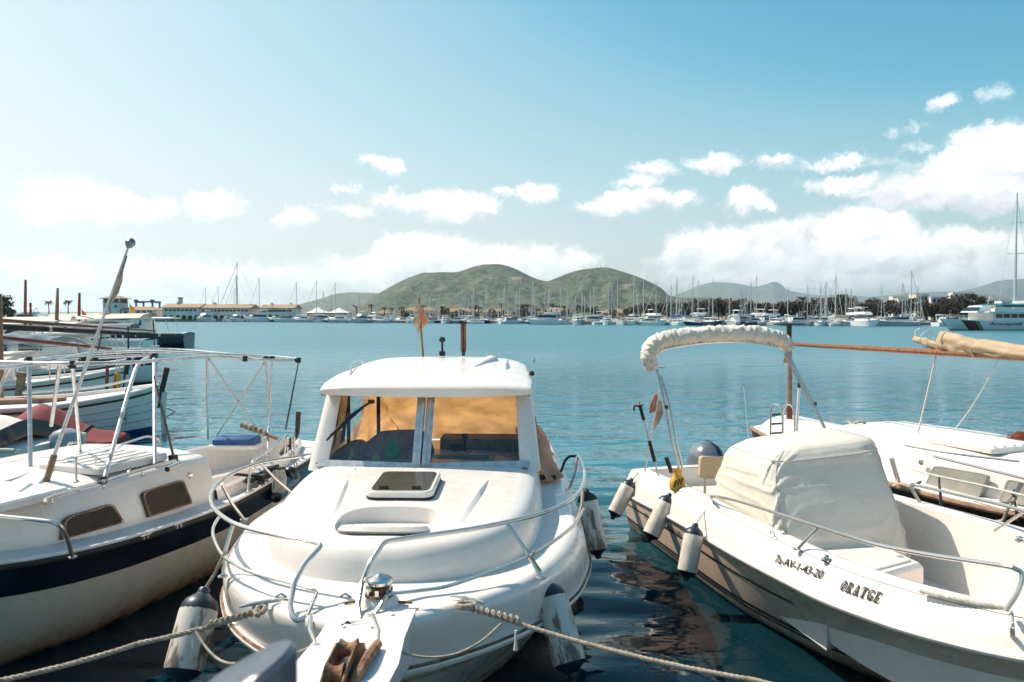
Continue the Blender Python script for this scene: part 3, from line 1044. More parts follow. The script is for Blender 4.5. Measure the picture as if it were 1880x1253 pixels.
def facing(px, Y):
    """rotation about z that turns a thing's front (-y) towards the harbour mouth at the camera side."""
    x = (px - 940) / FPX * Y
    return math.atan2(-x, Y) * .6


def ground_at(px, Y): return Vector(((px - 940) / FPX * Y, Y, 1.1))


def window_row(parent, n, x0, x1, z, w, h, y, m=None):
    for i in range(n):
        x = lerp(x0, x1, (i + .5) / n)
        wn = MB().box((x, y, z), (w + .24, .10, h + .24)).build('window', WINDOWF, parent, smooth=0)
        MB().box((x, y - .055, z), (w, .06, h)).build('pane', m or FARDARK, wn, smooth=0)


def hip_roof(mb, w, d, z, h, over, inset):
    W, D = w / 2 + over, d / 2 + over
    a, b = W - inset, max(D - inset, .05)
    V = [(-W, -D, z), (W, -D, z), (W, D, z), (-W, D, z), (-a, -b, z + h), (a, -b, z + h), (a, b, z + h), (-a, b, z + h)]
    V += [(x, y, zz - .22) for x, y, zz in V[:4]]
    return mb.add(V, [(0, 1, 5, 4), (1, 2, 6, 5), (2, 3, 7, 6), (3, 0, 4, 7), (4, 5, 6, 7), (8, 9, 1, 0), (9, 10, 2, 1), (10, 11, 3, 2), (11, 8, 0, 3), (11, 10, 9, 8)])


def arch_wall(mb, x0, x1, z0, z1, bays, pier, spring, y, thick):
    """front wall with a row of round-headed openings."""
    bw = (x1 - x0) / bays
    for i in range(bays):
        a = x0 + i * bw; b = a + bw
        l, r_ = a + pier / 2, b - pier / 2
        cx, rad = (l + r_) / 2, (r_ - l) / 2
        rad_z = min(rad, (z1 - z0) - spring - .25)
        arc = [(cx - rad * math.cos(t), z0 + spring + rad_z * math.sin(t)) for t in [math.pi * k / 10 for k in range(11)]]
        for yy, fl in ((y, False), (y + thick, True)):
            mb.grid([[Vector((px_, yy, pz_)) for px_, pz_ in arc], [Vector((px_, yy, z1)) for px_, _ in arc]], flip=fl)
            mb.add([(a, yy, z0), (l, yy, z0), (l, yy, z1), (a, yy, z1)], [(0, 1, 2, 3)]); mb.add([(r_, yy, z0), (b, yy, z0), (b, yy, z1), (r_, yy, z1)], [(0, 1, 2, 3)])
        path = [(l, z0)] + arc + [(r_, z0)]
        mb.grid([[Vector((p, y, z)) for p, z in path], [Vector((p, y + thick, z)) for p, z in path]])
    return mb


def long_building(px0, px1, Y, bays, label, hgt=6.0, wins=12, arches=True):
    a, b = ground_at(px0, Y), ground_at(px1, Y)
    w = (b - a).length; c = (a + b) / 2
    d = 13.0
    o = empty('harbour_building', (c.x, c.y + d / 2, 0), 0, label, 'building')
    mb = MB()
    x0, x1 = -w / 2, w / 2; zg = 1.1; zm = zg + hgt * .52; zt = zg + hgt
    if arches:
        arch_wall(mb, x0, x1, zg, zm, bays, .9, (zm - zg) * .35, -d / 2, .5)
    else: mb.box((0, -d / 2 + .25, (zg + zm) / 2), (w, .5, zm - zg))
    mb.box((0, -d / 2 + .26, (zm + zt) / 2), (w, .52, zt - zm))
    mb.box((x0 + .25, .3, (zg + zt) / 2), (.5, d - .7, zt - zg)); mb.box((x1 - .25, .3, (zg + zt) / 2), (.5, d - .7, zt - zg)); mb.box((0, d / 2, (zg + zt) / 2), (w, .3, zt - zg))
    mb.build('wall', PLASTER, o)
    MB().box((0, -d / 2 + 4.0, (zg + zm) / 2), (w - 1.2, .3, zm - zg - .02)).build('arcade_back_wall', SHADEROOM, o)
    r_ = MB()
    hr = 1.9
    V = [(x0 - .5, -d / 2 - .7, zt), (x1 + .5, -d / 2 - .7, zt), (x1 + .5, d / 2 + .7, zt), (x0 - .5, d / 2 + .7, zt), (x0 - .5, 0, zt + hr), (x1 + .5, 0, zt + hr)]
    r_.add(V + [(x, y, z - .25) for x, y, z in V[:4]], [(0, 1, 5, 4), (2, 3, 4, 5), (0, 4, 3), (1, 2, 5), (6, 7, 1, 0), (7, 8, 2, 1), (8, 9, 3, 2), (9, 6, 0, 3), (9, 8, 7, 6)])
    ro = r_.build('roof', TILE, o, smooth=0)
    rng = random.Random(int(px0))
    for k in range(2):
        MB().box((rng.uniform(x0 + 3, x1 - 3), rng.uniform(-1, 1), zt + hr + .2), (.8, .8, 1.4)).build('chimney', PLASTER, ro)
    window_row(o, wins, x0 + 1, x1 - 1, zt - 1.35, 1.3, .85, -d / 2 - .02)
    return o


long_building(298, 366, 374, 6, 'long white harbour building with arcade and tiled roof, nearest the tower', 5.9, 8)
long_building(366.8, 460, 375, 8, 'long white arcaded building with tiled roof behind the motor yachts', 5.7, 12)
long_building(478, 540, 378, 5, 'white tiled building with one row of small windows left of the tent roof', 5.6, 9)

# control tower
Y = 372
c = (ground_at(189, Y) + ground_at(221, Y)) / 2
o = empty('control_tower', (c.x, c.y + 4, 0), 0, 'square white harbour control tower with overhanging tiled roof', 'tower')
w = 8.2
mb = MB()
arch_wall(mb, -w / 2, w / 2, 1.1, 5.2, 2, 2.0, 1.6, -4, .4)
mb.box((0, -3.8, 7.3), (w, .4, 4.2)); mb.box((-w / 2 + .2, .2, 5.25), (.4, 7.6, 8.3)); mb.box((w / 2 - .2, .2, 5.25), (.4, 7.6, 8.3)); mb.box((0, 3.9, 5.25), (w, .3, 8.3))
mb.box((0, 0, 9.3), (w, 8, .3))
for sx in (-1, 1):
    for sy in (-1, 1): mb.box((sx * (w / 2 - .3), sy * 3.7, 10.4), (.6, .6, 2.0))
mb.box((0, -3.7, 10.4), (.5, .5, 2.0))
mb.build('wall', PLASTER, o)
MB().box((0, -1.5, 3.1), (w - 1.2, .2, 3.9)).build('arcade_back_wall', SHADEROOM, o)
MB().box((0, .1, 10.4), (w - 1.0, 7.0, 1.95)).build('lookout_glass', FARDARK, o)
hip_roof(MB(), w, 8, 11.4, 1.3, 1.3, 3.6).build('roof', TILE, o, smooth=0)
for x, z in ((-2.6, 7.6), (2.2, 7.6)):
    wn = MB().box((x, -4.03, z), (1.2, .1, 1.6)).build('window', WINDOWF, o); MB().box((x, -4.09, z), (.95, .06, 1.35)).build('pane', FARDARK, wn)

# low wing beside the tower
c = (ground_at(222, Y) + ground_at(284, Y)) / 2
o = empty('harbour_office', (c.x, c.y + 5, 0), 0, 'low harbour office with brown tiled roof between tower and arcade building', 'building')
MB().box((0, 0, 3.4), (16.4, 9, 4.6)).build('wall', PLASTER, o)
hip_roof(MB(), 16.4, 9, 5.7, 1.7, .6, 4.0).build('roof', TILE, o, smooth=0)
window_row(o, 5, -7.5, 7.5, 4.4, 1.6, 1.3, -4.52)
window_row(o, 4, -6.5, 7.5, 2.1, 1.9, 1.6, -4.52)

# blue boat hoist
c = (ground_at(236, 384) + ground_at(267, 384)) / 2
o = empty('boat_hoist', (c.x, c.y + 12, 0), 0, 'blue travelling boat hoist rising behind the harbour office', 'hoist')
for sx in (-1, 1):
    l_ = MB()
    for yy in (-4, 4): l_.box((sx * 4.2, yy, 5.6), (.7, .7, 9.0))
    l_.box((sx * 4.2, 0, 10.0), (.9, 9.4, 1.0)).box((sx * 4.2, -4, 10.4), (1.5, 1.5, 1.7))
    l_.build('side_frame', BLUEPAINT, o)
    for yy in (-4, 4): MB().lathe([(.8, -.3), (.8, .3)], 12, Matrix.Translation((sx * 4.2, yy, 1.9)) @ Matrix.Rotation(math.pi / 2, 4, 'Y')).build('wheel', BLACKRUB, o)
MB().box((0, -4, 10.1), (7.6, .7, .8)).build('cross_beam', BLUEPAINT, o)

# chimney of the power station beyond, tent roof, low sheds
b0 = ground_at(332, 900)
o = empty('chimney_stack', (b0.x, b0.y, 0), 0, 'pale chimney stack standing beyond the arcade building', 'chimney')
MB().lathe([(3.0, 0), (2.5, 22), (2.5, 24)], 16).build('shaft', FARGREY, o)
MB().lathe([(3.0, 24), (3.0, 25.2), (2.2, 25.4)], 16).build('collar', FARDARK, o)

a, b = ground_at(558, 420), ground_at(637, 420); c = (a + b) / 2
o = empty('tent_hall', (c.x, c.y + 8, 0), 0, 'white tent roofed hall below the low hill', 'hall')
mb = MB(); w = (b - a).length
for i in range(2):
    cx = (-.25 + .5 * i) * w; hw = w * .25
    for yy0, yy1 in ((-8, 0), (0, 8)):
        rows = []
        for k in range(9):
            t = k / 8; x = cx + lerp(-hw, hw, t); zr = 5.0 + 3.0 * (1 - abs(2 * t - 1)) ** 1.4 * (.85 if i else 1)
            rows.append([Vector((x, yy0, 4.6 if yy0 < 0 else zr)), Vector((x, (yy0 + yy1) / 2, lerp(4.6 if yy0 < 0 else zr, zr if yy1 == 0 else 4.6, .5) - .3)), Vector((x, yy1, zr if yy1 == 0 else 4.6))])
        mb.grid(rows)
mb.build('roof', TENTW, o)
MB().box((0, 2, 3.0), (w * .96, 9, 3.6)).build('wall', PLASTERT, o)


def shed(px0, px1, Y, hgt, m, roofm, label, wins=5, floors=1, flat=False):
    a, b = ground_at(px0, Y), ground_at(px1, Y); c = (a + b) / 2; w = (b - a).length; d = max(7.0, min(12, w * .6))
    o = empty('house', (c.x, c.y + d / 2, 0), facing((px0 + px1) / 2, Y) * .5, label, 'building')
    MB().box((0, 0, 1.1 + hgt / 2), (w, d, hgt)).build('wall', m, o)
    if flat:
        mb = MB().box((0, 0, 1.1 + hgt + .12), (w + .3, d + .3, .24)); mb.build('roof', m, o)
    else: hip_roof(MB(), w, d, 1.1 + hgt + .22, min(1.8, w * .12 + .6), .45, min(d / 2 - .3, 3.2)).build('roof', roofm, o, smooth=0)
    fh = hgt / floors
    for k in range(floors):
        window_row(o, wins, -w / 2 + .5, w / 2 - .5, 1.1 + fh * (k + .55), min(1.3, w / wins * .5), fh * .42, -d / 2 - .02)
        if flat and k > 0:
            MB().box((0, -d / 2 - .6, 1.1 + fh * k + .05), (w * .9, 1.2, .16)).build('balcony', m, o)
    return o


SHEDS = [
    (690, 716, 420, 3.0, PLASTER, TILE, 'small white waterside house with tiled roof nearest the tent hall', 3, 1, False),
    (742, 800, 380, 4.2, PLASTER, TILE, 'white two windowed-row clubhouse behind the flag', 6, 1, False),
    (806, 880, 372, 3.6, PLASTERT, TILE, 'long tan clubhouse with tiled roof left of the palms', 8, 1, False),
    (886, 934, 360, 3.2, PLASTER, TILE, 'low white pavilion with tiled roof below the left hill peak', 5, 1, False),
    (938, 986, 350, 4.4, PLASTER, PLASTER, 'white flat roofed bar below the saddle of the hills', 5, 1, True),
    (992, 1050, 345, 3.0, PLASTERT, TILE, 'tan tiled building below the left slope of the right hill', 6, 1, False),
    (1108, 1150, 330, 2.8, PLASTERT, TILE, 'low tan house at the left end of the dark pines', 4, 1, False),
    (1432, 1452, 300, 6.4, PLASTER, PLASTER, 'narrow white apartment block left of the tall palm', 3, 2, True),
    (1546, 1572, 295, 8.4, PLASTERT, PLASTERT, 'cream three storey apartment block among the pines', 3, 3, True),
    (1592, 1612, 300, 6.6, PLASTER, PLASTER, 'small white block half hidden by pines', 2, 2, True),
    (1652, 1676, 290, 8.2, PLASTER, PLASTER, 'white three storey block left of the paired white blocks', 3, 3, True),
    (1684, 1706, 285, 9.6, PLASTER, PLASTER, 'tall white block left of the tour boat bow', 3, 3, True),
    (1712, 1738, 295, 8.8, PLASTER, PLASTER, 'white block directly behind the tour boat bow', 3, 3, True),
    (1752, 1790, 420, 14.5, PLASTER, PLASTER, 'white hotel showing above the tour boat wheelhouse', 4, 4, True),
    (1640, 1668, 520, 15.0, PLASTER, PLASTER, 'pale distant hotel on the rise behind the pines', 4, 4, True),
]
for s_ in SHEDS: shed(*s_)


# ---- trees
def crown_mesh(name, seed, rx, rz, clumps, leaves, m, leaf=.42, flat=1.0):
    rng = random.Random(seed); V = []; Fc = []
    cl = []
    for i in range(clumps):
        while True:
            p = Vector((rng.uniform(-1, 1), rng.uniform(-1, 1), rng.uniform(-1, 1)))
            if .25 < p.length < 1: break
        p = p.normalized() * (p.length ** .5)
        cl.append((Vector((p.x * rx, p.y * rx, p.z * rz * flat)), rng.uniform(.28, .5) * min(rx, rz)))
    for c, r_ in cl:
        for k in range(leaves):
            d = Vector((rng.gauss(0, 1), rng.gauss(0, 1), rng.gauss(0, .8))).normalized() * r_ * rng.uniform(.45, 1.05)
            q = c + d; n = Vector((rng.gauss(0, 1), rng.gauss(0, 1), rng.gauss(.4, 1))).normalized()
            u = n.orthogonal().normalized(); u.rotate(Matrix.Rotation(rng.uniform(0, 6.28), 3, n)); w = n.cross(u)
            s_ = leaf * rng.uniform(.6, 1.3); i0 = len(V)
            V += [q + u * s_, q + w * s_ * .55, q - u * s_ * .9, q - w * s_ * .5]
            Fc.append((i0, i0 + 1, i0 + 2, i0 + 3))
    mb = MB(); mb.add(V, Fc)
    return mb.mesh(name, m, smooth=0, merge=0), cl


def trunk_mesh(name, seed, h, r0, cl, base):
    rng = random.Random(seed); mb = MB()
    mb.tube(spline([(0, 0, -.3), (rng.uniform(-.15, .15), 0, h * .5), (rng.uniform(-.2, .2), rng.uniform(-.2, .2), h)], 4), [lerp(r0, r0 * .6, i / 8) for i in range(9)], 7)
    for c, r_ in cl[:7]:
        e = c + Vector((0, 0, base)); s0 = Vector((0, 0, h * rng.uniform(.7, .95)))
        mb.tube([s0, s0.lerp(e, .55) + Vector((0, 0, -.2)), e], [r0 * .5, r0 * .35, r0 * .12], 5)
    return mb.mesh(name, BARK, 40)


TREE_KINDS = []
for i, (rx, rz, h, m, fl) in enumerate([(3.0, 2.3, 5.0, LEAFD, .9), (2.5, 2.8, 4.4, LEAFB, 1.0), (3.6, 2.0, 5.6, LEAFD, .8), (2.2, 2.5, 4.0, LEAFB, 1.0), (2.8, 3.2, 4.6, LEAFD, 1.0)]):
    cm, cl = crown_mesh('crown', 40 + i, rx, rz, 26, 34, m, .36, fl)
    TREE_KINDS.append((cm, trunk_mesh('trunk', 60 + i, h, .22, cl, h), h))


def tree(px, Y, top, kind, label, group, zb=1.1):
    cm, tm, h = TREE_KINDS[kind]
    tot = h + [2.1, 2.8, 1.6, 2.5, 3.2][kind]
    s_ = (top - zb) / tot
    p = ground_at(px, Y)
    o = empty('pine_tree', (p.x, p.y, zb), rnd.uniform(0, 6.28), label, 'tree', group)
    o.scale = (s_ * rnd.uniform(.95, 1.2), s_ * rnd.uniform(.95, 1.2), s_)
    t = bpy.data.objects.new('trunk', tm); c = bpy.data.objects.new('crown', cm)
    for q in (t, c): COL.objects.link(q); q.parent = o
    c.location = (0, 0, h)
    return o


ORD = ['first', 'second', 'third', 'fourth', 'fifth', 'sixth', 'seventh', 'eighth', 'ninth', 'tenth', 'eleventh', 'twelfth', 'thirteenth', 'fourteenth', 'fifteenth', 'sixteenth', 'seventeenth', 'eighteenth', 'nineteenth']
TENS = {20: ('twentieth', 'twenty'), 30: ('thirtieth', 'thirty'), 40: ('fortieth', 'forty'), 50: ('fiftieth', 'fifty'), 60: ('sixtieth', 'sixty'), 70: ('seventieth', 'seventy')}


def nth(i):
    i += 1
    if i < 20: return ORD[i - 1]
    t = i // 10 * 10
    return TENS[t][0] if i == t else TENS[t][1] + ' ' + ORD[i - t - 1]


TOPS = tab([(1150, 566), (1200, 560), (1240, 556), (1290, 553), (1330, 552), (1370, 556), (1400, 557), (1450, 553), (1490, 554), (1530, 548), (1546, 546), (1570, 556), (1600, 552), (1640, 558), (1680, 552), (1705, 556), (1730, 550), (1760, 547), (1790, 545), (1830, 552), (1870, 560)])
front_trees = []
px = 1152.0
while px < 1770:
    front_trees.append(px); px += rnd.uniform(9.5, 14.5)
for i, px in enumerate(front_trees):
    Y = FRONT(px) + 72 + rnd.uniform(0, 8)
    top = at(px, TOPS(px) + rnd.uniform(-3, 5), Y).z
    tree(px, Y, top, rnd.randrange(5), '%s pine from the left in the dark tree belt behind the marina' % nth(i), 'pines behind the marina')
back_trees = [1180, 1228, 1275, 1318, 1362, 1408, 1466, 1502, 1552, 1606, 1634, 1698, 1748, 1782, 1806]
for i, px in enumerate(back_trees):
    Y = FRONT(px) + 95
    top = at(px, TOPS(px) - rnd.uniform(1, 5), Y).z
    tree(px, Y, top, (0, 2, 4)[i % 3], 'taller pine in the second rank of the tree belt, %s from the left' % nth(i), 'pines of the second rank')
for i, px in enumerate([742, 771, 818, 846, 903, 921, 958, 1006, 1040, 1068, 1092, 1124]):
    Y = FRONT(px) + 90
    tree(px, Y, at(px, 566 + rnd.uniform(-4, 5), Y).z, rnd.randrange(5), 'low rounded tree between the clubhouses, %s from the left' % nth(i), 'trees between the clubhouses')
for i, (px, py, Y) in enumerate([(-2, 541, 150), (14, 566, 155)]):
    tree(px, Y, at(px, py, Y).z, (4, 0)[i], ['tall dark tree cut by the left edge of the picture', 'low dark bush like tree beside the tall one at the left edge'][i], 'trees at the left edge')


def frond(mb, base, ang, ln, droop, rng):
    d = Vector((math.cos(ang), math.sin(ang), 0)); side = Vector((-d.y, d.x, 0))
    pts = [base + d * ln * t + Vector((0, 0, ln * (.55 * t - droop * t * t))) for t in (0, .2, .4, .6, .8, 1.0)]
    for i in range(5):
        a, b = pts[i], pts[i + 1]; w = ln * (.16, .2, .19, .15, .09)[i]
        for s_ in (1, -1):
            i0 = [a, b, b + side * s_ * w * .7 - Vector((0, 0, w * .6)) + d * w * .4, a + side * s_ * w - Vector((0, 0, w * .6)) + d * w * .4]
            mb.add(i0, [(0, 1, 2, 3)])


PALMS = []
for i in range(3):
    rng = random.Random(80 + i); h = 6.0
    tm = MB().tube(spline([(0, 0, -.3), (rng.uniform(-.2, .2), 0, h * .5), (rng.uniform(-.3, .3), 0, h)], 4), [lerp(.26, .17, k / 8) for k in range(9)], 7).mesh('trunk', BARK, 40)
    mb = MB()
    for k in range(26): frond(mb, Vector((0, 0, h)), k * 2.4, rng.uniform(1.5, 2.2), rng.uniform(.25, 1.25), rng)
    PALMS.append((tm, mb.mesh('crown', LEAFG, 0, 0), h))


def palm(px, Y, top, kind, label, group, zb=1.1, crown=1.0):
    tm, cm, h = PALMS[kind]
    s_ = (top - zb) / (h + 1.0)
    p = ground_at(px, Y)
    o = empty('palm_tree', (p.x, p.y, zb), rnd.uniform(0, 6.28), label, 'palm', group)
    o.scale = (crown, crown, s_)
    for nm, me in (('trunk', tm), ('crown', cm)):
        q = bpy.data.objects.new(nm, me); COL.objects.link(q); q.parent = o
    return o


for i, px in enumerate([655, 682, 706, 718, 737, 770, 777, 812, 820, 866, 872, 879, 921, 953, 960, 968, 978, 985, 999, 1012, 1022, 1035, 1060, 1072]):
    Y = FRONT(px) + 84
    palm(px, Y, at(px, 558 + rnd.uniform(-5, 6), Y).z, i % 3, '%s palm from the left along the promenade below the twin hills' % nth(i), 'promenade palms', crown=rnd.uniform(.9, 1.15))
Y = 262
palm(1473, Y, at(1473, 541, Y).z, 0, 'tall palm standing above the middle of the pine belt', None, crown=1.15)
Y = 270
palm(1700, Y, at(1700, 561, Y).z, 1, 'broad palm in front of the white blocks near the tour boat', None, crown=1.2)
for px, py, Y, lb in ((90, 549, 330, 'thin tall palm behind the big motor yacht on the left'), (126, 548, 300, 'leaning palm right of the thin tall palm on the left')):
    palm(px, Y, at(px, py, Y).z, 2, lb, None, crown=.95)

# ------------------------------------------------------------------ marina boats on the far side
def far_hull(L, B, z, rake, stern=.85):
    return Hull(L, [(0, B * stern), (.4, B), (.75, B * .78), (.92, B * .34), (1, .02)], [(0, z * .85), (.5, z * .9), (1, z * 1.25)],
                [(0, B * stern * .85), (.4, B * .9), (.75, B * .6), (.95, B * .1), (1, .01)], rake=rake, draft=.4)


def M_(name, mb, m, smooth=35): return (name, mb.mesh(name, m, smooth))


def make_motor(L, B, z, style, hullm):
    h = far_hull(L, B, z, L * .12)
    P = [M_('hull', h.skin(14, 6), hullm), M_('deck', h.deck(0, .995, camber=.12, n=14, m=4), FARWHITE)]
    mb = MB(); cz = z * 1.0
    # cabin as lofted trunk with raked front
    def cab(y0, y1, w0, w1, z0, z1, rakef, rakeb):
        V = [(-w0, y0, z0), (w0, y0, z0), (w1, y1, z0), (-w1, y1, z0), (-w0 * .85, y0 + rakeb, z1), (w0 * .85, y0 + rakeb, z1), (w1 * .75, y1 - rakef, z1), (-w1 * .75, y1 - rakef, z1)]
        return V, [(0, 1, 5, 4), (1, 2, 6, 5), (2, 3, 7, 6), (3, 0, 4, 7), (4, 5, 6, 7), (3, 2, 1, 0)]
    hh = z * (.95 if style != 'fly' else 1.2)
    mb.add(*cab(L * .22, L * .74, B * .72, B * .5, cz, cz + hh, L * .14, L * .02))
    mb.add(*cab(L * .6, L * .9, B * .55, B * .2, cz, cz + hh * .35, L * .08, 0))
    P.append(M_('cabin', mb, FARWHITE))
    g = MB()
    g.add(*cab(L * .24, L * .742, B * .735, B * .52, cz + hh * .42, cz + hh * .85, L * .075, L * .012))
    P.append(M_('cabin_windows', g, FARDARK, 0))
    if style == 'fly':
        f = MB(); f.add(*cab(L * .16, L * .6, B * .7, B * .55, cz + hh, cz + hh * 1.35, L * .06, 0)); f.add(*cab(L * .2, L * .42, B * .6, B * .55, cz + hh * 2.0, cz + hh * 2.1, .1, .1))
        for sx in (-1, 1): f.rod((sx * B * .5, L * .22, cz + hh * 1.3), (sx * B * .5, L * .26, cz + hh * 2.03), .07, 5)
        P.append(M_('flybridge', f, FARWHITE))
    elif style == 'arch':
        f = MB().tube(rounded([(-B * .7, L * .2, cz), (-B * .6, L * .12, cz + hh * 1.5), (B * .6, L * .12, cz + hh * 1.5), (B * .7, L * .2, cz)], .3), .12, 6)
        P.append(M_('radar_arch', f, FARWHITE))
    else:
        f = MB().slab([[Vector((x * B * .7, y, cz + hh * 1.35 + .1 * (1 - x * x))) for x in (-1, 0, 1)] for y in (L * .05, L * .25)], .06)
        for sx in (-1, 1): f.rod((sx * B * .65, L * .07, cz), (sx * B * .6, L * .07, cz + hh * 1.35), .04, 5)
        P.append(M_('canopy', f, FARBLUE if style == 'blue' else FARTAN))
    r_ = MB()
    for sx in (-1, 1):
        pts = [h.P(t, 1, sx) + Vector((-sx * .12, 0, .65)) for t in (.55, .7, .82, .92, .985)]
        r_.tube(pts, .03, 4)
        for p in pts: r_.rod(p - Vector((0, 0, .65)), p, .025, 4)
    P.append(M_('bow_rail', r_, FARMAST))
    return P


def make_sail(L, B, z, mast, hullm, boomm, furl):
    h = far_hull(L, B, z, L * .13, .7)
    P = [M_('hull', h.skin(14, 6), hullm), M_('deck', h.deck(0, .995, camber=.15, n=14, m=4), FARWHITE)]
    c = MB()
    w = B * .55
    V = [(-w, L * .3, z), (w, L * .3, z), (w * .6, L * .74, z * 1.05), (-w * .6, L * .74, z * 1.05), (-w * .85, L * .31, z + .5), (w * .85, L * .31, z + .5), (w * .4, L * .68, z + .4), (-w * .4, L * .68, z + .4)]
    c.add(V, [(0, 1, 5, 4), (1, 2, 6, 5), (2, 3, 7, 6), (3, 0, 4, 7), (4, 5, 6, 7)])
    P.append(M_('cabin', c, FARWHITE))
    for sx in (-1, 1):
        g = MB().slab([[Vector((sx * w * (.97 - .07 * k), L * (.35 + .1 * k), z + .16)), Vector((sx * w * (.945 - .07 * k), L * (.35 + .1 * k), z + .36))] for k in range(4)], .03)
        P.append(M_('cabin_window', g, FARDARK))
    my = L * .56
    P.append(M_('mast', MB().tube([(0, my, z + .3), (0, my, mast * .6), (0, my - .05, mast)], [.13, .115, .085], 6).rod((-B * .5, my, mast * .55), (B * .5, my, mast * .55), .04, 4).rod((-B * .4, my, mast * .78), (B * .4, my, mast * .78), .035, 4), FARMAST))
    P.append(M_('boom', MB().tube([(0, my - .1, z + 1.3), (0, L * .18, z + 1.35)], .09, 6), FARMAST))
    P.append(M_('sail_cover', MB().tube([(0, my - .1, z + 1.65), (0, my - L * .1, z + 1.62), (0, L * .2, z + 1.5)], [.26, .24, .13], 7), boomm))
    st = MB()
    st.rod((0, L * .985, z * 1.25), (0, my, mast * .97), .07 if furl else .025, 5)
    st.rod((0, .1, z), (0, my, mast), .022, 4)
    for sx in (-1, 1): st.rod((sx * B * .92, my - .2, z), (sx * B * .5, my, mast * .55), .022, 4).rod((sx * B * .5, my, mast * .55), (0, my, mast * .98), .02, 4)
    P.append(M_('rigging', st, FARMAST))
    r_ = MB()
    for sx in (-1, 1):
        pts = [h.P(t, 1, sx) + Vector((-sx * .08, 0, .6)) for t in (0.02, .3, .55, .8, .97)]
        r_.tube(pts, .02, 4)
        for p in pts: r_.rod(p - Vector((0, 0, .6)), p, .02, 4)
    P.append(M_('guard_rail', r_, FARMAST))
    return P


MOTOR = [make_motor(8.5, 1.45, 1.05, 'tan', FARWHITE), make_motor(11.5, 1.9, 1.35, 'fly', FARWHITE), make_motor(9.5, 1.6, 1.15, 'arch', FARWHITE),
         make_motor(7.2, 1.3, .95, 'blue', FARWHITE), make_motor(9.0, 1.5, 1.1, 'tan', FARNAVY), make_motor(10.5, 1.75, 1.2, 'arch', FARGREY)]
MOTORN = ['white motor boat with tan canopy', 'white flybridge motor cruiser', 'white sports cruiser with radar arch', 'small white motor boat with blue canopy', 'dark hulled motor boat with tan canopy', 'grey hulled sports cruiser with radar arch']
SAIL = [make_sail(9.5, 1.5, 1.0, 12.2, FARWHITE, FARBLUE, True), make_sail(11.0, 1.7, 1.1, 14.0, FARWHITE, FARTAN, True), make_sail(12.5, 1.85, 1.2, 15.6, FARWHITE, FARWHITE, True),
        make_sail(10.5, 1.6, 1.05, 13.2, FARNAVY, FARBLUE, False), make_sail(8.2, 1.35, .9, 10.6, FARWHITE, FARTAN, False)]
SAILN = ['white sloop with blue sail cover', 'white sloop with tan sail cover', 'large white sloop with white sail cover', 'dark hulled sloop with blue sail cover', 'small white sloop with tan sail cover']


def place_far(name, parts, loc, rz, sc, label, cat, group=None):
    o = empty(name, loc, rz, label, cat, group)
    o.scale = (sc, sc, sc)
    for nm, me in parts:
        q = bpy.data.objects.new(nm, me); COL.objects.link(q); q.parent = o
    return o


# heading: local +y is the bow
row_a = []          # front row: (px, kind index, motor?)
px = 566.0
while px < 1718:
    motor = rnd.random() < .66
    row_a.append((px, motor, rnd.randrange(6 if motor else 5)))
    px += rnd.uniform(17, 31)
nm_, ns_ = 0, 0
for px, motor, k in row_a:
    Y = FRONT(px) + rnd.uniform(-2, 5)
    p = Vector(((px - 940) / FPX * Y, Y, 0))
    rz = rnd.choice((1, -1)) * R(rnd.uniform(48, 88)) if rnd.random() < .75 else R(180 + rnd.uniform(-25, 25))
    if motor:
        L_ = place_far('motor_boat', MOTOR[k], p, rz, rnd.uniform(.85, 1.1), '%s, %s motor boat from left, marina front row' % (MOTORN[k], nth(nm_)), 'motorboat', 'front row motor boats'); nm_ += 1
    else:
        place_far('sailing_yacht', SAIL[k], p, rz, rnd.uniform(.8, 1.0), '%s, %s yacht from left, marina front row' % (SAILN[k], nth(ns_)), 'sailboat', 'front row sailing yachts'); ns_ += 1
for rank, (back, step, lbl) in enumerate(((17, (24, 40), 'second row'), (34, (22, 36), 'third row'), (50, (26, 42), 'back row'))):
    px = 600.0 + rank * 7; i = 0; j = 0
    while px < 1712:
        Y = FRONT(px) + back + rnd.uniform(-3, 3)
        p = Vector(((px - 940) / FPX * Y, Y, 0)); rz = R(rnd.choice((0, 180, 70, -70)) + rnd.uniform(-18, 18))
        if rnd.random() < (.80 if px < 1330 else .42):
            k = rnd.randrange(5)
            place_far('sailing_yacht', SAIL[k], p, rz, rnd.uniform(.78, 1.12), '%s, %s mast from left, marina %s' % (SAILN[k], nth(i), lbl), 'sailboat', 'sailing yachts of the ' + lbl); i += 1
        else:
            k = rnd.randrange(6)
            place_far('motor_boat', MOTOR[k], p, rz, rnd.uniform(.85, 1.1), '%s, %s motor boat from left, marina %s' % (MOTORN[k], nth(j), lbl), 'motorboat', 'motor boats of the ' + lbl); j += 1
        px += rnd.uniform(*step)

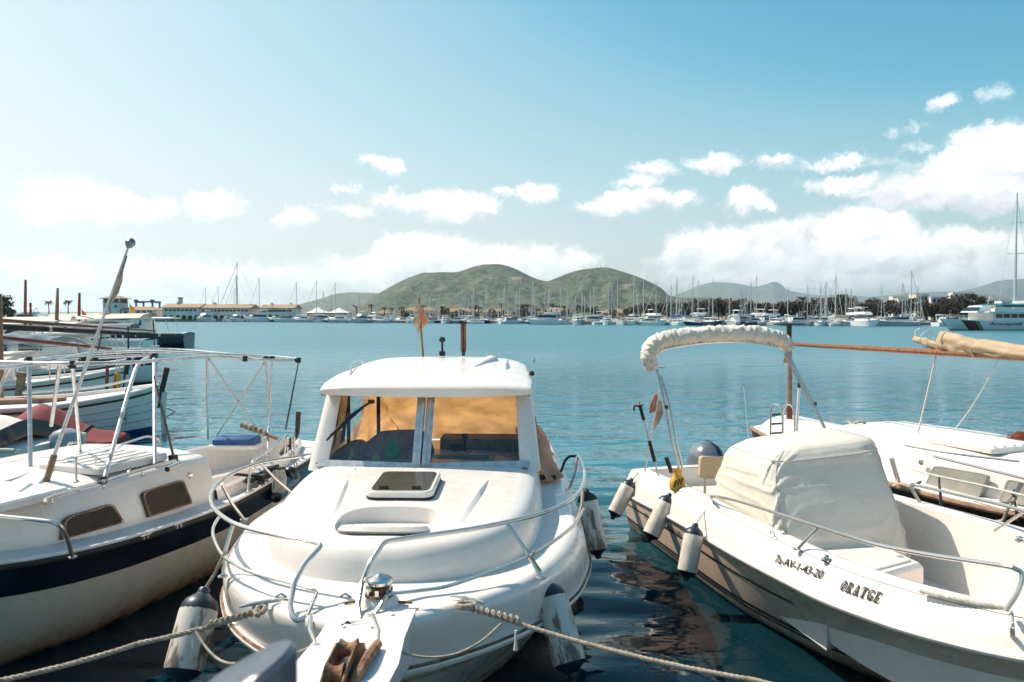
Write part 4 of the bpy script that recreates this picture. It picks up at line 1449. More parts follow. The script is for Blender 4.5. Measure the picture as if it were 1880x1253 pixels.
# bigger motor yachts stern to the quay in front of the arcade buildings
for i, (px, k, sc, hd) in enumerate([(390, 1, 1.15, 170), (420, 2, .95, 185), (443, 1, 1.0, 175), (469, 1, .95, 182), (504, 1, 1.2, 100), (528, 4, 1.1, 80), (552, 2, 1.25, 105), (578, 5, 1.1, 70), (606, 4, 1.2, -85)]):
    Y = (362 if px < 480 else FRONT(px) - 4)
    p = Vector(((px - 940) / FPX * Y, Y, 0))
    place_far('motor_yacht', MOTOR[k], p, R(hd), sc, '%s, %s yacht from left off the arcade buildings' % (MOTORN[k], nth(i)), 'yacht', 'yachts off the arcade buildings')
for i, (px, py, Y) in enumerate([(470, 509, 385), (485, 487, 392), (507, 512, 380), (404, 530, 395), (430, 530, 400), (452, 532, 390), (575, 517, 345), (617, 515, 330), (648, 520, 338)]):
    top = at(px, py, Y).z
    p = Vector(((px - 940) / FPX * Y, Y, 0 if px > 560 else 1.0))
    place_far('sailing_yacht', SAIL[2], p, R(90 + rnd.uniform(-30, 30)), top / 15.6, ['slender masted sloop left of the tallest mast behind the arcade building', 'sloop with the tallest mast, standing behind the arcade building', 'sloop right of the tallest mast behind the arcade building', 'sloop ashore with faint mast above the arcade roof, leftmost',
               'sloop ashore with faint mast above the arcade roof, middle', 'sloop ashore with faint mast above the arcade roof, rightmost', 'sloop with tall mast in front of the low blue hill, left one', 'sloop with tall mast in front of the low blue hill, middle one', 'sloop with tall mast in front of the low blue hill, right one'][i], 'sailboat')
# pontoons
for i, (px0, px1, back) in enumerate(((620, 1180, 11), (1180, 1715, 11), (640, 1170, 29), (1170, 1700, 29))):
    a = Vector(((px0 - 940) / FPX * (FRONT(px0) + back), FRONT(px0) + back, .45)); b = Vector(((px1 - 940) / FPX * (FRONT(px1) + back), FRONT(px1) + back, .45))
    d = (b - a); rot = Matrix.Rotation(math.atan2(d.y, d.x), 3, 'Z')
    tag(MB().box((a + b) / 2, (d.length, 2.2, .5), rot).build('pontoon', FARWOOD), ['left half of the nearer marina pontoon', 'right half of the nearer marina pontoon', 'left half of the farther marina pontoon', 'right half of the farther marina pontoon'][i], 'pontoon', 'marina pontoons')

# ------------------------------------------------------------------ the white cabin cruiser in the middle
A = Frame((-.613, 9.5), (-.027, -1))
boat = empty('cabin_cruiser', A.o, A.rz, 'white hardtop cabin cruiser moored bow on in the middle of the picture', 'boat')
hA = Hull(5.92, [(0, 1.16), (.3, 1.25), (.5, 1.29), (.635, 1.28), (.75, 1.18), (.84, .97), (.90, .75), (.95, .48), (.98, .25), (1, .03)],
          [(0, .52), (.5, .55), (.8, .61), (1, .68)], [(0, 1.0), (.3, 1.05), (.55, .98), (.7, .78), (.82, .48), (.92, .2), (1, .01)], rake=.55, draft=.35, flare=1.25)
hA.skin(44, 14).build('hull', HULLW, boat)
edge_b = tab([(0, 1.08), (2.0, 1.17), (2.98, 1.19), (3.93, 1.21), (4.6, 1.10), (5.13, .91), (5.5, .66), (5.75, .42), (5.92, .20), (6.0, .03)])
edge_z = tab([(0, .90), (4.0, .90), (5.2, .915), (6.0, .955)])


def rowsA(side):
    rows = []
    for t in hA.ts(52):
        r_ = hA.P(t, 1, side); y = t * 6.0; b = edge_b(y); z = edge_z(y)
        e = Vector((b * side, y, z)); o = r_ - e
        k = min(1, b / .3)
        rows.append([r_, r_ + Vector((0.004 * side * k, 0, .03)), r_.lerp(e, .35) + Vector((.018 * side * k, 0, .02)), r_.lerp(e, .7) + Vector((.02 * side * k, 0, .01)), e + Vector((-.004 * side * k, 0, -.03)), e + Vector((-.028 * side * k, -.02 * (1 - k), .0)),
                     Vector(((b - .07 * k) * side, y - .03 * (1 - k), z + .008)), Vector(((b - .14 * k) * side, y - .05 * (1 - k), z + .002))])
    return rows


mb = MB()
for side in (1, -1): mb.grid(rowsA(side), flip=side < 0)
mb.build('deck_moulding', WHITE, boat, smooth=50)
mb = MB(); rows = []
for t in hA.ts(52):
    y = t * 6.0; b = max(edge_b(y) - .14 * min(1, edge_b(y) / .3), .002); z = edge_z(y) + .002
    rows.append([Vector((b * x, y - .05 * (1 - min(1, edge_b(y) / .3)), z + .012 * (1 - x * x))) for x in (-1, -.75, -.5, -.25, 0, .25, .5, .75, 1)])
mb.grid(rows).build('deck', NONSKID, boat, smooth=60)
# rubbing strake: pale moulding with a brown seam above it
hA.rail(1.0, .026, .012, n=60).build('rub_rail', WHITE2, boat)
hA.rail(1.0, .010, .030, n=60, dz=.028).build('rub_rail_seam', RUST, boat)
hA.band(lambda t: .88, lambda t: .905, .004, n=48).build('hull_stripe', GOLDLINE, boat)
for i in range(9):
    p = hA.P(.55 + .05 * i, .97, -1, .004)
    MB().lathe([(.012, 0), (.009, .004)], 8, Matrix.Translation(p) @ Matrix.Rotation(-math.pi / 2, 4, 'Y')).build('rub_rail_bolt', RUST, boat)

# coachroof: rings rising from the deck, cut away for the bow seat
side_pts = spline([(.90, 2.78, 0), (.945, 2.95, 0), (.95, 3.2, 0), (.945, 3.8, 0), (.905, 4.35, 0), (.83, 4.73, 0), (.70, 4.98, 0), (.50, 5.18, 0), (.25, 5.31, 0), (0, 5.35, 0)], 5)
zroof = tab([(0, 1.22), (3.5, 1.205), (4.4, 1.16), (5.0, 1.135), (5.4, 1.11)])
rings = []
for hfrac, ins in ((-.02, 0), (.30, .014), (.62, .032), (.85, .062), (.955, .105), (1.0, .17)):
    ring = []
    for i, p in enumerate(side_pts):
        a = side_pts[max(i - 1, 0)]; b = side_pts[min(i + 1, len(side_pts) - 1)]
        d = (b - a).normalized(); n = Vector((-d.y, d.x, 0))
        if i == len(side_pts) - 1: n = Vector((0, -1, 0))
        q = p + n * ins
        q.x = max(q.x, 0)
        ring.append(Vector((q.x, q.y, lerp(.905, zroof(q.y), hfrac))))
    rings.append(ring)
full = [[Vector((-p.x, p.y, p.z)) for p in r_] + [p for p in reversed(r_[:-1])] for r_ in rings]
mb = MB().grid(full)
top = rings[-1]; n = 10
mb.grid([[Vector((lerp(-p.x, p.x, k / n), p.y, p.z + .028 * (1 - (2 * k / n - 1) ** 2) * min(1, p.x / .4))) for k in range(n + 1)] for p in top])
bot = rings[0]
mb.add([p for p in full[0]], [tuple(range(len(full[0])))])
aft = [r_[0] for r_ in rings]
mb.add([Vector((-p.x, p.y, p.z)) for p in aft] + [Vector((lerp(-top[0].x, top[0].x, k / n), top[0].y, top[0].z + .028 * (1 - (2 * k / n - 1) ** 2))) for k in range(1, n)] + [p for p in reversed(aft)], [tuple(range(len(aft) * 2 + n - 1))])
coach = mb.build('coachroof', WHITE, boat, smooth=40, merge=1e-4)
c0 = A.pz(714, 962, 1.14)
seat_out = []
for k in range(48):
    a = 2 * math.pi * k / 48
    cx, cy = math.cos(a), math.sin(a)
    sx = math.copysign(abs(cx) ** .62, cx) * .315; sy = math.copysign(abs(cy) ** .75, cy) * .26
    seat_out.append((sx, sy))
M = Matrix.Translation((c0.x, c0.y + .0, 1.108)) @ Matrix.Rotation(R(-7), 4, 'X').inverted()
cut(coach, MB().prism(seat_out, .3, M))
cush = []
for k in range(40):
    a = 2 * math.pi * k / 40; cx, cy = math.cos(a), math.sin(a)
    cush.append((math.copysign(abs(cx) ** .85, cx) * .275, math.copysign(abs(cy) ** 1.0, cy) * .092))
Mc = Matrix.Translation((c0.x, c0.y + .155, 1.119)) @ Matrix.Rotation(R(7), 4, 'X')
q = MB().prism(cush, .052, Mc, bev=.022).build('seat_cushion', CUSH, boat)
MB().tube([Mc @ Vector((x, y, .012)) for x, y in cush], .008, 6, closed=True).build('piping', WOODD, q)
for k in range(9):
    x = lerp(-.19, .19, k / 8)
    MB().tube([Mc @ Vector((x, -.05, .050)), Mc @ Vector((x, 0, .0525)), Mc @ Vector((x, .05, .050))], .002, 5).build('cushion_seam', CUSH, q)
# moulded strakes on the coachroof, and the crease towards its corners
for p0, p1, wd in (((897, 882), (836, 968), .030), ((640, 880), (604, 962), .030)):
    a, b = A.pz(*p0, 1.20), A.pz(*p1, 1.145)
    d = (b - a).normalized(); s_ = Vector((d.y, -d.x, 0)).normalized()
    mb = MB(); rows = []
    for k in range(9):
        t = k / 8; c = a.lerp(b, t); c.z = zroof(c.y) + .016; w = wd * (t ** .8) + .004; hh = .026 * math.sin(math.pi * min(1, t ** .8 * 1.0)) if t < .99 else -.02
        rows.append([c + s_ * w * 2.2 - Vector((0, 0, .03)), c + s_ * w * .3 + Vector((0, 0, hh)), c - s_ * w * .3 + Vector((0, 0, hh)), c - s_ * w * 2.2 - Vector((0, 0, .03))])
    mb.grid(rows).build('coachroof_strake', WHITE, boat, smooth=60)

HATCHG = mat('reflection_toned_acrylic', (.075, .068, .052), .16, var=.5, vscale=7, col2=(.12, .11, .09), spec=.6)  # base colour lightened to stand in for the reflected sky
# deck hatch in front of the screen
hz_ = 1.215
H4 = [A.pz(695, 876, hz_ + .012), A.pz(802, 876, hz_ + .012), A.pz(799, 918, hz_ - .03), A.pz(679, 918, hz_ - .03)]
hc = sum(H4, Vector()) / 4
hw_, hl_ = .225, .27
tilt = Matrix.Translation((hc.x, hc.y, 1.213)) @ Matrix.Rotation(R(-3.2), 4, 'X')


def rrect(w, l, r_, n=5):
    out = []
    for cx, cy, a0 in ((w - r_, l - r_, 0), (-w + r_, l - r_, 90), (-w + r_, -l + r_, 180), (w - r_, -l + r_, 270)):
        for k in range(n + 1):
            a = R(a0 + 90 * k / n); out.append((cx + r_ * math.cos(a), cy + r_ * math.sin(a)))
    return out


ht = MB().prism(rrect(hw_, hl_, .07), .042, tilt, bev=.010).build('hatch', WHITE2, boat)
MB().prism(rrect(hw_ - .03, hl_ - .03, .05), .006, tilt @ Matrix.Translation((0, 0, .0405))).build('hatch_pane', HATCHG, ht)
for sx in (-.11, .11): MB().box((0, 0, 0), (.055, .028, .014)).tube([(-.03, 0, .006), (.03, 0, .006)], .008, 6).build('hatch_latch', BLACK, ht).matrix_local = tilt @ Matrix.Translation((sx, .205, .052))
MB().prism(rrect(hw_ + .004, hl_ + .004, .072), .012, tilt @ Matrix.Translation((0, 0, -.010))).build('hatch_gasket', BLACKRUB, ht)

# windscreen: two flat panes meeting at a centre post
zb, zt = 1.205, 1.735
CB, CT = Vector((.0, 3.575, zb)), Vector((.0, 3.255, zt))
LB, LT = Vector((.885, 3.43, zb)), Vector((.815, 3.10, zt))
RB, RT = Vector((-.885, 3.43, zb)), Vector((-.815, 3.10, zt))
ws = MB()


def bar(a, b, w, th, nrm, mb):
    d = (b - a).normalized(); u = d.cross(nrm).normalized(); n_ = u.cross(d)
    V = []
    for p in (a, b):
        for su, sn in ((-1, -1), (1, -1), (1, 1), (-1, 1)): V.append(p + u * su * w / 2 + n_ * sn * th / 2)
    return mb.add(V, [(0, 1, 2, 3), (7, 6, 5, 4), (0, 4, 5, 1), (1, 5, 6, 2), (2, 6, 7, 3), (3, 7, 4, 0)])


fr = None
screen = MB()
for k, (b0, b1, t0, t1) in enumerate(((LB, CB, LT, CT), (CB, RB, CT, RT))):
    nrm = (b1 - b0).cross(t0 - b0).normalized()
    if nrm.y < 0: nrm = -nrm
    sgn = 1 if k == 0 else -1
    bar(b0.lerp(b1, .03 if k == 0 else .0) + nrm * .012 + Vector((0, 0, .014)), b1.lerp(b0, .0 if k == 0 else .03) + nrm * .012 + Vector((0, 0, .014)), .058, .03, nrm, screen)
    for off in (.018, .052):
        a_ = (CB if off else CB) + Vector((sgn * off, 0, .03)); b_ = CT + Vector((sgn * off, 0, 0))
        bar(a_ + nrm * (.014 + (.008 if off < .03 else 0)), b_ + nrm * (.014 + (.008 if off < .03 else 0)), .031, .028, nrm, screen)
fr = screen.build('windscreen_frame', ALU, boat, smooth=0)
for k, (b0, b1, t0, t1) in enumerate(((LB, CB, LT, CT), (RB, CB, RT, CT))):
    V = [b0.lerp(b1, .05) + Vector((0, 0, .01)), b1.copy() + Vector((0, 0, .01)), t1.copy(), t0.lerp(t1, .05)]
    V = [v - Vector((0, .006, 0)) for v in V]
    mb = MB().add(V + [v - Vector((0, .006, 0)) for v in V], [(0, 1, 2, 3), (7, 6, 5, 4), (0, 4, 5, 1), (1, 5, 6, 2), (2, 6, 7, 3), (3, 7, 4, 0)])
    mb.build('windscreen_pane', GLASS, boat, smooth=0)
for i, (px, py) in enumerate(((654, 860), (739, 864), (781, 863), (873, 857))):
    p = A.pz(px, py, 1.222); p.y += .028
    MB().lathe([(.008, 0), (.006, .005), (.001, .007)], 8, Matrix.Translation(p) @ Matrix.Rotation(R(-62), 4, 'X')).build('frame_screw', STEEL, fr)
MB().box((0, 3.50, 1.196), (1.66, .03, .014)).build('windscreen_seal', RUST, boat)
# white corner pillars, header and the sides of the wheelhouse
for sx in (1, -1):
    mb = MB(); rows = []
    for k in range(7):
        t = k / 6; b = Vector((sx * .885, 3.43, zb - .03)).lerp(Vector((sx * .815, 3.10, zt + .03)), t)
        w = lerp(.115, .085, t)
        prof = [(-sx * w, .028), (-sx * w, .050), (-sx * .02, .062), (sx * .03, .045), (sx * .05, .0), (sx * .05, -.12), (sx * .025, -.14), (-sx * .0, -.11), (-sx * .02, .0)]
        rows.append([b + Vector((x, y + (sx * x) * -.16 * 0, 0)) for x, y in prof])
    mb.grid(rows, closed_u=True); mb.add(rows[0], [tuple(range(9))]); mb.add(rows[-1], [tuple(range(9))])
    mb.build('screen_pillar', WHITE, boat, smooth=50)
    p = Vector((sx * .885 - sx * .04, 3.50, zb + .03))
    MB().lathe([(.012, 0), (.008, .006)], 8, Matrix.Translation(p) @ Matrix.Rotation(R(-70), 4, 'X')).build('pillar_bolt', STEEL, boat)
    # side: sill, rear post, header and the tinted sliding pane
    s0, s1 = Vector((sx * .925, 3.32, 0)), Vector((sx * .90, 2.45, 0))
    mb = MB()
    mb.slab([[Vector((sx * .925, 3.32, .95)), Vector((sx * .93, 2.3, .95))], [Vector((sx * .90, 3.28, 1.25)), Vector((sx * .90, 2.3, 1.25))]], .02)
    mb.slab([[Vector((sx * .845, 3.05, 1.70)), Vector((sx * .84, 2.3, 1.70))], [Vector((sx * .83, 3.0, 1.80)), Vector((sx * .825, 2.3, 1.80))]], .02)
    mb.build('wheelhouse_side', WHITE, boat, smooth=0)
    V = [Vector((sx * .892, 3.26, 1.245)), Vector((sx * .892, 2.45, 1.245)), Vector((sx * .842, 2.45, 1.705)), Vector((sx * .842, 3.02, 1.705))]
    pane = MB().add(V + [v - Vector((sx * .006, 0, 0)) for v in V], [(0, 1, 2, 3), (7, 6, 5, 4), (0, 4, 5, 1), (1, 5, 6, 2), (2, 6, 7, 3), (3, 7, 4, 0)]).build('side_window', GLASSG if sx > 0 else GLASSA, boat, smooth=0)
    MB().tube([V[0], V[1], V[2], V[3]], .012, 6, closed=True).rod(V[0].lerp(V[1], .55), V[3].lerp(V[2], .5), .012, 6).build('window_frame', BLACK, pane)

# roof
rw = tab([(1.55, .77), (1.8, .81), (2.4, .84), (3.0, .865), (3.34, .855)])
rz_ = tab([(1.55, 1.985), (2.0, 2.005), (2.6, 1.975), (3.05, 1.905), (3.34, 1.845)])
cols = [-1, -.985, -.95, -.88, -.75, -.55, -.3, 0, .3, .55, .75, .88, .95, .985, 1]
yy_ = [1.55, 1.60, 1.75, 1.95, 2.2, 2.5, 2.8, 3.05, 3.2, 3.29, 3.33]


def roofp(y, c, dz=0.0):
    fwd = .075 * (1 - c * c) * max(0, (y - 2.4) / .95)
    e = abs(c)
    return Vector((rw(y) * c, y + fwd, rz_(y) - (.075 * e ** 7 + .02 * e * e + (.02 if e > .99 else 0)) * (1 - .75 * max(0, min(1, (y - 2.5) / .7))) - (.02 if y < 1.57 else 0) + dz))


mb = MB(); rows = [[roofp(y, c) for c in cols] for y in yy_]
rows.append([roofp(3.345, c, -.018) for c in cols])
low = [Vector((p.x * .992, p.y - .012, 1.755 - .02 * abs(c) ** 2 * 0 + .012 * (abs(c) ** 2))) for p, c in zip(rows[-1], cols)]
rows.append(low)
rows.append([Vector((p.x * .97, p.y - .06, p.z - .002)) for p in low])
mb.grid(rows)
for sx, idx in ((1, -1), (-1, 0)):     # side skirts
    topl = [r_[idx] for r_ in rows[:-2]]
    mb.grid([topl, [Vector((p.x * .995, p.y, max(1.76, p.z - .085))) for p in topl], [Vector((p.x * .96, p.y, max(1.76, p.z - .085))) for p in topl]])
mb.grid([[Vector((rw(y) * .96 * x, y, 1.80 + .14 * (1 - abs(x) ** 3) * (1 if y < 3 else .2))) for x in (-1, -.6, 0, .6, 1)] for y in (1.56, 2.2, 2.9, 3.27)])
roof = mb.build('roof', WHITE, boat, smooth=42)
# air scoop moulding, grab handles
a = A.pz(868, 676, 1.99)
sc_ = MB(); rows = []
for k in range(8):
    t = k / 7; c = Vector((lerp(-.30, -.505, t) , lerp(3.02, 2.20, t) * 1, 0))
    c = Vector((lerp(-.27, -.47, t), lerp(3.0, 2.25, t), 0)); c.z = rz_(c.y) - .02
    w = .004 + .085 * t; h_ = .002 + .055 * t
    rows.append([c + Vector((w, 0, -.01)), c + Vector((w * .7, 0, h_ * .6)), c + Vector((0, 0, h_)), c + Vector((-w * .6, 0, h_ * .8)), c + Vector((-w, 0, -.01))])
sc_.grid(rows); sc_.add(rows[-1], [(0, 1, 2, 3, 4)])
sc_.build('roof_scoop', WHITE, roof, smooth=60)
for pts in (((643, 683), (650, 672), (668, 668)), ((930, 682), (929, 672), (934, 668))):
    P3 = [A.pz(*p, 1.93) for p in pts]
    mid = P3[1] + Vector((0, 0, .05))
    MB().tube(rounded([P3[0] + Vector((0, 0, -.03)), P3[0].lerp(P3[1], .35) + Vector((0, 0, .045)), P3[2].lerp(P3[1], .35) + Vector((0, 0, .045)), P3[2] + Vector((0, 0, -.03))], .04), .009, 8).build('roof_handle', STEEL, roof)
# all round light and wooden-backed reflector on the roof
b0 = A.pY(812, 650, 7.55)
MB().lathe([(.028, 0), (.028, .012), (.012, .02), (.010, .13), (.022, .135), (.032, .15), (.032, .165), (.024, .182), (.008, .19)], 14, Matrix.Translation((b0.x, b0.y, b0.z - .02))).box((b0.x, b0.y, b0.z + .01), (.06, .03, .03)).build('anchor_light', BLACK, roof)
b0 = A.pY(851, 650, 7.55)
rf = MB().box((b0.x, b0.y, b0.z + .165), (.056, .02, .285)).build('roof_board', WOOD, roof)
MB().box((b0.x, b0.y, b0.z + .31), (.066, .026, .025)).box((b0.x, b0.y, b0.z + .012), (.03, .03, .06)).box((b0.x, b0.y + .011, b0.z + .165), (.012, .006, .26)).build('board_clip', BLACK, rf)
b0 = A.pY(976, 690, 6.7)
MB().lathe([(.022, 0), (.026, .02), (.015, .04)], 10, Matrix.Translation(b0)).build('side_light', BLACKRUB, roof)

# cockpit tent behind the wheelhouse
mb = MB(); rows = []
for k in range(31):
    t = k / 30; y0_ = lerp(2.72, .35, t)
    y = y0_
    zt_ = 1.86 if y > 1.6 else lerp(1.90, 1.02, (1.6 - y) / 1.25)
    wt = .79 if y > 1.6 else lerp(.78, .70, (1.6 - y) / 1.25)
    wb = tab([(.35, .95), (1.6, 1.09), (2.3, 1.14), (2.5, 1.12), (2.72, 1.0)])(y)
    row = []
    for j in range(57):
        u = j / 56 * 2 - 1; e = abs(u)
        if e > .42:
            v = (e - .42) / .58; x = lerp(wt, wb, v ** 1.15); z = lerp(zt_ - .06, .93, v)
            x -= .035 * math.sin(math.pi * v)
        else: x = wt * e / .42; z = zt_ - .06 * (e / .42) ** 3
        p = Vector((math.copysign(x, u) if e > 0 else 0, y - (.85 * max(0, 1 - t * 1.6) * min(1, u * 2) if u > 0 else 0), z))
        w = noise.noise(Vector((y * 3.1, u * 2.3, 3))) * .05 + noise.noise(Vector((y * 1.2 + u * 4, z * 5, 9))) * .022 + .03 * math.sin(z * 9 + y * 7) * noise.noise(Vector((y, u, 1)))
        w += .045 * (1 - 2 * abs(math.sin(u * 6 + y * (2 + 3 * u) + 3 * noise.noise(Vector((y * .9, u * 1.5, 4)))))) ** 3
        if 0 < k < 30:
            p.x += w * (1 if u > 0 else -1) * min(1, e * 2); p.z += w * max(0, 1 - e * 1.6)
        row.append(p)
    rows.append(row)
mb.grid(rows)
mb.add(rows[-1], [tuple(range(57))])
tent = mb.build('cockpit_tent', TENT, boat, smooth=70)
for px in (640, 695):
    p = A.ony(px, 800, 2.4)
    MB().rod((p.x, 2.4, 1.0), (p.x, 2.4, 1.82), .018, 8).build('tent_pole', WOODD, boat)
# inside: dash shelf, lockers
DASH = mat('brown_dash_vinyl', (.36, .24, .17), .6, var=.4, vscale=6)
MB().box((0, 3.10, 1.17), (1.66, .62, .06)).build('dashboard', DASH, boat)
MB().box((-.42, 2.62, 1.14), (.74, .3, .36)).box((.55, 2.5, 1.05), (.5, .3, .25)).build('seat_back', DASH, boat)
p = A.pz(868, 824, 1.29)
MB().rod((-.28, 2.9, 1.2), (-.28, 2.9, 1.34), .012, 6).box((-.28, 2.9, 1.36), (.05, .03, .05)).build('throttle_lever', BLACK, boat)
mb = MB().box((-.20, 2.86, 1.265), (.11, .06, .06)); mb.build('instrument', BLACK, boat)

# wiper
mb = MB()
a = A.ony(683, 737, 3.27); b = A.ony(601, 808, 3.42); c = A.ony(645, 762, 3.35)
o3 = Vector((0, .028, 0))
mb.tube([a + o3, c + o3 * 1.6, b + o3], .009, 6).box(a + o3, (.05, .03, .03)).tube([c.lerp(a, .6) + o3 * 1.8, b.lerp(c, .2) + o3 * 1.8], .013, 6)
mb.build('wiper', BLACK, boat)

# porthole
pp = A.onx(982, 936, -.945)
M = Matrix.Translation((-.925, pp.y, 1.055)) @ Matrix.Rotation(-math.pi / 2 - R(6), 4, 'Y')
ph = MB().lathe([(.105, -.02), (.105, .012), (.09, .022), (.078, .018), (.074, .006)], 26, M, sx=.85, sy=1.25).build('porthole', CHROME, boat)
MB().lathe([(.076, 0), (.076, .012), (.001, .013)], 26, M, sx=.85, sy=1.25).build('porthole_pane', WINDK, ph)

# bow rails
RT_ = 1.205


def pts(lst): return [A.pz(px, py, z) for px, py, z in lst]


left_top = pts([(552, 838, 1.19), (478, 850, 1.20), (418, 874, 1.205), (390, 900, 1.205), (388, 925, 1.205), (408, 948, 1.205), (445, 967, 1.205), (518, 985, 1.205), (578, 996, 1.205)])
left_hook = pts([(592, 1000, 1.205), (562, 1032, 1.15), (540, 1072, 1.06), (533, 1112, .99)])
left_end = pts([(540, 1142, .94), (562, 1133, .95), (583, 1087, 1.03)])
pathL = spline(left_top, 6) + rounded([left_top[-1], left_hook[0], *left_hook[1:]], .03)[1:] + rounded([left_hook[-1], *left_end[:2]], .05)[1:]
rail = MB().tube(pathL, .0135, 10).build('bow_rail', STEEL, boat)
lowL = pts([(392, 968, 1.05), (393, 990, 1.05), (409, 1020, 1.03), (440, 1041, 1.03), (474, 1055, 1.03), (531, 1071, 1.03)])
lowL = spline(pts([(405, 945, 1.07)]) + lowL, 6)
MB().tube(lowL + rounded([lowL[-1], pts([(583, 1086, 1.02)])[0], pts([(564, 1131, .95)])[0]], .03)[1:], .010, 8).build('lower_rail', STEEL, rail)
for a_, b_ in (((407, 889, 1.2), (448, 955, .90)), ((429, 958, 1.2), (409, 1059, .905)), ((570, 1132, .955), (581, 1187, .945)), ((478, 850, 1.2), (535, 905, .90))):
    p, q = pts([a_, b_]); MB().tube([p, p.lerp(q, .5) + Vector((.015, 0, 0)), q], .0115, 8).lathe([(.03, 0), (.03, .006), (.014, .012)], 10, Matrix.Translation(q)).build('stanchion', STEEL, rail)
right_top = pts([(1054, 852, 1.19), (1062, 838, 1.2), (1073, 866, 1.205), (1070, 890, 1.205), (1058, 909, 1.205), (1034, 927, 1.205), (976, 948, 1.205), (880, 969, 1.205), (800, 981, 1.205), (722, 992, 1.205)])
right_hook = pts([(704, 996, 1.205), (679, 1033, 1.14), (664, 1070, 1.06), (657, 1112, .99)])
right_end = pts([(663, 1148, .94), (686, 1130, .95)])
pathR = spline(right_top, 6) + rounded([right_top[-1], right_hook[0], *right_hook[1:]], .03)[1:] + rounded([right_hook[-1], *right_end], .05)[1:]
rail2 = MB().tube(pathR, .0135, 10).build('bow_rail', STEEL, boat)
lowR = spline(pts([(1071, 935, 1.05), (1056, 962, 1.04), (1015, 995, 1.03), (972, 1020, 1.03), (910, 1046, 1.03), (823, 1076, 1.03), (760, 1086, 1.03)]), 6)
MB().tube(lowR + rounded([lowR[-1], pts([(712, 1090, 1.02)])[0], pts([(687, 1130, .95)])[0]], .03)[1:], .010, 8).build('lower_rail', STEEL, rail2)
for a_, b_ in (((930, 961, 1.2), (993, 1062, .905)), ((1070, 892, 1.2), (1059, 957, .90)), ((1062, 838, 1.2), (1044, 899, .90)), ((684, 1132, .955), (694, 1190, .945))):
    p, q = pts([a_, b_]); MB().tube([p, p.lerp(q, .5) - Vector((.015, 0, 0)), q], .0115, 8).lathe([(.03, 0), (.03, .006), (.014, .012)], 10, Matrix.Translation(q)).build('stanchion', STEEL, rail2)
p, q = pts([(1062, 838, 1.2), (1030, 866, 1.05)])
MB().tube(rounded([p, A.pz(1040, 838, 1.2), q], .1), .0115, 8).build('rail_return', BLACKRUB, rail2)

# bow platform with anchor roller
mb = MB()
pf = [A.pz(586, 1150, .945), A.pz(690, 1150, .945), A.pz(690, 1200, .945), A.pz(712, 1253, .94), A.pz(700, 1330, .93), A.pz(520, 1330, .93), A.pz(540, 1253, .94), A.pz(566, 1192, .945)]
xs_ = [p.x for p in pf]; cxp = (min(xs_) + max(xs_)) / 2
out2 = [(cxp + .19, 5.72), (cxp + .185, 6.1), (cxp + .205, 6.36), (cxp + .19, 6.60), (cxp + .065, 6.66), (cxp + .055, 6.40), (cxp - .055, 6.40), (cxp - .065, 6.66), (cxp - .19, 6.60), (cxp - .205, 6.36), (cxp - .185, 6.1), (cxp - .19, 5.72)]
mb.prism(list(reversed(out2)), .085, Matrix.Translation((0, 0, .87)), bev=.012)
plat = mb.build('bow_platform', WHITE, boat, smooth=30)
MB().prism([(cxp - .19, 5.70), (cxp + .19, 5.70), (cxp + .12, 6.35), (cxp - .12, 6.35)], .2, Matrix.Translation((0, 0, .70))).build('platform_bracket', WHITE2, plat)
MB().tube([(cxp + .17, 5.715, .962), (cxp + .12, 5.70, .963), (cxp - .17, 5.70, .963)], .007, 6).build('platform_seam', RUST, plat)
for sx in (-.042, .042):
    mb = MB(); ol = [(6.2, .93), (6.62, .90), (6.66, .98), (6.56, 1.03), (6.38, 1.05), (6.24, .99)]
    mb.slab([[Vector((cxp + sx, y, z)) for y, z in ol[:3]], [Vector((cxp + sx, y, z)) for y, z in reversed(ol[3:])]], .006)
    mb.build('roller_cheek', RUST, plat)
for yy in (6.33, 6.55):
    MB().lathe([(.045, -.036), (.03, -.012), (.028, 0), (.03, .012), (.045, .036)], 16, Matrix.Translation((cxp, yy, 1.0)) @ Matrix.Rotation(math.pi / 2, 4, 'Y')).build('roller_wheel', RUST, plat)
MB().tube(rounded([(cxp - .05, 6.62, .93), (cxp - .09, 6.45, 1.0), (cxp - .10, 6.22, .975)], .1), .022, 8).build('anchor_shank', RUST, plat)
for x, y in ((-.1, 5.85), (.02, 5.85), (.12, 5.86), (-.03, 6.0), (.1, 6.0)): MB().lathe([(.011, 0), (.008, .004)], 8, Matrix.Translation((cxp + x, y, .955))).build('platform_bolt', STEEL, plat)
# anchor locker lid with its seam and latches
lidc = A.pz(640, 1112, .93)
M = Matrix.Translation((lidc.x, lidc.y, .929))
lid = MB().prism(rrect(.25, .13, .05), .012, M, bev=.005).build('anchor_locker_lid', NONSKID, boat)
MB().tube([M @ Vector((x, y, .003)) for x, y in rrect(.254, .134, .052)], .004, 5, closed=True).build('lid_seam', GREYRUB, lid)
for px in (516, 634):
    p = A.pz(px, 1098, .943)
    MB().box(p, (.06, .022, .008)).tube([p + Vector((-.03, 0, .004)), p + Vector((0, 0, .022)), p + Vector((.03, 0, .004))], .006, 6).build('lid_latch', STEEL, lid)
p = A.pz(588, 1122, .942); MB().lathe([(.016, 0), (.012, .003)], 10, Matrix.Translation(p)).build('lid_key', BLACK, lid)
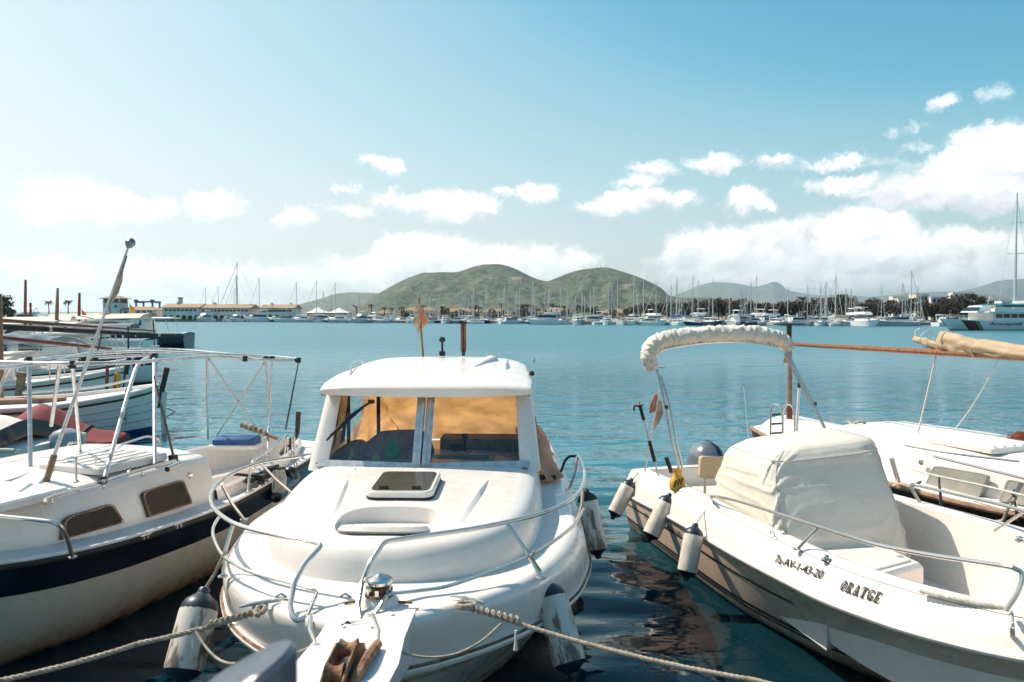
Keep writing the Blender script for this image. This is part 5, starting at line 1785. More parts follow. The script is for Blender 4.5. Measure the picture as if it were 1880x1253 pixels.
# windlass
p = A.pz(697, 1118, .925)
wl_ = MB().lathe([(.105, 0), (.105, .03), (.092, .055), (.070, .075)], 24, Matrix.Translation(p), sy=.85).build('windlass', WHITE2, boat)
MB().lathe([(.075, .072), (.07, .085), (.052, .095), (.052, .115), (.04, .125)], 20, Matrix.Translation(p)).build('windlass_gypsy', RUST, wl_)
for k in range(8):
    a = k * math.pi / 4
    MB().box(p + Vector((.06 * math.cos(a), .06 * math.sin(a), .10)), (.018, .018, .03), Matrix.Rotation(a, 3, 'Z')).build('gypsy_tooth', CHROME, wl_)
MB().lathe([(.04, .12), (.046, .126), (.062, .132), (.066, .148), (.062, .158), (.04, .170), (.016, .176), (.012, .180)], 24, Matrix.Translation(p)).build('windlass_drum', CHROME, wl_)
# deck cleats
for (px, py), (dx, dy) in (((478, 1122), (.9, .45)), ((858, 1114), (.9, -.45))):
    p = A.pz(px, py, .918); d = Vector((dx, dy, 0)).normalized()
    MB().tube([p - d * .10 + Vector((0, 0, .036)), p - d * .04 + Vector((0, 0, .042)), p + d * .04 + Vector((0, 0, .042)), p + d * .10 + Vector((0, 0, .036))], [.006, .011, .011, .006], 8).rod(p - d * .03, p - d * .03 + Vector((0, 0, .04)), .010, 8).rod(p + d * .03, p + d * .03 + Vector((0, 0, .04)), .010, 8).build('cleat', STEEL, boat)
# side deck step at the wheelhouse, right
MB().box((-1.0, 2.62, .95), (.16, .05, .04)).build('cockpit_step', BLACK, boat)

# ---- things on the cruiser
def wpt(px, py, z): return onz(px, py, z)


# mooring ropes from its cleats to the quay
p0 = A.world(A.pz(478, 1122, .96)); e0 = Vector((-2.95, 2.15, .72))
m0 = onz(0, 1250, .84)
pathr = sag(p0, p0.lerp(m0, .5), .01, 10)[:-1] + sag(p0.lerp(m0, .5), m0, .01, 10)[:-1] + sag(m0, m0 + (m0 - p0).normalized() * .9, .02, 6)
ob = rope_mesh(pathr, .0125, 42, 3, 6)
ro = empty('mooring_rope', p0, 0, 'tan mooring rope from the cruiser left bow cleat down to the left corner', 'rope')
q = ob.build('line', ROPE, ro); q.location = -p0
w_ = rope_mesh([p0 + Vector((.02 * math.cos(a * 1.7), .05 * math.sin(a * 1.7), .008 * math.sin(a))) for a in [k * .5 for k in range(22)]], .010, 42); q = w_.build('cleat_turns', ROPE, ro); q.location = -p0
w_ = rope_mesh([p0.lerp(m0, .02 + .20 * k / 60) + Vector((0, .014 * math.cos(k * .9), .014 * math.sin(k * .9))) for k in range(61)], .007, 60); q = w_.build('whipping', ROPE, ro); q.location = -p0
k0 = p0.lerp(m0, .28)
q = MB().tube(sag(k0, onz(432, 1218, .86), .05, 12), .006, 6).tube(sag(onz(432, 1218, .86), onz(575, 1186, .95), -.0, 4) if False else sag(onz(470, 1219, .87), onz(575, 1186, .95), .01, 8), .006, 6).build('thin_line', ROPE, ro); q.location = -p0
q = MB().tube([k0 + Vector((0, 0, 0)), k0 + Vector((.0, -.01, -.05)), k0 + Vector((.004, -.012, -.085))], [.01, .008, .012], 6).build('rope_tail', ROPEW, ro); q.location = -p0

p1 = A.world(A.pz(856, 1112, .96)); m1 = onz(1385, 1249, .80)
ro = empty('mooring_rope', p1, 0, 'tan mooring rope from the cruiser right bow cleat across the dark water', 'rope')
q = rope_mesh(sag(p1, m1, .035, 26) + sag(m1, m1 + (m1 - p1).normalized() * .7, .0, 4)[1:], .0115, 42, 3, 6).build('line', ROPE, ro); q.location = -p1
q = rope_mesh([p1 + Vector((.05 * math.sin(a * 1.7), .03 * math.cos(a * 1.7), .008 * math.sin(a))) for a in [k * .5 for k in range(22)]], .010, 42).build('cleat_turns', ROPE, ro); q.location = -p1
q = rope_mesh([p1.lerp(m1, .01 + .20 * k / 70) - Vector((0, 0, .006)) + Vector((0, .015 * math.cos(k * .8), .015 * math.sin(k * .8))) for k in range(71)], .007, 60).build('whipping', ROPE, ro); q.location = -p1
k1 = p1.lerp(m1, .16) - Vector((0, 0, .02))
q = MB().tube(spline([onz(920, 1146, .93), onz(880, 1180, .90), onz(830, 1203, .875), onz(770, 1206, .885), onz(700, 1186, .95)], 6), .0055, 6).build('thin_line', ROPE, ro); q.location = -p1
k2 = onz(947, 1158, .93)
q = MB().tube([k2, k2 + Vector((0, -.004, -.05)), k2 + Vector((0, -.006, -.09))], [.006, .006, .012], 6).build('rope_tail', ROPEW, ro); q.location = -p1

# fenders of the cruiser
rl = A.world(A.pz(409, 1022, 1.03))
fa, fb = at(375, 1082, 4.40), at(329, 1262, 4.12)
fender(fa, fb, .108, FENDERW, FENDERN, 'grimy white fender with dark cap on the left bow of the cruiser', 'fenders of the cruiser', [fa.lerp(rl, .5) + Vector((.01, 0, 0)), rl, rl + Vector((.02, 0, .03))])
rl = A.world(A.pz(974, 1022, 1.03))
fa, fb = at(1003, 1066, 4.52), at(1053, 1244, 4.25)
fender(fa, fb, .097, FENDERW, FENDERN, 'grimy white fender with dark cap on the right bow of the cruiser', 'fenders of the cruiser', [fa.lerp(rl, .5), rl, rl + Vector((.02, 0, .03))])
rl = A.world(A.pz(1070, 893, 1.2))
fa, fb = at(1075, 900, 6.18), at(1099, 1024, 6.05)
fender(fa, fb, .082, FENDERW, BLACKRUB, 'smaller brown stained fender with black ends on the right side of the cruiser', 'fenders of the cruiser', [fa.lerp(rl, .5), rl])

# flag on its staff
b0 = at(777, 652, 7.6); t0 = at(769, 546, 7.6)
fl = empty('flag', b0, 0, 'faded red flag drooping on a wooden staff on the cruiser roof', 'flag')
MB().tube([(0, 0, -.03), (t0 - b0)], [.011, .009], 8).build('staff', WOOD, fl)
def cloth(rows_px, Y, base, wob=.012):
    rows = []
    for i, r_ in enumerate(rows_px):
        rows.append([at(px, py, Y + wob * math.sin(j * 1.9 + i * .7)) - base for j, (px, py) in enumerate(r_)])
    return rows
MB().slab(cloth([[(770, 556), (775, 570), (784, 584), (786, 592)], [(769, 562), (773, 578), (780, 592), (782, 597)], [(769, 570), (772, 585), (775, 598), (776, 603)]], 7.58, b0), .003).build('cloth', FLAGR, fl)
MB().slab(cloth([[(769, 558), (764, 572), (759, 585), (757, 592)], [(771, 566), (767, 580), (763, 592), (761, 598)], [(772, 576), (770, 588), (767, 598), (765, 604)], [(773, 590), (771, 600), (769, 612), (768, 622)]], 7.57, b0), .003).build('cloth_fold', FLAGP, fl)

# blanket behind the left pane and board behind the right pane
bl = MB(); rows = []
tz = tab([(-.03, 1.24), (.0, 1.33), (.04, 1.40), (.10, 1.445), (.25, 1.437), (.40, 1.43), (.46, 1.40), (.50, 1.37), (.56, 1.33), (.62, 1.35), (.70, 1.33), (.76, 1.29), (.83, 1.25)])
for j in range(14):
    v = j / 13
    row = []
    for i in range(40):
        x = lerp(-.02, .80, i / 39)
        z = lerp(1.212, tz(x), v ** .9)
        y = lerp(3.30, 3.04, v ** 1.3) + .022 * math.sin(x * 22 + v * 3) * (1 - .3 * v) * (1.6 if x > .45 else .55) + .03 * noise.noise(Vector((x * 6, v * 3, 5)))
        row.append(Vector((x, y, z)))
    rows.append(row)
rows.append([p + Vector((0, -.10, -.015)) for p in rows[-1]]); rows.append([p + Vector((0, -.10, -.20)) for p in rows[-2]])
BLANK = mat('brown_fleece', (.50, .28, .26), .95, var=.4, vscale=9, bump=.4, bscale=60)
GREENF = mat('green_flower_print', (.07, .50, .20), .9)
LIME = mat('lime_print', (.60, .66, .25), .9)
blk = empty('blanket', A.world((.4, 3.2, 1.21)), A.rz, 'brown blanket with green flowers heaped behind the left windscreen pane', 'blanket')
off_ = Vector((.4, 3.2, 1.21))
q = bl.grid(rows).build('cloth', BLANK, blk, smooth=80); q.location = -off_
def on_blanket(x, z):
    v = max(0, min(1, (z - 1.212) / max(tz(x) - 1.212, .02))) ** (1 / .9)
    return Vector((x, lerp(3.30, 3.04, v ** 1.3) + .022 * math.sin(x * 22 + v * 3) * (1 - .3 * v) * (1.6 if x > .45 else .55) + .03 * noise.noise(Vector((x * 6, v * 3, 5))) + .006, z))
for cx, cz, rr, m_, full_ in ((.295, 1.30, .062, GREENF, 5), (.085, 1.262, .052, GREENF, 4), (.415, 1.238, .035, LIME, 5), (.64, 1.262, .04, LIME, 3)):
    mb = MB()
    for k in range(full_):
        a = R(90 + 72 * k); c = (cx + rr * .58 * math.cos(a), cz + rr * .58 * math.sin(a))
        ring = [on_blanket(c[0] + rr * .40 * math.cos(2 * math.pi * i / 12), c[1] + rr * .40 * math.sin(2 * math.pi * i / 12)) for i in range(12)]
        ctr = sum(ring, Vector()) / 12
        mb.add([ctr] + ring, [(0, 1 + i, 1 + (i + 1) % 12) for i in range(12)])
    q = mb.build('flower', m_, blk); q.location = -off_
bd = empty('plastic_tray', A.world((-.30, 3.22, 1.205)), A.rz, 'white and teal plastic tray lying behind the right windscreen pane', 'tray')
MB().prism(rrect(.25, .07, .02), .035, Matrix.Rotation(R(-10), 4, 'X'), bev=.006).build('rim', mat('tray_white', (.60, .60, .52), .5), bd)
MB().prism(rrect(.21, .048, .015), .006, Matrix.Rotation(R(-10), 4, 'X') @ Matrix.Translation((0, 0, .034))).build('inset', mat('tray_teal', (.05, .30, .32), .4), bd)

# ------------------------------------------------------------------ the navy-banded cabin boat on the left
Bf = Frame((-2.77, 9.65), (-.31, -.95))
boat = empty('cabin_boat', Bf.o, Bf.rz, 'white cabin boat with navy band and bare awning frame on the left', 'boat')
hB = Hull(6.4, [(0, .42), (.04, .56), (.1, .72), (.23, .90), (.35, 1.08), (.45, 1.18), (.58, 1.20), (.7, 1.10), (.8, .88), (.9, .52), (1, .02)],
          [(0, .82), (.2, .75), (.45, .715), (.65, .75), (.8, .85), (1, 1.05)], [(0, .2), (.1, .42), (.25, .68), (.4, .80), (.6, .83), (.7, .72), (.85, .38), (1, .01)], rake=.7, draft=.4, flare=1.0, stern_rake=.15)
hB.skin(48, 14).build('hull', HULLCREAM, boat)
hB.band(lambda t: hB.sz_to_s(t, hB.sz(t) - .225), .975, .005, n=50, m=4).build('navy_band', NAVY, boat)
hB.rail(1.0, .022, .0, n=60, dz=-.006).build('rub_rail', BLACKRUB, boat)
hB.rail(1.0, .016, -.012, n=60, dz=.018).build('toe_rail', WHITE2, boat)
# decks: foredeck and side decks, cockpit cut in aft
cock = tab([(0, .10), (.06, .32), (.14, .56), (.25, .74), (.36, .88), (.41, .9)])
T0, T1 = .05, .405
hB.deck(T1 - .002, .995, camber=.05).build('foredeck', NONSKID, boat)
hB.deck(0, T0, camber=.03, n=6).build('stern_deck', NONSKID, boat)
hB.side_deck(T0, T1, cock, z_in=.012, drop=.05).build('side_deck', NONSKID, boat)
# cockpit moulding: coaming, seats, foot well
mb = MB()
for side in (1, -1):
    rows = []
    for i in range(25):
        t = lerp(T0, T1, i / 24); p = hB.P(t, 1); b = cock(t)
        z0 = p.z
        inb = max(b - .34, .02)
        rows.append([Vector((b + .05, p.y, z0 + .0)) * 1, Vector((b + .03, p.y, z0 + .10)), Vector((b - .005, p.y, z0 + .12)), Vector((b - .035, p.y, z0 + .10)), Vector((b - .075, p.y, z0 - .17)), Vector((b - .085, p.y, z0 - .18)), Vector((min(inb + .02, b - .1), p.y, z0 - .185)), Vector((min(inb, b - .11), p.y, z0 - .20)), Vector((max(min(inb - .02, b - .12), 0), p.y, .28))])
    rows = [[Vector((p.x * side, p.y, p.z)) for p in r_] for r_ in rows]
    mb.grid(rows, flip=side > 0)
# end walls and sole
for t, fl in ((T0, 0), (T1, 1)):
    p = hB.P(t, 1); b = cock(t)
    mb.add([(-b, p.y, .28), (b, p.y, .28), (b, p.y, p.z + .10), (-b, p.y, p.z + .10)], [(0, 1, 2, 3)])
mb.add([(-.7, .3, .281), (.7, .3, .281), (.7, 2.6, .281), (-.7, 2.6, .281)], [(0, 1, 2, 3)])
mb.build('cockpit', WHITE, boat, smooth=40)

# cabin
cw = tab([(2.62, .90), (3.2, .93), (3.9, .90), (4.5, .74), (5.0, .52), (5.45, .25)])
cz = tab([(2.62, 1.135), (3.5, 1.13), (4.3, 1.09), (5.0, 1.02), (5.45, .93)])
mb = MB(); rows = []
yy_ = [2.58, 2.62, 2.8, 3.1, 3.5, 3.9, 4.3, 4.6, 4.9, 5.15, 5.35, 5.45]
for y in yy_:
    w = cw(y); zt = cz(y); t = y / 6.4; zb_ = hB.sz(t) + .0
    half = [(w, zb_ - .02), (w - .01, lerp(zb_, zt, .3)), (w - .035, lerp(zb_, zt, .62)), (w - .065, lerp(zb_, zt, .88)), (w - .085, zt - .012), (w - .115, zt + .006), (w * .6, zt + .04), (w * .25, zt + .055)]
    rows.append([Vector((-x, y, z)) for x, z in half] + [Vector((0, y, zt + .057))] + [Vector((x, y, z)) for x, z in reversed(half)])
rows[0] = [p + Vector((0, 0, -.012)) if p.z > .9 else p for p in rows[0]]
mb.grid(rows)
for r_ in (rows[0], rows[-1]): mb.add(r_, [tuple(range(len(r_)))])
cab = mb.build('cabin', WHITE, boat, smooth=45)


def cab_pt(px, py, off=0.0):
    """point on the near cabin side under a pixel."""
    p = Bf.onx(px, py, -.9)
    for _ in range(4):
        t = p.y / 6.4; zb_ = hB.sz(t); v = max(0, min(1, (p.z - zb_) / (cz(p.y) - zb_)))
        x = cw(p.y) - tab([(0, 0), (.3, .01), (.62, .035), (.88, .065), (1, .085)])(v)
        p = Bf.onx(px, py, -(x + off))
    return p


def inset_poly(P, d):
    c = sum(P, Vector()) / len(P)
    return [p + (c - p).normalized() * d for p in P]


WINB = mat('dull_brown_acrylic', (.034, .022, .016), .4, var=.4, vscale=6, spec=.22)
for corners in (((110, 992), (226, 960), (204, 925), (183, 930), (127, 947), (112, 958)), ((269, 951), (350, 925), (333, 882), (325, 883), (260, 904), (256, 911))):
    P = [cab_pt(px, py) for px, py in corners]
    n_ = (P[1] - P[0]).cross(P[2] - P[0]).normalized()
    if n_.x > 0: n_ = -n_
    P = rounded(P + [P[0]], .03, 4)[:-1]
    ring0 = [p - n_ * .01 for p in P]; ring1 = [p + n_ * .030 for p in inset_poly(P, .004)]; ring2 = [p + n_ * .030 for p in inset_poly(P, .026)]; ring3 = [p + n_ * .022 for p in inset_poly(P, .030)]
    wn = MB().grid([ring0, ring1, ring2, ring3], closed_u=True).build('cabin_window', WINBR, cab, smooth=30)
    MB().add([p + n_ * .025 for p in inset_poly(P, .024)], [tuple(range(len(P)))]).build('pane', WINB, wn)
    m_ = len(P)
    for k in range(0, m_, 2):
        p = inset_poly(P, .015)[k] + n_ * .030
        MB().lathe([(.005, 0), (.003, .003)], 6, Matrix.Translation(p) @ n_.to_track_quat('Z', 'Y').to_matrix().to_4x4()).build('rivet', STEEL, wn)
# same windows on the hidden side
for y0, y1 in ((3.3, 2.9), (4.15, 3.65)):
    pts_ = [Vector((cw(y0) - .02, y0, .80)), Vector((cw(y1) - .02, y1, .80)), Vector((cw(y1) - .05, y1 + .06, 1.0)), Vector((cw(y0) - .05, y0 - .06, 1.0))]
    wn = MB().add([p + Vector((.012, 0, 0)) for p in pts_] + pts_, [(0, 1, 2, 3), (7, 6, 5, 4), (0, 4, 5, 1), (1, 5, 6, 2), (2, 6, 7, 3), (3, 7, 4, 0)]).build('cabin_window', WINBR, cab)
    MB().add([p + Vector((.014, 0, 0)) for p in inset_poly(pts_, .03)], [(0, 1, 2, 3)]).build('pane', WINB, wn)
# round compass light on the aft corner
p = cab_pt(349, 873)
MB().lathe([(.028, -.01), (.028, .008), (.02, .012), (.012, .010)], 16, Matrix.Translation(p) @ Matrix.Rotation(-math.pi / 2, 4, 'Y')).build('vent_cap', CHROME, cab)
# handrails on the roof edge
hr = [Bf.pz(px, py, 1.165) for px, py in ((83, 925), (95, 912), (190, 884), (262, 862), (322, 846))]
MB().tube(spline(hr, 5), .013, 8).build('grab_rail', STEEL, cab)
for k in (1, 2, 3, 4):
    p = hr[k]; MB().rod(p, p - Vector((0, 0, .05)), .010, 8).lathe([(.022, 0), (.018, .012)], 8, Matrix.Translation(p - Vector((0, 0, .055)))).build('rail_foot', STEEL, cab)
a, b = Bf.pz(307, 862, 1.19), Bf.pz(328, 852, 1.20)
MB().tube([a, b], .022, 12).build('rod_holder', STEEL, cab)
MB().lathe([(.02, 0), (.02, .004)], 12, Matrix.Translation(a) @ (a - b).to_track_quat('Z', 'Y').to_matrix().to_4x4()).build('rod_holder_mouth', BLACK, cab)
MB().tube([Bf.pz(0, 888, 1.16), Bf.pz(40, 876, 1.165), Bf.pz(110, 846, 1.165)], .011, 8).build('grab_rail', STEEL, cab)
# sliding companion hatch with raised ribs
H = [Bf.pz(98, 860, 1.215), Bf.pz(222, 860, 1.215), Bf.pz(272, 831, 1.215), Bf.pz(140, 829, 1.215)]
hc = sum(H, Vector()) / 4
ln_ = (H[3] - H[0]).length; wd_ = (H[1] - H[0]).length
M = Matrix.Translation((hc.x, hc.y - .05, 1.165))
sl = MB().prism(rrect(.33, .36, .04), .06, M, bev=.015).build('sliding_hatch', WHITE2, boat)
for k in range(5):
    x = lerp(-.25, .25, k / 4)
    MB().box((hc.x + x, hc.y - .05, 1.228), (.045, .62, .012)).build('hatch_rib', WHITE, sl)
# forward hatch
Hf = [Bf.pz(0, 927, 1.15), Bf.pz(62, 922, 1.15), Bf.pz(113, 896, 1.15), Bf.pz(50, 888, 1.15)]
hc2 = sum(Hf, Vector()) / 4
M = Matrix.Translation((hc2.x + .14, hc2.y + .12, 1.125))
fh = MB().prism(rrect(.32, .29, .05), .055, M, bev=.014).build('fore_hatch', WHITE2, boat)
MB().box((hc2.x + .14, hc2.y - .19, 1.16), (.1, .03, .02)).build('hatch_hinge', STEEL, fh)
# small deck fittings
for px, py, h_ in ((140, 886, .17), (176, 868, .12), (238, 868, .03)):
    p = Bf.pz(px, py, 1.165)
    MB().lathe([(.022, 0), (.022, .01), (.008, .02), (.008, h_), (.013, h_ + .01), (.006, h_ + .02)], 10, Matrix.Translation(p)).build('deck_fitting', STEEL, boat)
for px, py in ((303, 783, ), (268, 990), (329, 970), (460, 907)):
    p = Bf.pz(px, py, .735)
    if px == 303: continue
    MB().tube([p + Vector((0, -.05, .03)), p + Vector((0, .05, .03))], .008, 6).rod(p + Vector((0, -.02, 0)), p + Vector((0, -.02, .03)), .007, 6).rod(p + Vector((0, .02, 0)), p + Vector((0, .02, .03)), .007, 6).build('cleat', STEEL, boat)
# foredeck rail, near side, running out of the picture
fr_ = spline([Bf.pz(-160, 930, 1.16), Bf.pz(0, 948, 1.13), Bf.pz(60, 954, 1.12), Bf.pz(95, 958, 1.11)], 6)
e_ = [Bf.pz(112, 968, 1.07), Bf.pz(124, 992, .95), Bf.pz(133, 1024, .78)]
MB().tube(fr_ + spline([fr_[-1]] + e_, 5)[1:], .0135, 10).lathe([(.03, 0), (.03, .008), (.014, .014)], 10, Matrix.Translation(e_[-1])).build('foredeck_rail', STEEL, boat)
# far side rail
fs = [Bf.pz(-20, 905, 1.12), Bf.pz(120, 850, 1.12), Bf.pz(270, 801, 1.12)]
MB().tube(rounded(fs + [Bf.pz(292, 806, 1.05), Bf.pz(298, 834, .80)], .1), .012, 8).rod(Bf.pz(222, 817, 1.12), Bf.pz(224, 840, .95), .010, 8).build('far_rail', STEEL, boat)
MB().tube(rounded([Bf.pz(120, 834, 1.0), Bf.pz(125, 815, 1.15), Bf.pz(140, 812, 1.15), Bf.pz(145, 830, 1.0)], .06), .012, 8).build('handhold_loop', STEEL, boat)

# awning frame of bare tube
ZF = 2.02
fr0 = MB()
farL = [Bf.pz(px, py, z) for px, py, z in ((-60, 684, 1.99), (60, 662, 2.0), (180, 650, 2.02), (270, 646, 2.03), (380, 650, 2.0), (480, 654, 1.96), (552, 660, 1.93))]
nearL = [Bf.pz(px, py, z) for px, py, z in ((-40, 664, 2.05), (40, 667, 2.04), (120, 668, 2.04), (240, 666, 2.03), (300, 661, 2.02), (400, 655, 2.0), (450, 659, 1.97), (500, 662, 1.95), (548, 660, 1.93))]
frm = MB().tube(spline(farL, 6), .0155, 8).build('awning_frame', ALU, boat)
MB().tube(spline(nearL, 6), .0155, 8).build('frame_side', ALU, frm)
MB().tube(spline([Bf.pz(-20, 678, 2.03), Bf.pz(100, 665, 2.03), Bf.pz(200, 656, 2.03), Bf.pz(282, 652, 2.03)], 5), .0145, 8).build('frame_bow', ALU, frm)
MB().tube(spline([Bf.pz(105, 660, 2.02), Bf.pz(180, 646, 2.03), Bf.pz(300, 641, 2.03), Bf.pz(420, 650, 1.99), Bf.pz(520, 657, 1.94)], 5), .011, 8).build('frame_bow', ALU, frm)
for k, (a_, b_, r_) in enumerate((((283, 655, 2.02), (284, 853, 1.16), .0165), ((53, 660, 2.03), (56, 862, 1.16), .0165), ((380, 655, 2.0), (382, 806, .80), .0125), ((488, 660, 1.95), (494, 790, .90), .012), ((500, 660, 1.95), (492, 792, .95), .010),
                                  ((110, 668, 2.03), (94, 782, 1.5), .016), ((133, 670, 2.03), (147, 830, 1.18), .0145), ((384, 660, 1.99), (474, 790, .9), .011), ((484, 668, 1.94), (398, 800, .82), .010))):
    p, q = Bf.pz(*a_), Bf.pz(*b_)
    MB().rod(p, q, r_, 8).build('frame_post', ALU, frm)
MB().tube(rounded([Bf.pz(272, 657, 2.02), Bf.pz(252, 668, 1.98), Bf.pz(233, 730, 1.72), Bf.pz(190, 886, 1.17)], .14, 6), .0165, 8).build('frame_hoop', ALU, frm)
MB().tube(rounded([Bf.pz(52, 660, 2.03), Bf.pz(25, 664, 2.0), Bf.pz(5, 700, 1.82), Bf.pz(-30, 800, 1.4)], .14, 6), .0165, 8).build('frame_hoop', ALU, frm)
for px, py, z in ((283, 655, 2.02), (53, 662, 2.03), (133, 670, 2.03), (175, 663, 2.03), (153, 662, 2.03), (488, 660, 1.95), (500, 659, 1.95), (548, 662, 1.93), (190, 882, 1.18), (450, 659, 1.97)):
    p = Bf.pz(px, py, z); MB().lathe([(.02, -.03), (.027, -.02), (.027, .02), (.02, .03)], 8, Matrix.Translation(p)).box(p + Vector((.02, 0, .0)), (.04, .025, .035)).build('frame_clamp', BLACK, frm)
# black tension straps
for a_, b_ in (((282, 690, 1.9), (318, 838, 1.16)), ((548, 664, 1.93), (524, 790, .98))):
    p, q = Bf.pz(*a_), Bf.pz(*b_); d = (q - p); s_ = d.cross(Vector((0, 1, 0))).normalized() * .012
    mb = MB(); mb.slab([[p - s_ * .4, p + s_ * .4], [p.lerp(q, .5) - s_, p.lerp(q, .5) + s_], [q - s_ * 1.2, q + s_ * 1.2]], .004); mb.build('tension_strap', BLACK, frm)
p = Bf.pz(318, 842, 1.17); MB().box(p, (.05, .06, .06)).rod(p, p - Vector((0, 0, .12)), .014, 8).build('strap_buckle', BLACKRUB, frm)

# cockpit cushion on its locker lid, tiller/oar, stern gear
lid_c = (Bf.pz(378, 822, .93) + Bf.pz(490, 812, .93)) / 2
ang = math.atan2((Bf.pz(455, 823, .93) - Bf.pz(376, 823, .93)).y, (Bf.pz(455, 823, .93) - Bf.pz(376, 823, .93)).x)
Ml = Matrix.Translation((lid_c.x, lid_c.y, .90)) @ Matrix.Rotation(ang, 4, 'Z')
MB().prism(rrect(.27, .17, .03), .05, Ml, bev=.012).build('locker_lid', WHITE2, boat)
cu = empty('seat_cushion', Bf.world((lid_c.x, lid_c.y, .951)), Bf.rz + ang, 'bright blue padded cushion on the stern locker of the left boat', 'cushion')
MB().prism(rrect(.235, .15, .03), .075, None, bev=.02).build('pad', TEALPAD, cu)
MB().tube([(-.23, -.01, .076), (.23, -.01, .076)], .003, 5).build('seam', TEALPAD, cu)
til = [Bf.pz(444, 780, 1.10), Bf.pz(468, 789, 1.05), Bf.pz(488, 797, 1.0), Bf.pz(510, 806, .95)]
MB().tube(spline(til, 4), [.034, .034, .032, .03, .028, .027, .026, .026, .025, .024, .024, .022, .02], 10).build('tiller', WOODP, boat)
for k in range(5):
    p = til[0].lerp(til[1], .3 + .35 * k); MB().lathe([(.037, -.012), (.037, .012)], 10, Matrix.Translation(p) @ (til[1] - til[0]).to_track_quat('Z', 'Y').to_matrix().to_4x4()).build('tiller_whipping', ROPE, boat)
pr = [Bf.pz(px, py, z) for px, py, z in ((462, 853, .99), (470, 842, 1.03), (492, 828, 1.06), (515, 806, 1.12))]
MB().tube(spline([Bf.pz(455, 908, .74), Bf.pz(458, 875, .88)] + pr, 4), .013, 8).build('stern_rail', STEEL, boat)
MB().tube(rounded([Bf.pz(492, 835, .82), Bf.pz(492, 790, 1.02), Bf.pz(496, 770, 1.1)], .05), .012, 8).rod(Bf.pz(491, 830, .85), Bf.pz(490, 878, .70), .012, 8).build('stern_post', STEEL, boat)
# swimming ladder folded up on the stern
for off in (0, .09):
    p = Bf.pz(528, 800, 1.05) + Vector((-off, 0, 0))
    MB().tube(rounded([p + Vector((0, 0, -.5)), p, p + Vector((-.03, .08, .02)), p + Vector((-.03, .12, -.45))], .05), .011, 8).build('ladder_side', STEEL, boat)
for k in range(3): MB().rod(Bf.pz(528, 800, 1.05) + Vector((0, 0, -.12 - .13 * k)), Bf.pz(528, 800, 1.05) + Vector((-.09, 0, -.12 - .13 * k)), .012, 8).build('ladder_rung', BLACKRUB, boat)
rng = random.Random(5)
mb = MB()
c = Bf.pz(486, 880, .78)
for k in range(12):
    p = c + Vector((rng.uniform(-.12, .12), rng.uniform(-.28, .28), rng.uniform(0, .06)))
    mb.box(p, (rng.uniform(.03, .08), rng.uniform(.04, .11), rng.uniform(.03, .07)), Matrix.Rotation(rng.uniform(0, 3), 3, 'Z'))
mb.tube(spline([c + Vector((-.1, -.3, .03)), c + Vector((.05, -.1, .08)), c + Vector((-.05, .1, .05)), c + Vector((.06, .3, .1)), c + Vector((0, .5, .15))], 6), .016, 6)
mb.build('mainsheet_gear', BLACKRUB, boat)
p = Bf.pz(520, 835, .82); MB().tube(spline([p, p + Vector((0, -.15, .12)), p + Vector((.02, -.3, .2)), p + Vector((.02, -.34, .45))], 5), [.05, .05, .05, .045, .045, .04, .04, .035, .035, .03, .03, .03, .03, .03, .03, .03], 8).build('rudder_head', WOODD, boat)
MB().lathe([(.018, 0), (.018, .015), (.01, .02)], 10, Matrix.Translation(Bf.pz(440, 887, .62)) @ Matrix.Rotation(R(70), 4, 'Y')).build('cockpit_drain', BLACK, boat)
MB().box(Bf.ony(393, 871, .9) * 1.0, (.02, .03, .05)).build('locker_hasp', CHROME, boat)

# ---- long pole with a lamp and rag, lashed to the frame
b0 = onz(80, 884, 1.17); t0 = at(236, 452, 6.0)
b0 = Bf.world(Bf.pz(84, 880, 1.17)); t0 = at(237, 450, b0.y + .25)
po = empty('boat_pole', b0, 0, 'long slanting aluminium pole with a grey lamp and torn rag on top', 'pole')
v = t0 - b0
MB().tube([Vector(), v * .55, v], [.0155, .013, .008], 10).build('shaft', ALU, po)
MB().rod(Vector((0, 0, -.03)), v * .10, .024, 10).build('foot_sleeve', WOODP, po)
q = v.to_track_quat('Z', 'Y').to_matrix().to_4x4()
MB().lathe([(.012, 0), (.03, .012), (.038, .035), (.038, .055), (.026, .07)], 12, Matrix.Translation(v) @ q @ Matrix.Rotation(R(60), 4, 'Y')).box(v + Vector((.0, 0, .0)), (.03, .03, .05)).build('lamp', GALV, po)
rows = []
for i, (t, w) in enumerate(((.955, .004), (.90, .018), (.85, .028), (.80, .034), (.76, .022), (.735, .004))):
    c = v * t; rows.append([c + Vector((.008 + w * x * 1.0, .012 * math.sin(i * 2 + x * 3), -.02 * x)) for x in (0, .5, 1)])
MB().slab(rows, .003).build('rag', FLAGP, po)
MB().tube(spline([v * .735 + Vector((.01, 0, 0)), v * .72 + Vector((.03, 0, -.02)), v * .70 + Vector((.035, 0, 0)), v * .695 + Vector((.01, 0, 0))], 4), .004, 5).build('rag_string', WOODR, po)

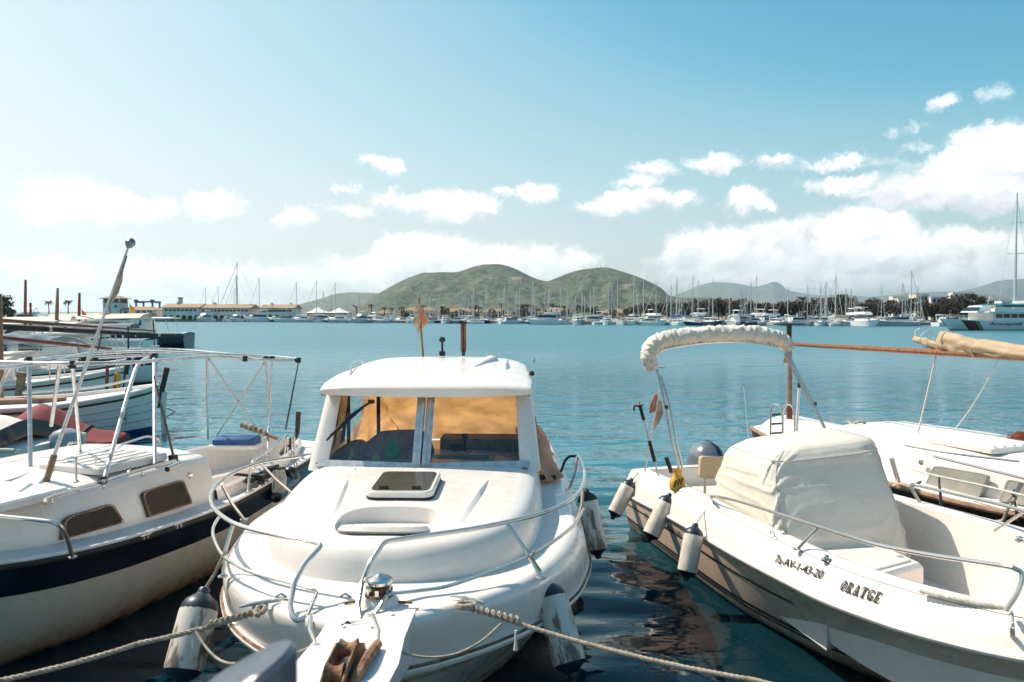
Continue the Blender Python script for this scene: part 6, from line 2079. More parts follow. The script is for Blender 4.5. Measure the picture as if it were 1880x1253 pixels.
# fenders at the stern quarter, lying between the two boats
fa, fb = onz(538, 862, .78), onz(498, 896, .60)
for (ax, ay, az), (bx, by, bz), lb in (((545, 872, .72), (497, 915, .60), 'long blue fender hanging forward at the stern of the left boat'), ((548, 862, .80), (520, 880, .72), 'blue fender nearer the stern tip of the left boat')):
    fa, fb = onz(ax, ay, az), onz(bx, by, bz)
    fender(fa, fb, .085, FENDERB, FENDERN, lb, 'blue fenders', [fa + Vector((-.03, 0, .12)), fa + Vector((-.08, .02, .2))], ropem=ROPEW)
mb = MB()
k0 = onz(512, 882, .78)
for k in range(6):
    x = .02 * (k - 2.5); mb.tube(spline([k0 + Vector((x, 0, .1)), k0 + Vector((x * 1.3, .01, .0)), k0 + Vector((x * 1.1, -.01, -.12)), k0 + Vector((x * .7 + .015, 0, -.0)), k0 + Vector((x * .6, 0, .1))], 4), .008, 6)
tag(mb.build('rope_hank', ROPEW), 'hank of pale rope hung over the stern quarter of the left boat', 'rope')

# ------------------------------------------------------------------ the open centre-console boat on the right
Cf = Frame((2.15, 8.78), (.183, -.983))
boat = empty('console_boat', Cf.o, Cf.rz, 'open white centre console boat named ORATGE on the right', 'boat')
LC = 5.7
hC = Hull(LC, [(0, .90), (.3, .965), (.55, 1.03), (.7, 1.04), (.8, .97), (.88, .83), (.94, .61), (.98, .32), (1, .03)],
          [(0, .40), (.3, .53), (.55, .62), (.8, .73), (1, .86)], [(0, .82), (.25, .80), (.43, .77), (.57, .64), (.67, .44), (.78, .24), (.9, .07), (1, .01)], rake=.70, draft=.3, flare=1.05)
gz = tab([(0, .66), (.3, .77), (.55, .83), (.75, .89), (.9, .96), (1, 1.01)])


def gun(t): return max(hC.sb(t) - .095 * min(1, hC.sb(t) / .3), .012)


def bandP(t, v, off=0.0):
    """the topside band that leans in from the rubbing strake (v=0) to the gunwale (v=1), starboard side."""
    def q(t, v):
        r_ = hC.P(t, 1); e = Vector((gun(t), r_.y + .02 * (1 - min(1, gun(t) / .3)), gz(t)))
        return r_.lerp(e, v) + Vector((.012 * math.sin(math.pi * v), 0, 0))
    p = q(t, v)
    if off:
        a_ = q(min(t + .002, 1), v) - q(max(t - .002, 0), v); b_ = q(t, v + .01) - q(t, v - .01); n = a_.cross(b_).normalized()
        if n.x < 0: n = -n
        p += n * off
    return p


def rub_s(t): return 1.0
hC.skin(54, 18).build('hull', HULLC2, boat)
mb = MB()
for side in (1, -1):
    mb.grid([[Vector((p.x * side, p.y, p.z)) for p in [bandP(t, v) for v in (0, .2, .4, .6, .8, .95, 1)]] for t in hC.ts(56)], flip=side < 0)
tr = [bandP(0, v) for v in (0, .5, 1)]
mb.add([(-p.x, p.y, p.z) for p in tr] + [p for p in reversed(tr)], [tuple(range(6))])
mb.build('sheer_band', WHITE, boat, smooth=50)
hC.rail(1.0, .020, .004, n=64).build('rub_rail', WHITE2, boat)
hC.rail(lambda t: .965, .008, .006, n=64).build('rub_rail_line', GOLDLINE, boat)
hC.band(lambda t: .80 - .05 * t, lambda t: .825 - .05 * t, .004, t0=0, t1=.62, n=36).build('upper_stripe', BLACK, boat)
for z0, z1, t1 in ((.105, .135, .90), (.070, .090, .86)):
    hC.band(lambda t, z=z0: hC.sz_to_s(t, z + .16 * t * t), lambda t, z=z1: hC.sz_to_s(t, z + .16 * t * t), .004, t0=0, t1=t1, n=40).build('boot_stripe', BLACK, boat)
# gunwale, inner liner down to the sole
inner = lambda t: max(gun(t) - tab([(0, .16), (.5, .13), (.85, .12), (.97, .08)])(t), .01)
mb = MB()
TA, TB = .03, .965
for side in (1, -1):
    rows = []
    for i in range(49):
        t = lerp(TA, TB, i / 48); p = bandP(t, 1); b = inner(t); zs_ = .22 + .12 * max(0, t - .55)
        rows.append([p + Vector((0, 0, .004)), Vector((p.x - .03, p.y, p.z + .028)), Vector((lerp(p.x, b, .6), p.y, p.z + .034)), Vector((b + .02, p.y, p.z + .030)), Vector((b, p.y, p.z + .010)), Vector((b - .01, p.y, lerp(p.z, zs_, .5))), Vector((max(b - .05, .005), p.y, zs_ + .03)), Vector((max(b - .09, .003), p.y, zs_)), Vector((0, p.y, zs_))])
    mb.grid([[Vector((p.x * side, p.y, p.z)) for p in r_] for r_ in rows], flip=side > 0)
for t, zlo in ((TA, .22), (TB, .27)):
    p = bandP(t, 1); b = inner(t)
    mb.add([(-b, p.y, zlo), (b, p.y, zlo), (b, p.y, p.z + .02), (-b, p.y, p.z + .02)], [(0, 1, 2, 3)])
mb.build('liner', WHITE, boat, smooth=42)
for nm, t0_, t1_, m_ in (('bow_deck', TB, 1.0, NONSKID), ('transom_deck', 0, TA, WHITE)):
    MB().grid([[Vector((bandP(t, 1).x * x, bandP(t, 1).y, bandP(t, 1).z + .005 + .025 * (1 - x * x))) for x in (-1, -.5, 0, .5, 1)] for t in [lerp(t0_, t1_, k / 6) for k in range(7)]]).build(nm, m_, boat)
# aft bench locker, forward step box with casting platform
bx_ = Cf.pz(1560, 1030, .66)
mb = MB()
mb.box((0, .62, .36), (1.3, .62, .30)); mb.build('stern_locker', WHITE2, boat)
for k in range(3): MB().box((.48, 1.02 + .0, .40 - .06 * k), (.5, .02, .02)).build('locker_slat', BEIGEV, boat)
mb = MB().prism([(-.20, 2.8), (.80, 2.8), (.80, 3.78), (-.20, 3.42)], .40, Matrix.Translation((0, 0, .22)), bev=.03)
st = mb.build('bow_locker', WHITE, boat, smooth=30)
MB().prism([(-.14, 3.05), (.72, 3.05), (.72, 3.68), (-.14, 3.37)], .012, Matrix.Translation((0, 0, .622)), bev=.005).build('locker_lid', WHITE2, st)
for x, y in ((.3, 3.50), (-.1, 3.30)): MB().box((x, y, .637), (.04, .03, .01)).build('lid_hinge', STEEL, st)
# console under its canvas cover
lo = {}
mb = MB(); rows = []
rng = random.Random(21)
FOLDS = [(rng.uniform(0, 6.28), rng.uniform(.6, 1.35), rng.uniform(-.5, .5), rng.uniform(.25, .8), rng.uniform(.018, .05), rng.choice((.016, .012, -.014, .02))) for _ in range(46)]
for i in range(64):
    v = i / 63; z = lerp(.50, 1.385, v)
    yf = tab([(0, 3.02), (.4, 2.90), (.75, 2.74), (.95, 2.64), (1, 2.60)])(v); yb = tab([(0, 1.80), (.5, 1.78), (.85, 1.82), (1, 1.95)])(v)
    xr = tab([(0, .66), (.3, .66), (.6, .64), (.8, .60), (.92, .54), (1, .46)])(v); xl = -tab([(0, .47), (.4, .45), (.75, .43), (.95, .415), (1, .39)])(v)
    ring = []
    for k in range(120):
        a = 2 * math.pi * k / 120; cx, cy = math.cos(a), math.sin(a); e = .22
        sx = math.copysign(abs(cx) ** e, cx); sy = math.copysign(abs(cy) ** e, cy)
        p = Vector((lerp(xl, xr, (sx + 1) / 2), lerp(yb, yf, (sy + 1) / 2), z))
        cr = .007 * noise.noise(Vector((p.x * 2.4, p.y * 2.4, z * 2.2)))
        for fa, fz, fs, fl_, fw, fh in FOLDS:          # crisp drag folds: (angle, height, slope, half length, half width, height)
            da = (a - fa + math.pi) % (2 * math.pi) - math.pi
            if abs(da) < fl_:
                dd_ = abs(z - fz - fs * da)
                if dd_ < fw: cr += fh * (1 - dd_ / fw) * (1 - (da / fl_) ** 2)
        fold = .008 * math.sin(a * 7 + z * 5) * max(0, 1 - v * 1.8)
        c_ = Vector(((xl + xr) / 2, (yb + yf) / 2, z))
        d = (p - c_); d.z = 0
        p += d.normalized() * (cr + fold); p.z += (.045 * min(1, max(-1, -p.x / .45)) - .03) * v ** 2 + .012 * noise.noise(Vector((p.x * 4, p.y * 4, 8)))
        if v < .02: p.z += .03 * math.sin(a * 3)
        ring.append(p)
    rows.append(ring)
mb.grid(rows, closed_u=True)
tp = rows[-1]; c_ = sum(tp, Vector()) / 120
mb.grid([tp, [p.lerp(c_, .35) + Vector((0, 0, .018)) for p in tp], [p.lerp(c_, .75) + Vector((0, 0, .030)) for p in tp]], closed_u=True)
mb.add([p.lerp(c_, .75) + Vector((0, 0, .030)) for p in tp], [tuple(range(120))])
cov = empty('console_cover', Cf.world((.1, 2.4, .5)), Cf.rz, 'pale canvas cover draped over the steering console of the open boat', 'cover')
q = mb.build('cloth', CANVASW, cov, smooth=75); q.location = (-.1, -2.4, -.5)
q = MB().tube([p + Vector((0, 0, .006)) for p in rows[0]], .011, 6, closed=True).build('hem', CANVAS, cov); q.location = (-.1, -2.4, -.5)
q = MB().tube([p + (p - c_).normalized() * .004 for p in rows[57]], .0035, 5, closed=True).build('top_seam', CANVAS, cov); q.location = (-.1, -2.4, -.5)
for k in (17, 43):
    q = MB().tube([r_[k] + (r_[k] - Vector((c_.x, c_.y, r_[k].z))).normalized() * .003 for r_ in rows], .0035, 5).build('side_seam', CANVAS, cov); q.location = (-.1, -2.4, -.5)
MB().box((.1, 2.35, .42), (.95, 1.05, .42)).build('console_base', WHITE, boat)
# seat backrest
p = Cf.ony(1328, 862, 1.25)
MB().prism(rrect(.24, .11, .03), .07, Matrix.Translation((p.x - .02, 1.2, p.z)) @ Matrix.Rotation(R(90), 4, 'X') @ Matrix.Rotation(R(4), 4, 'Z'), bev=.015).build('seat_backrest', BEIGEV, boat)
for sx in (-.18, .18): MB().rod((p.x - .02 + sx, 1.18, .45), (p.x - .02 + sx, 1.18, p.z - .08), .014, 8).build('backrest_post', STEEL, boat)

# bimini: folded canvas boot on its bow
yb_ = .75
def bp(px, py, y=yb_): return Cf.ony(px, py, y)
arch = [bp(1248, 866, 1.0), bp(1232, 800, .95), bp(1218, 730, .85), bp(1206, 680), bp(1202, 660), bp(1212, 645), bp(1240, 637), bp(1300, 629), bp(1370, 628), bp(1420, 634), bp(1440, 644), bp(1455, 665, .8), bp(1485, 725, .9), bp(1520, 800, 1.05), bp(1535, 840, 1.1)]
bim = MB().tube(spline(arch, 5), .0145, 8).build('bimini_frame', STEEL, boat)
arch2 = [bp(1254, 866, 1.02), bp(1240, 800, .98), bp(1228, 740, .9), bp(1213, 690, .8)]
MB().tube(spline(arch2, 4), .011, 8).build('frame_strut', STEEL, bim)
MB().tube([bp(1440, 650), bp(1490, 742, .9), bp(1522, 800, 1.05)], .011, 8).build('frame_strut', STEEL, bim)
for px, py, y in ((1223, 748, .88), (1496, 742, .93)): MB().lathe([(.018, -.02), (.022, 0), (.018, .02)], 8, Matrix.Translation(bp(px, py, y))).build('frame_joint', BLACK, bim)
cl = [bp(1207, 676), bp(1199, 656), bp(1206, 640), bp(1226, 631), bp(1260, 626), bp(1310, 622), bp(1360, 621), bp(1405, 624), bp(1432, 633), bp(1446, 648)]
cs = spline(cl, 22); mb = MB(); rows = []
for i, c in enumerate(cs):
    d = (cs[min(i + 1, len(cs) - 1)] - cs[max(i - 1, 0)]).normalized(); u = Vector((0, 1, 0)); w = d.cross(u).normalized()
    r_ = .084 * (1 - .58 * abs(i / (len(cs) - 1) * 2 - 1) ** 9) + .006 * noise.noise(Vector((i * .35, 2, 1)))
    rows.append([c - w * .05 + (u * math.cos(a) * 1.3 + w * math.sin(a) * .95) * (r_ + .010 * noise.noise(Vector((math.cos(a) * 1.6, math.sin(a) * 1.6, i * .3))) + .0045 * (1 - abs(math.sin(i * .45 + math.cos(a) * 2.5 + 5 * noise.noise(Vector((i * .11, 1, 1))))) * 2) + .014 * max(0, 1 - 6 * abs(noise.noise(Vector((i * .13, math.cos(a) * 1.2, math.sin(a) * 1.2)))))) for a in [2 * math.pi * k / 28 for k in range(28)]])
mb.grid(rows, closed_u=True); mb.add(rows[0], [tuple(range(28))]); mb.add(rows[-1], [tuple(range(28))])
bt = mb.build('bimini_boot', CANVASW, bim, smooth=75)
MB().tube([bp(1216, 675) + Vector((.03 * math.cos(a), .05 * math.sin(a), 0)) for a in [k * .6 for k in range(11)]], .006, 5).build('boot_cord', ROPEW, bt)

# rails
def gw(px, py, z): return Cf.pz(px, py, z)
rp = [gw(1306, 918, .82), gw(1310, 911, .90), gw(1360, 922, .95), gw(1430, 944, 1.0), gw(1500, 967, 1.05), gw(1600, 998, 1.10), gw(1700, 1018, 1.14), gw(1800, 1033, 1.18), gw(1858, 1042, 1.20)]
rest = [gw(1880, 1052, 1.18), gw(1872, 1085, 1.10), gw(1846, 1122, 1.0)]
rl_ = MB().tube(spline(rp, 5) + rounded([rp[-1], *rest], .06)[1:], .0125, 10).build('bow_rail', STEEL, boat)
for a_, b_ in (((1503, 968, 1.05), (1463, 1009, .87)), ((1306, 914, .90), (1310, 925, .80))):
    p, q = gw(*a_), gw(*b_); MB().rod(p, q, .0105, 8).lathe([(.026, 0), (.026, .006), (.012, .01)], 10, Matrix.Translation(q)).build('stanchion', STEEL, rl_)
fp = [gw(1672, 892, .98), gw(1690, 893, .99), gw(1760, 909, 1.02), gw(1850, 930, 1.06), gw(1960, 962, 1.12)]
r2 = MB().tube(spline([gw(1690, 925, .83)] + fp, 5), .0125, 10).build('bow_rail', STEEL, boat)
p, q = gw(1880, 940, 1.07), gw(1826, 975, .87); MB().rod(p, q, .0105, 8).build('stanchion', STEEL, r2)
# fittings on the gunwale: cleats, light, rope along the rail
for px, py, z in ((1516, 1030, .885), (1872, 995, .90), (1440, 984, .86)):
    p = gw(px, py, z); MB().lathe([(.028, 0), (.028, .01), (.016, .018), (.022, .03), (.016, .036)], 12, Matrix.Translation(p)).build('deck_fitting', CHROME, boat)
p = gw(1418, 983, .865); MB().tube([p + Vector((0, -.03, 0)), p + Vector((0, -.02, .025)), p + Vector((0, .02, .025)), p + Vector((0, .03, 0))], .005, 6).build('lashing_eye', STEEL, boat)
# rod holders and whip aerial
for px0, py0, px1, py1 in ((1223, 840, 1233, 868), (1637, 842, 1650, 888)):
    z0 = .80 if px0 < 1500 else .90
    q = gw(px1, py1, z0); p = q + Vector((.02 if px0 < 1500 else .05, -.03, .24)); p = Cf.ony(px0, py0, q.y)
    MB().tube([p, q], .022, 12).build('rod_holder', BLACK if px0 < 1500 else STEEL, boat)
a_, b_ = Cf.ony(1386, 925, 2.2), Cf.ony(1365, 708, 2.0)
ae = MB().tube([a_, a_.lerp(b_, .5), b_], [.006, .004, .0025], 6).build('whip_aerial', WHITE2, boat)
MB().lathe([(.006, 0), (.008, .006), (.004, .012)], 8, Matrix.Translation(b_)).build('aerial_tip', BLACK, ae)
MB().lathe([(.018, 0), (.012, .05)], 8, Matrix.Translation(a_)).build('aerial_mount', CHROME, ae)

# lettering on the topsides
def letter_on(txt, px0, py0, px1, py1, size, m, nm, surf, bold=0.0, shear=0.0):
    """words laid on the near side from one point of the photograph to another; surf(t, v, off) is the skin."""
    def find(px, py):
        best = None
        for i in range(161):
            for j in range(41):
                t, v = i / 160, j / 40
                w = Cf.world(surf(t, v, 0.0)) - Vector((0, 0, CAM_Z))
                f = w.y * math.cos(PITCH) - w.z * math.sin(PITCH)
                if f < .5: continue
                e = (940 + w.x / f * FPX - px) ** 2 + (626.5 - (w.y * math.sin(PITCH) + w.z * math.cos(PITCH)) / f * FPX - py) ** 2
                if best is None or e < best[0]: best = (e, t, v)
        return best[1], best[2]
    (ta, va), (tb, vb) = find(px0, py0), find(px1, py1)
    V, Fc = txt if isinstance(txt, tuple) else text_flat(txt, 1.0, bold, shear)
    w = max(v.x for v in V)
    out = []
    for q in V:
        u = q.x / w; t = lerp(ta, tb, u); v = lerp(va, vb, u)
        hgt = (surf(t, min(v + .3, 1), 0) - surf(t, v, 0)).length / max(min(v + .3, 1) - v, .01)
        out.append(surf(t, v + q.y * size / max(hgt, .05), .007))
    return MB().add(out, Fc).build(nm, m, boat, smooth=0, merge=0)


def hull_surf(t, v, off=0.0): return hC.P(t, min(1, .3 + .7 * v), 1, off)


def slab_word(word):
    """slab-serif capitals drawn from strokes."""
    G = {
        'O': [('ring', .36, .5, .36, .5, .17)],
        'R': [('v', .12), ('arc',), ('leg',)], }
    V, Fc = [], []
    def quad(x0, y0, x1, y1, ox): i = len(V); V.extend([Vector((ox + x0, y0, 0)), Vector((ox + x1, y0, 0)), Vector((ox + x1, y1, 0)), Vector((ox + x0, y1, 0))]); Fc.append((i, i + 1, i + 2, i + 3))
    def poly(P, ox): i = len(V); V.extend([Vector((ox + x, y, 0)) for x, y in P]); Fc.append(tuple(range(i, i + len(P))))
    def ring(cx, cy, rx, ry, th, ox, a0=0, a1=360, n=20):
        for k in range(n):
            a, b = R(lerp(a0, a1, k / n)), R(lerp(a0, a1, (k + 1) / n))
            poly([(cx + rx * math.cos(a), cy + ry * math.sin(a)), (cx + rx * math.cos(b), cy + ry * math.sin(b)), (cx + (rx - th) * math.cos(b), cy + (ry - th * .75) * math.sin(b)), (cx + (rx - th) * math.cos(a), cy + (ry - th * .75) * math.sin(a))], ox)
    x = 0
    for ch in word:
        if ch == 'O': ring(.34, .5, .34, .5, .20, x); adv = .68
        elif ch == 'R':
            quad(.06, .12, .26, .88, x); quad(0, 0, .34, .12, x); quad(0, .88, .40, 1, x); ring(.38, .71, .27, .29, .18, x, -90, 90, 12); quad(.26, .42, .40, .54, x); quad(.26, .86, .40, 1.0, x)
            poly([(.30, .45), (.48, .45), (.66, .12), (.46, .12)], x); quad(.44, 0, .76, .12, x); adv = .74
        elif ch == 'A':
            poly([(.10, .1), (.28, .1), (.44, 1), (.30, 1)], x); poly([(.52, .1), (.72, .1), (.48, 1), (.34, 1)], x); quad(.24, .30, .58, .42, x); quad(0, 0, .34, .12, x); quad(.46, 0, .82, .12, x); adv = .82
        elif ch == 'T':
            quad(.25, .1, .47, .9, x); quad(.14, 0, .58, .12, x); quad(0, .86, .72, 1, x); quad(0, .64, .12, .88, x); quad(.60, .64, .72, .88, x); adv = .72
        elif ch == 'G':
            ring(.36, .5, .36, .5, .20, x, 40, 330, 18); quad(.38, .38, .74, .50, x); quad(.52, .06, .70, .40, x); quad(.58, .66, .70, .98, x); adv = .74
        elif ch == 'E':
            quad(.07, .1, .27, .9, x); quad(0, 0, .62, .12, x); quad(0, .88, .62, 1, x); quad(.25, .44, .46, .56, x); quad(.40, .34, .49, .66, x); quad(.52, .1, .63, .34, x); quad(.52, .66, .63, .9, x); adv = .64
        x += adv + .20
    return V, Fc


letter_on(slab_word('ORATGE'), 1541, 1083, 1612, 1108, .066, INK, 'name_lettering', bandP)
letter_on('7a-AV-1-43-20', 1422, 1032, 1510, 1064, .074, INK, 'registration_lettering', bandP, bold=.014)
for wd, p_ in (('Cap', (1183, 950, 1206, 962)), ('Camarat', (1209, 963, 1253, 986))): letter_on(wd, *p_, .085, INK, 'model_lettering', hull_surf)
letter_on('Sol-R', 1159, 974, 1190, 992, .05, GREYRUB, 'port_lettering', hull_surf)

# outboard
ob0 = Cf.ony(1300, 860, -.12)
ob = empty('outboard_motor', Cf.world((ob0.x + .02, -.10, .33)), Cf.rz, 'grey outboard motor with dark glossy top on the stern of the open boat', 'outboard')
mb = MB(); rows = []
for i in range(15):
    v = i / 14; z = lerp(-.06, .60, v)
    hw = tab([(0, .13), (.2, .165), (.55, .195), (.8, .18), (.93, .13), (1, .05)])(v); yf = tab([(0, .10), (.3, .16), (.7, .20), (.9, .14), (1, .03)])(v); yb2 = tab([(0, -.20), (.3, -.28), (.6, -.31), (.85, -.24), (1, -.10)])(v)
    ring = []
    for k in range(28):
        a = 2 * math.pi * k / 28; cx, cy = math.cos(a), math.sin(a)
        ring.append(Vector((math.copysign(abs(cx) ** .75, cx) * hw, lerp(yb2, yf, (math.copysign(abs(cy) ** .8, cy) + 1) / 2), z)))
    rows.append(ring)
mb.grid(rows, closed_u=True); mb.add(rows[0], [tuple(range(28))]); mb.add(rows[-1], [tuple(range(28))])
q = mb.build('cowl', OBGREY, ob, smooth=60)
mb = MB()
rows2 = [[p + (p - Vector((0, -.05, p.z))).normalized() * .006 + Vector((0, 0, .004 * (i - 8))) for k, p in enumerate(r_) if k in (18, 19, 20, 21, 22, 23, 24, 25, 26, 27, 0, 1, 2)] for i, r_ in enumerate(rows) if i >= 8]
rows2 = [[p + Vector((p.x * .03, p.y * .02, .005)) for k, p in enumerate(r_) if 8 <= k <= 20] for i, r_ in enumerate(rows) if i >= 7]
mb.grid(rows2).build('cowl_top', OBDARK, ob, smooth=60)
MB().tube([p + Vector((p.x * .02, (p.y + .05) * .02, 0)) for p in rows[4]], .006, 6, closed=True).tube([p + Vector((p.x * .02, (p.y + .05) * .02, 0)) for p in rows[2]], .006, 6, closed=True).build('cowl_seam', CHROME, ob)
MB().prism(rrect(.07, .12, .04), .5, Matrix.Translation((0, -.08, -.54)), bev=.01).build('midsection', OBGREY, ob)
MB().box((0, .1, -.02), (.22, .12, .22)).build('clamp_bracket', BLACK, ob)
MB().prism(rrect(.05, .2, .05), .35, Matrix.Translation((0, -.12, -.86))).build('gearcase', OBGREY, ob)
V, Fc = text_flat('YAMAHA', .095)
pts3 = []
for v in V:
    zz = v.x / 4.2 * 0 + v.x; pts3.append(v)
w = max(v.x for v in V)
lv = []
for v in V:
    vv = .18 + .45 * (v.x / w); z = lerp(-.06, .60, vv)
    hw = tab([(0, .13), (.2, .165), (.55, .195), (.8, .18), (.93, .13), (1, .05)])(vv)
    lv.append(Vector((hw * .985 + .008, -.13 + v.y, z)))
MB().add(lv, Fc).build('maker_lettering', CHROME, ob, smooth=0, merge=0)

# boat hook, flagstaff with flag, yellow bag, fenders
b0 = Cf.world(Cf.pz(1210, 878, .72)); t0 = at(1174, 742, b0.y + .1)
bh = empty('boat_hook', b0, 0, 'upright boat hook with black head and grip at the stern of the open boat', 'boat hook')
v = t0 - b0
MB().tube([Vector(), v * .98], .011, 8).build('shaft', ALU, bh)
MB().tube([v * .22, v * .50], .019, 10).build('grip', BLACK, bh)
MB().tube([v * .78, v * .98], .018, 10).tube(rounded([v * .96, v * .97 + Vector((-.06, 0, .01)), v * .97 + Vector((-.065, 0, -.05))], .02), .010, 6).tube([v * .96, v * .97 + Vector((.035, 0, .02))], .009, 6).build('hook_head', BLACK, bh)
MB().tube([v * .97, v * 1.02], [.012, .006], 8).build('tip', ORANGE, bh)
b0 = Cf.world(Cf.pz(1184, 866, .72)); t0 = at(1210, 720, b0.y)
fl = empty('flag', b0, 0, 'small faded flag on a slim staff beside the boat hook', 'flag')
v = t0 - b0
MB().tube([Vector(), v * 1.15], .009, 8).build('staff', ALU, fl)
rows = [[v * t + Vector((x, .012 * math.sin(x * 60 + t * 9), -abs(x) * .4)) for x in xs2] for t, xs2 in ((.98, (-.01, -.03, -.05)), (.86, (-.01, -.05, -.075)), (.76, (-.0, -.04, -.07)))]
MB().slab(rows, .003).build('cloth', FLAGR, fl)
rows = [[v * t + Vector((x, .012 * math.sin(x * 60 + t * 9), -abs(x) * .3)) for x in xs2] for t, xs2 in ((.90, (0, .02, .04)), (.76, (0, .05, .085)), (.64, (0, .03, .06)), (.52, (.0, .008, .012)))]
MB().slab(rows, .003).build('cloth_fold', FLAGP, fl)
c = Cf.world(Cf.pz(1244, 890, .80))
bg = empty('yellow_pouch', c, 0, 'yellow printed pouch tied at the foot of the bimini pole', 'pouch')
mb = MB(); rows = []
for i in range(9):
    v_ = i / 8; r_ = tab([(0, .02), (.15, .065), (.5, .072), (.8, .035), (1, .05)])(v_)
    rows.append([Vector((r_ * math.cos(a) * (1 + .12 * math.sin(a * 5)), r_ * .7 * math.sin(a), -.08 + .22 * v_)) for a in [2 * math.pi * k / 20 for k in range(20)]])
mb.grid(rows, closed_u=True); mb.add(rows[0], [tuple(range(20))]); mb.build('cloth', YELLOW, bg, smooth=70)
for k in range(3): MB().box((-.03 + .03 * k, -.052, .02 + .012 * k), (.012, .006, .07), Matrix.Rotation(.3, 3, 'Y')).build('print', INK, bg)
FT = [((1160, 880), (1124, 952), 8.35, .082, FENDERN, 'upper white fender at the stern corner of the open boat', (1172, 868, .70)),
      ((1230, 908), (1190, 994), 7.28, .083, FENDERN, 'middle white fender covering the lettering of the open boat', (1243, 885, .76)),
      ((1277, 963), (1259, 1064), 6.25, .080, FENDERN, 'forward white fender marked 1 on the open boat', (1304, 916, .80))]
for (ax, ay), (bx, by), Y, r_, me_, lb, (lx, ly, lz) in FT:
    fa, fb = at(ax, ay, Y), at(bx, by, Y - .12)
    lw = Cf.world(Cf.pz(lx, ly, lz))
    f_ = fender(fa, fb, r_, FENDERC, me_, lb, 'white fenders of the open boat', [fa.lerp(lw, .6) + Vector((.01, 0, 0)), lw], ropem=ROPEW)
    if 'marked' in lb:
        V, Fc = text_flat('1', .1)
        MB().add([Vector(((v.x - .03), -r_ * math.cos((v.x - .03) / r_) - .002, -.40 + v.y)) for v in V], Fc).build('number', mat('maroon_ink', (.12, .02, .03), .6), f_, smooth=0, merge=0)
# bow mooring line and the rope lying along the gunwale
pA = [Cf.world(Cf.pz(px, py, z)) for px, py, z in ((1690, 1084, .955), (1740, 1096, .965), (1800, 1108, .975), (1850, 1116, .985))]
tag(rope_mesh(spline(pA, 6), .016, 36).build('coiled_line', ROPEW), 'pale rope lying along the near gunwale of the open boat', 'rope')
pB = [onz(1856, 1124, .985), onz(1858, 1160, .93), at(1860, 1200, 3.95), at(1864, 1270, 3.7)]
tag(rope_mesh(spline(pB, 6), .0125, 42).build('bow_line', ROPEW), 'white bow line hanging from the bow of the open boat at right', 'rope')
pB = [onz(1640, 892, .86), onz(1655, 888, .92), onz(1672, 893, .95), onz(1690, 885, .95)]
tag(rope_mesh(spline(pB, 6), .014, 36).build('rail_lashing', ROPE), 'knotted rope lashing at the far rail of the open boat', 'rope')

# ------------------------------------------------------------------ the white boat with the wooden boom, far right
Df = Frame((3.95, 11.2), (.314, -.949))
boat = empty('boom_boat', Df.o, Df.rz, 'white cabin boat with wooden mast and varnished boom behind the open boat', 'boat')
hD = Hull(7.2, [(0, .50), (.05, .62), (.15, .82), (.3, 1.02), (.5, 1.12), (.65, 1.06), (.8, .78), (.92, .38), (1, .02)], [(0, .80), (.3, .70), (.55, .68), (.8, .82), (1, 1.05)],
          [(0, .25), (.15, .55), (.35, .78), (.55, .82), (.7, .68), (.85, .35), (1, .01)], rake=.6, draft=.4, flare=1.0)
hD.skin(40, 12).build('hull', HULLW, boat)
hD.rail(1.0, .030, .0, n=50, dz=-.012).build('rub_rail', WOODP, boat)
hD.band(lambda t: hD.sz_to_s(t, hD.sz(t) - .17), lambda t: hD.sz_to_s(t, hD.sz(t) - .04), .004, n=40).build('topside_stripe', WOODD, boat)
hD.deck(0, .998, camber=.05, n=40).build('deck', NONSKID, boat)
cwD = tab([(1.9, .80), (2.6, .84), (3.6, .84), (4.6, .70), (5.4, .42)]); czD = tab([(1.9, 1.04), (3.0, 1.06), (4.4, 1.02), (5.4, .90)])
mb = MB(); rows = []
for y in (1.86, 1.9, 2.2, 2.7, 3.2, 3.7, 4.2, 4.7, 5.1, 5.35, 5.45):
    w = cwD(y); zt = czD(y); zb_ = hD.sz(y / 7.2)
    half = [(w, zb_ - .02), (w - .015, lerp(zb_, zt, .4)), (w - .05, lerp(zb_, zt, .8)), (w - .08, zt - .012), (w - .12, zt + .006), (w * .55, zt + .045), (w * .2, zt + .055)]
    rows.append([Vector((-x, y, z)) for x, z in half] + [Vector((0, y, zt + .057))] + [Vector((x, y, z)) for x, z in reversed(half)])
mb.grid(rows)
for r_ in (rows[0], rows[-1]): mb.add(r_, [tuple(range(len(r_)))])
cab = mb.build('cabin', WHITE, boat, smooth=45)
GREYW = mat('weathered_grey_screen', (.30, .29, .25), .5, var=.5, vscale=5, col2=(.42, .40, .34))
for corners in (((1697, 898), (1798, 916), (1815, 876), (1809, 871), (1722, 856), (1715, 858)), ((1836, 921), (1925, 935), (1930, 900), (1852, 880))):
    P = [Df.onx(px, py, .84) for px, py in corners]
    n_ = Vector((1, 0, .12)).normalized()
    P = rounded(P + [P[0]], .04, 4)[:-1]
    wn = MB().grid([[p - n_ * .03 for p in P], [p + n_ * .018 for p in P], [p + n_ * .018 for p in inset_poly(P, .015)]], closed_u=True).build('cabin_window', GREYW, cab, smooth=30)
    MB().add([p + n_ * .016 for p in inset_poly(P, .012)], [tuple(range(len(P)))]).build('pane', GREYW, wn)
H = [Df.pz(1700, 815, 1.14), Df.pz(1870, 800, 1.14)]
hc = Df.pz(1800, 812, 1.12)
hs = MB().prism(rrect(.34, .42, .04), .055, Matrix.Translation((hc.x, hc.y, 1.085)), bev=.014).build('sliding_hatch', WHITE2, boat)
for k in range(5): MB().box((hc.x + lerp(-.25, .25, k / 4), hc.y, 1.144), (.045, .74, .012)).build('hatch_rib', WHITE, hs)
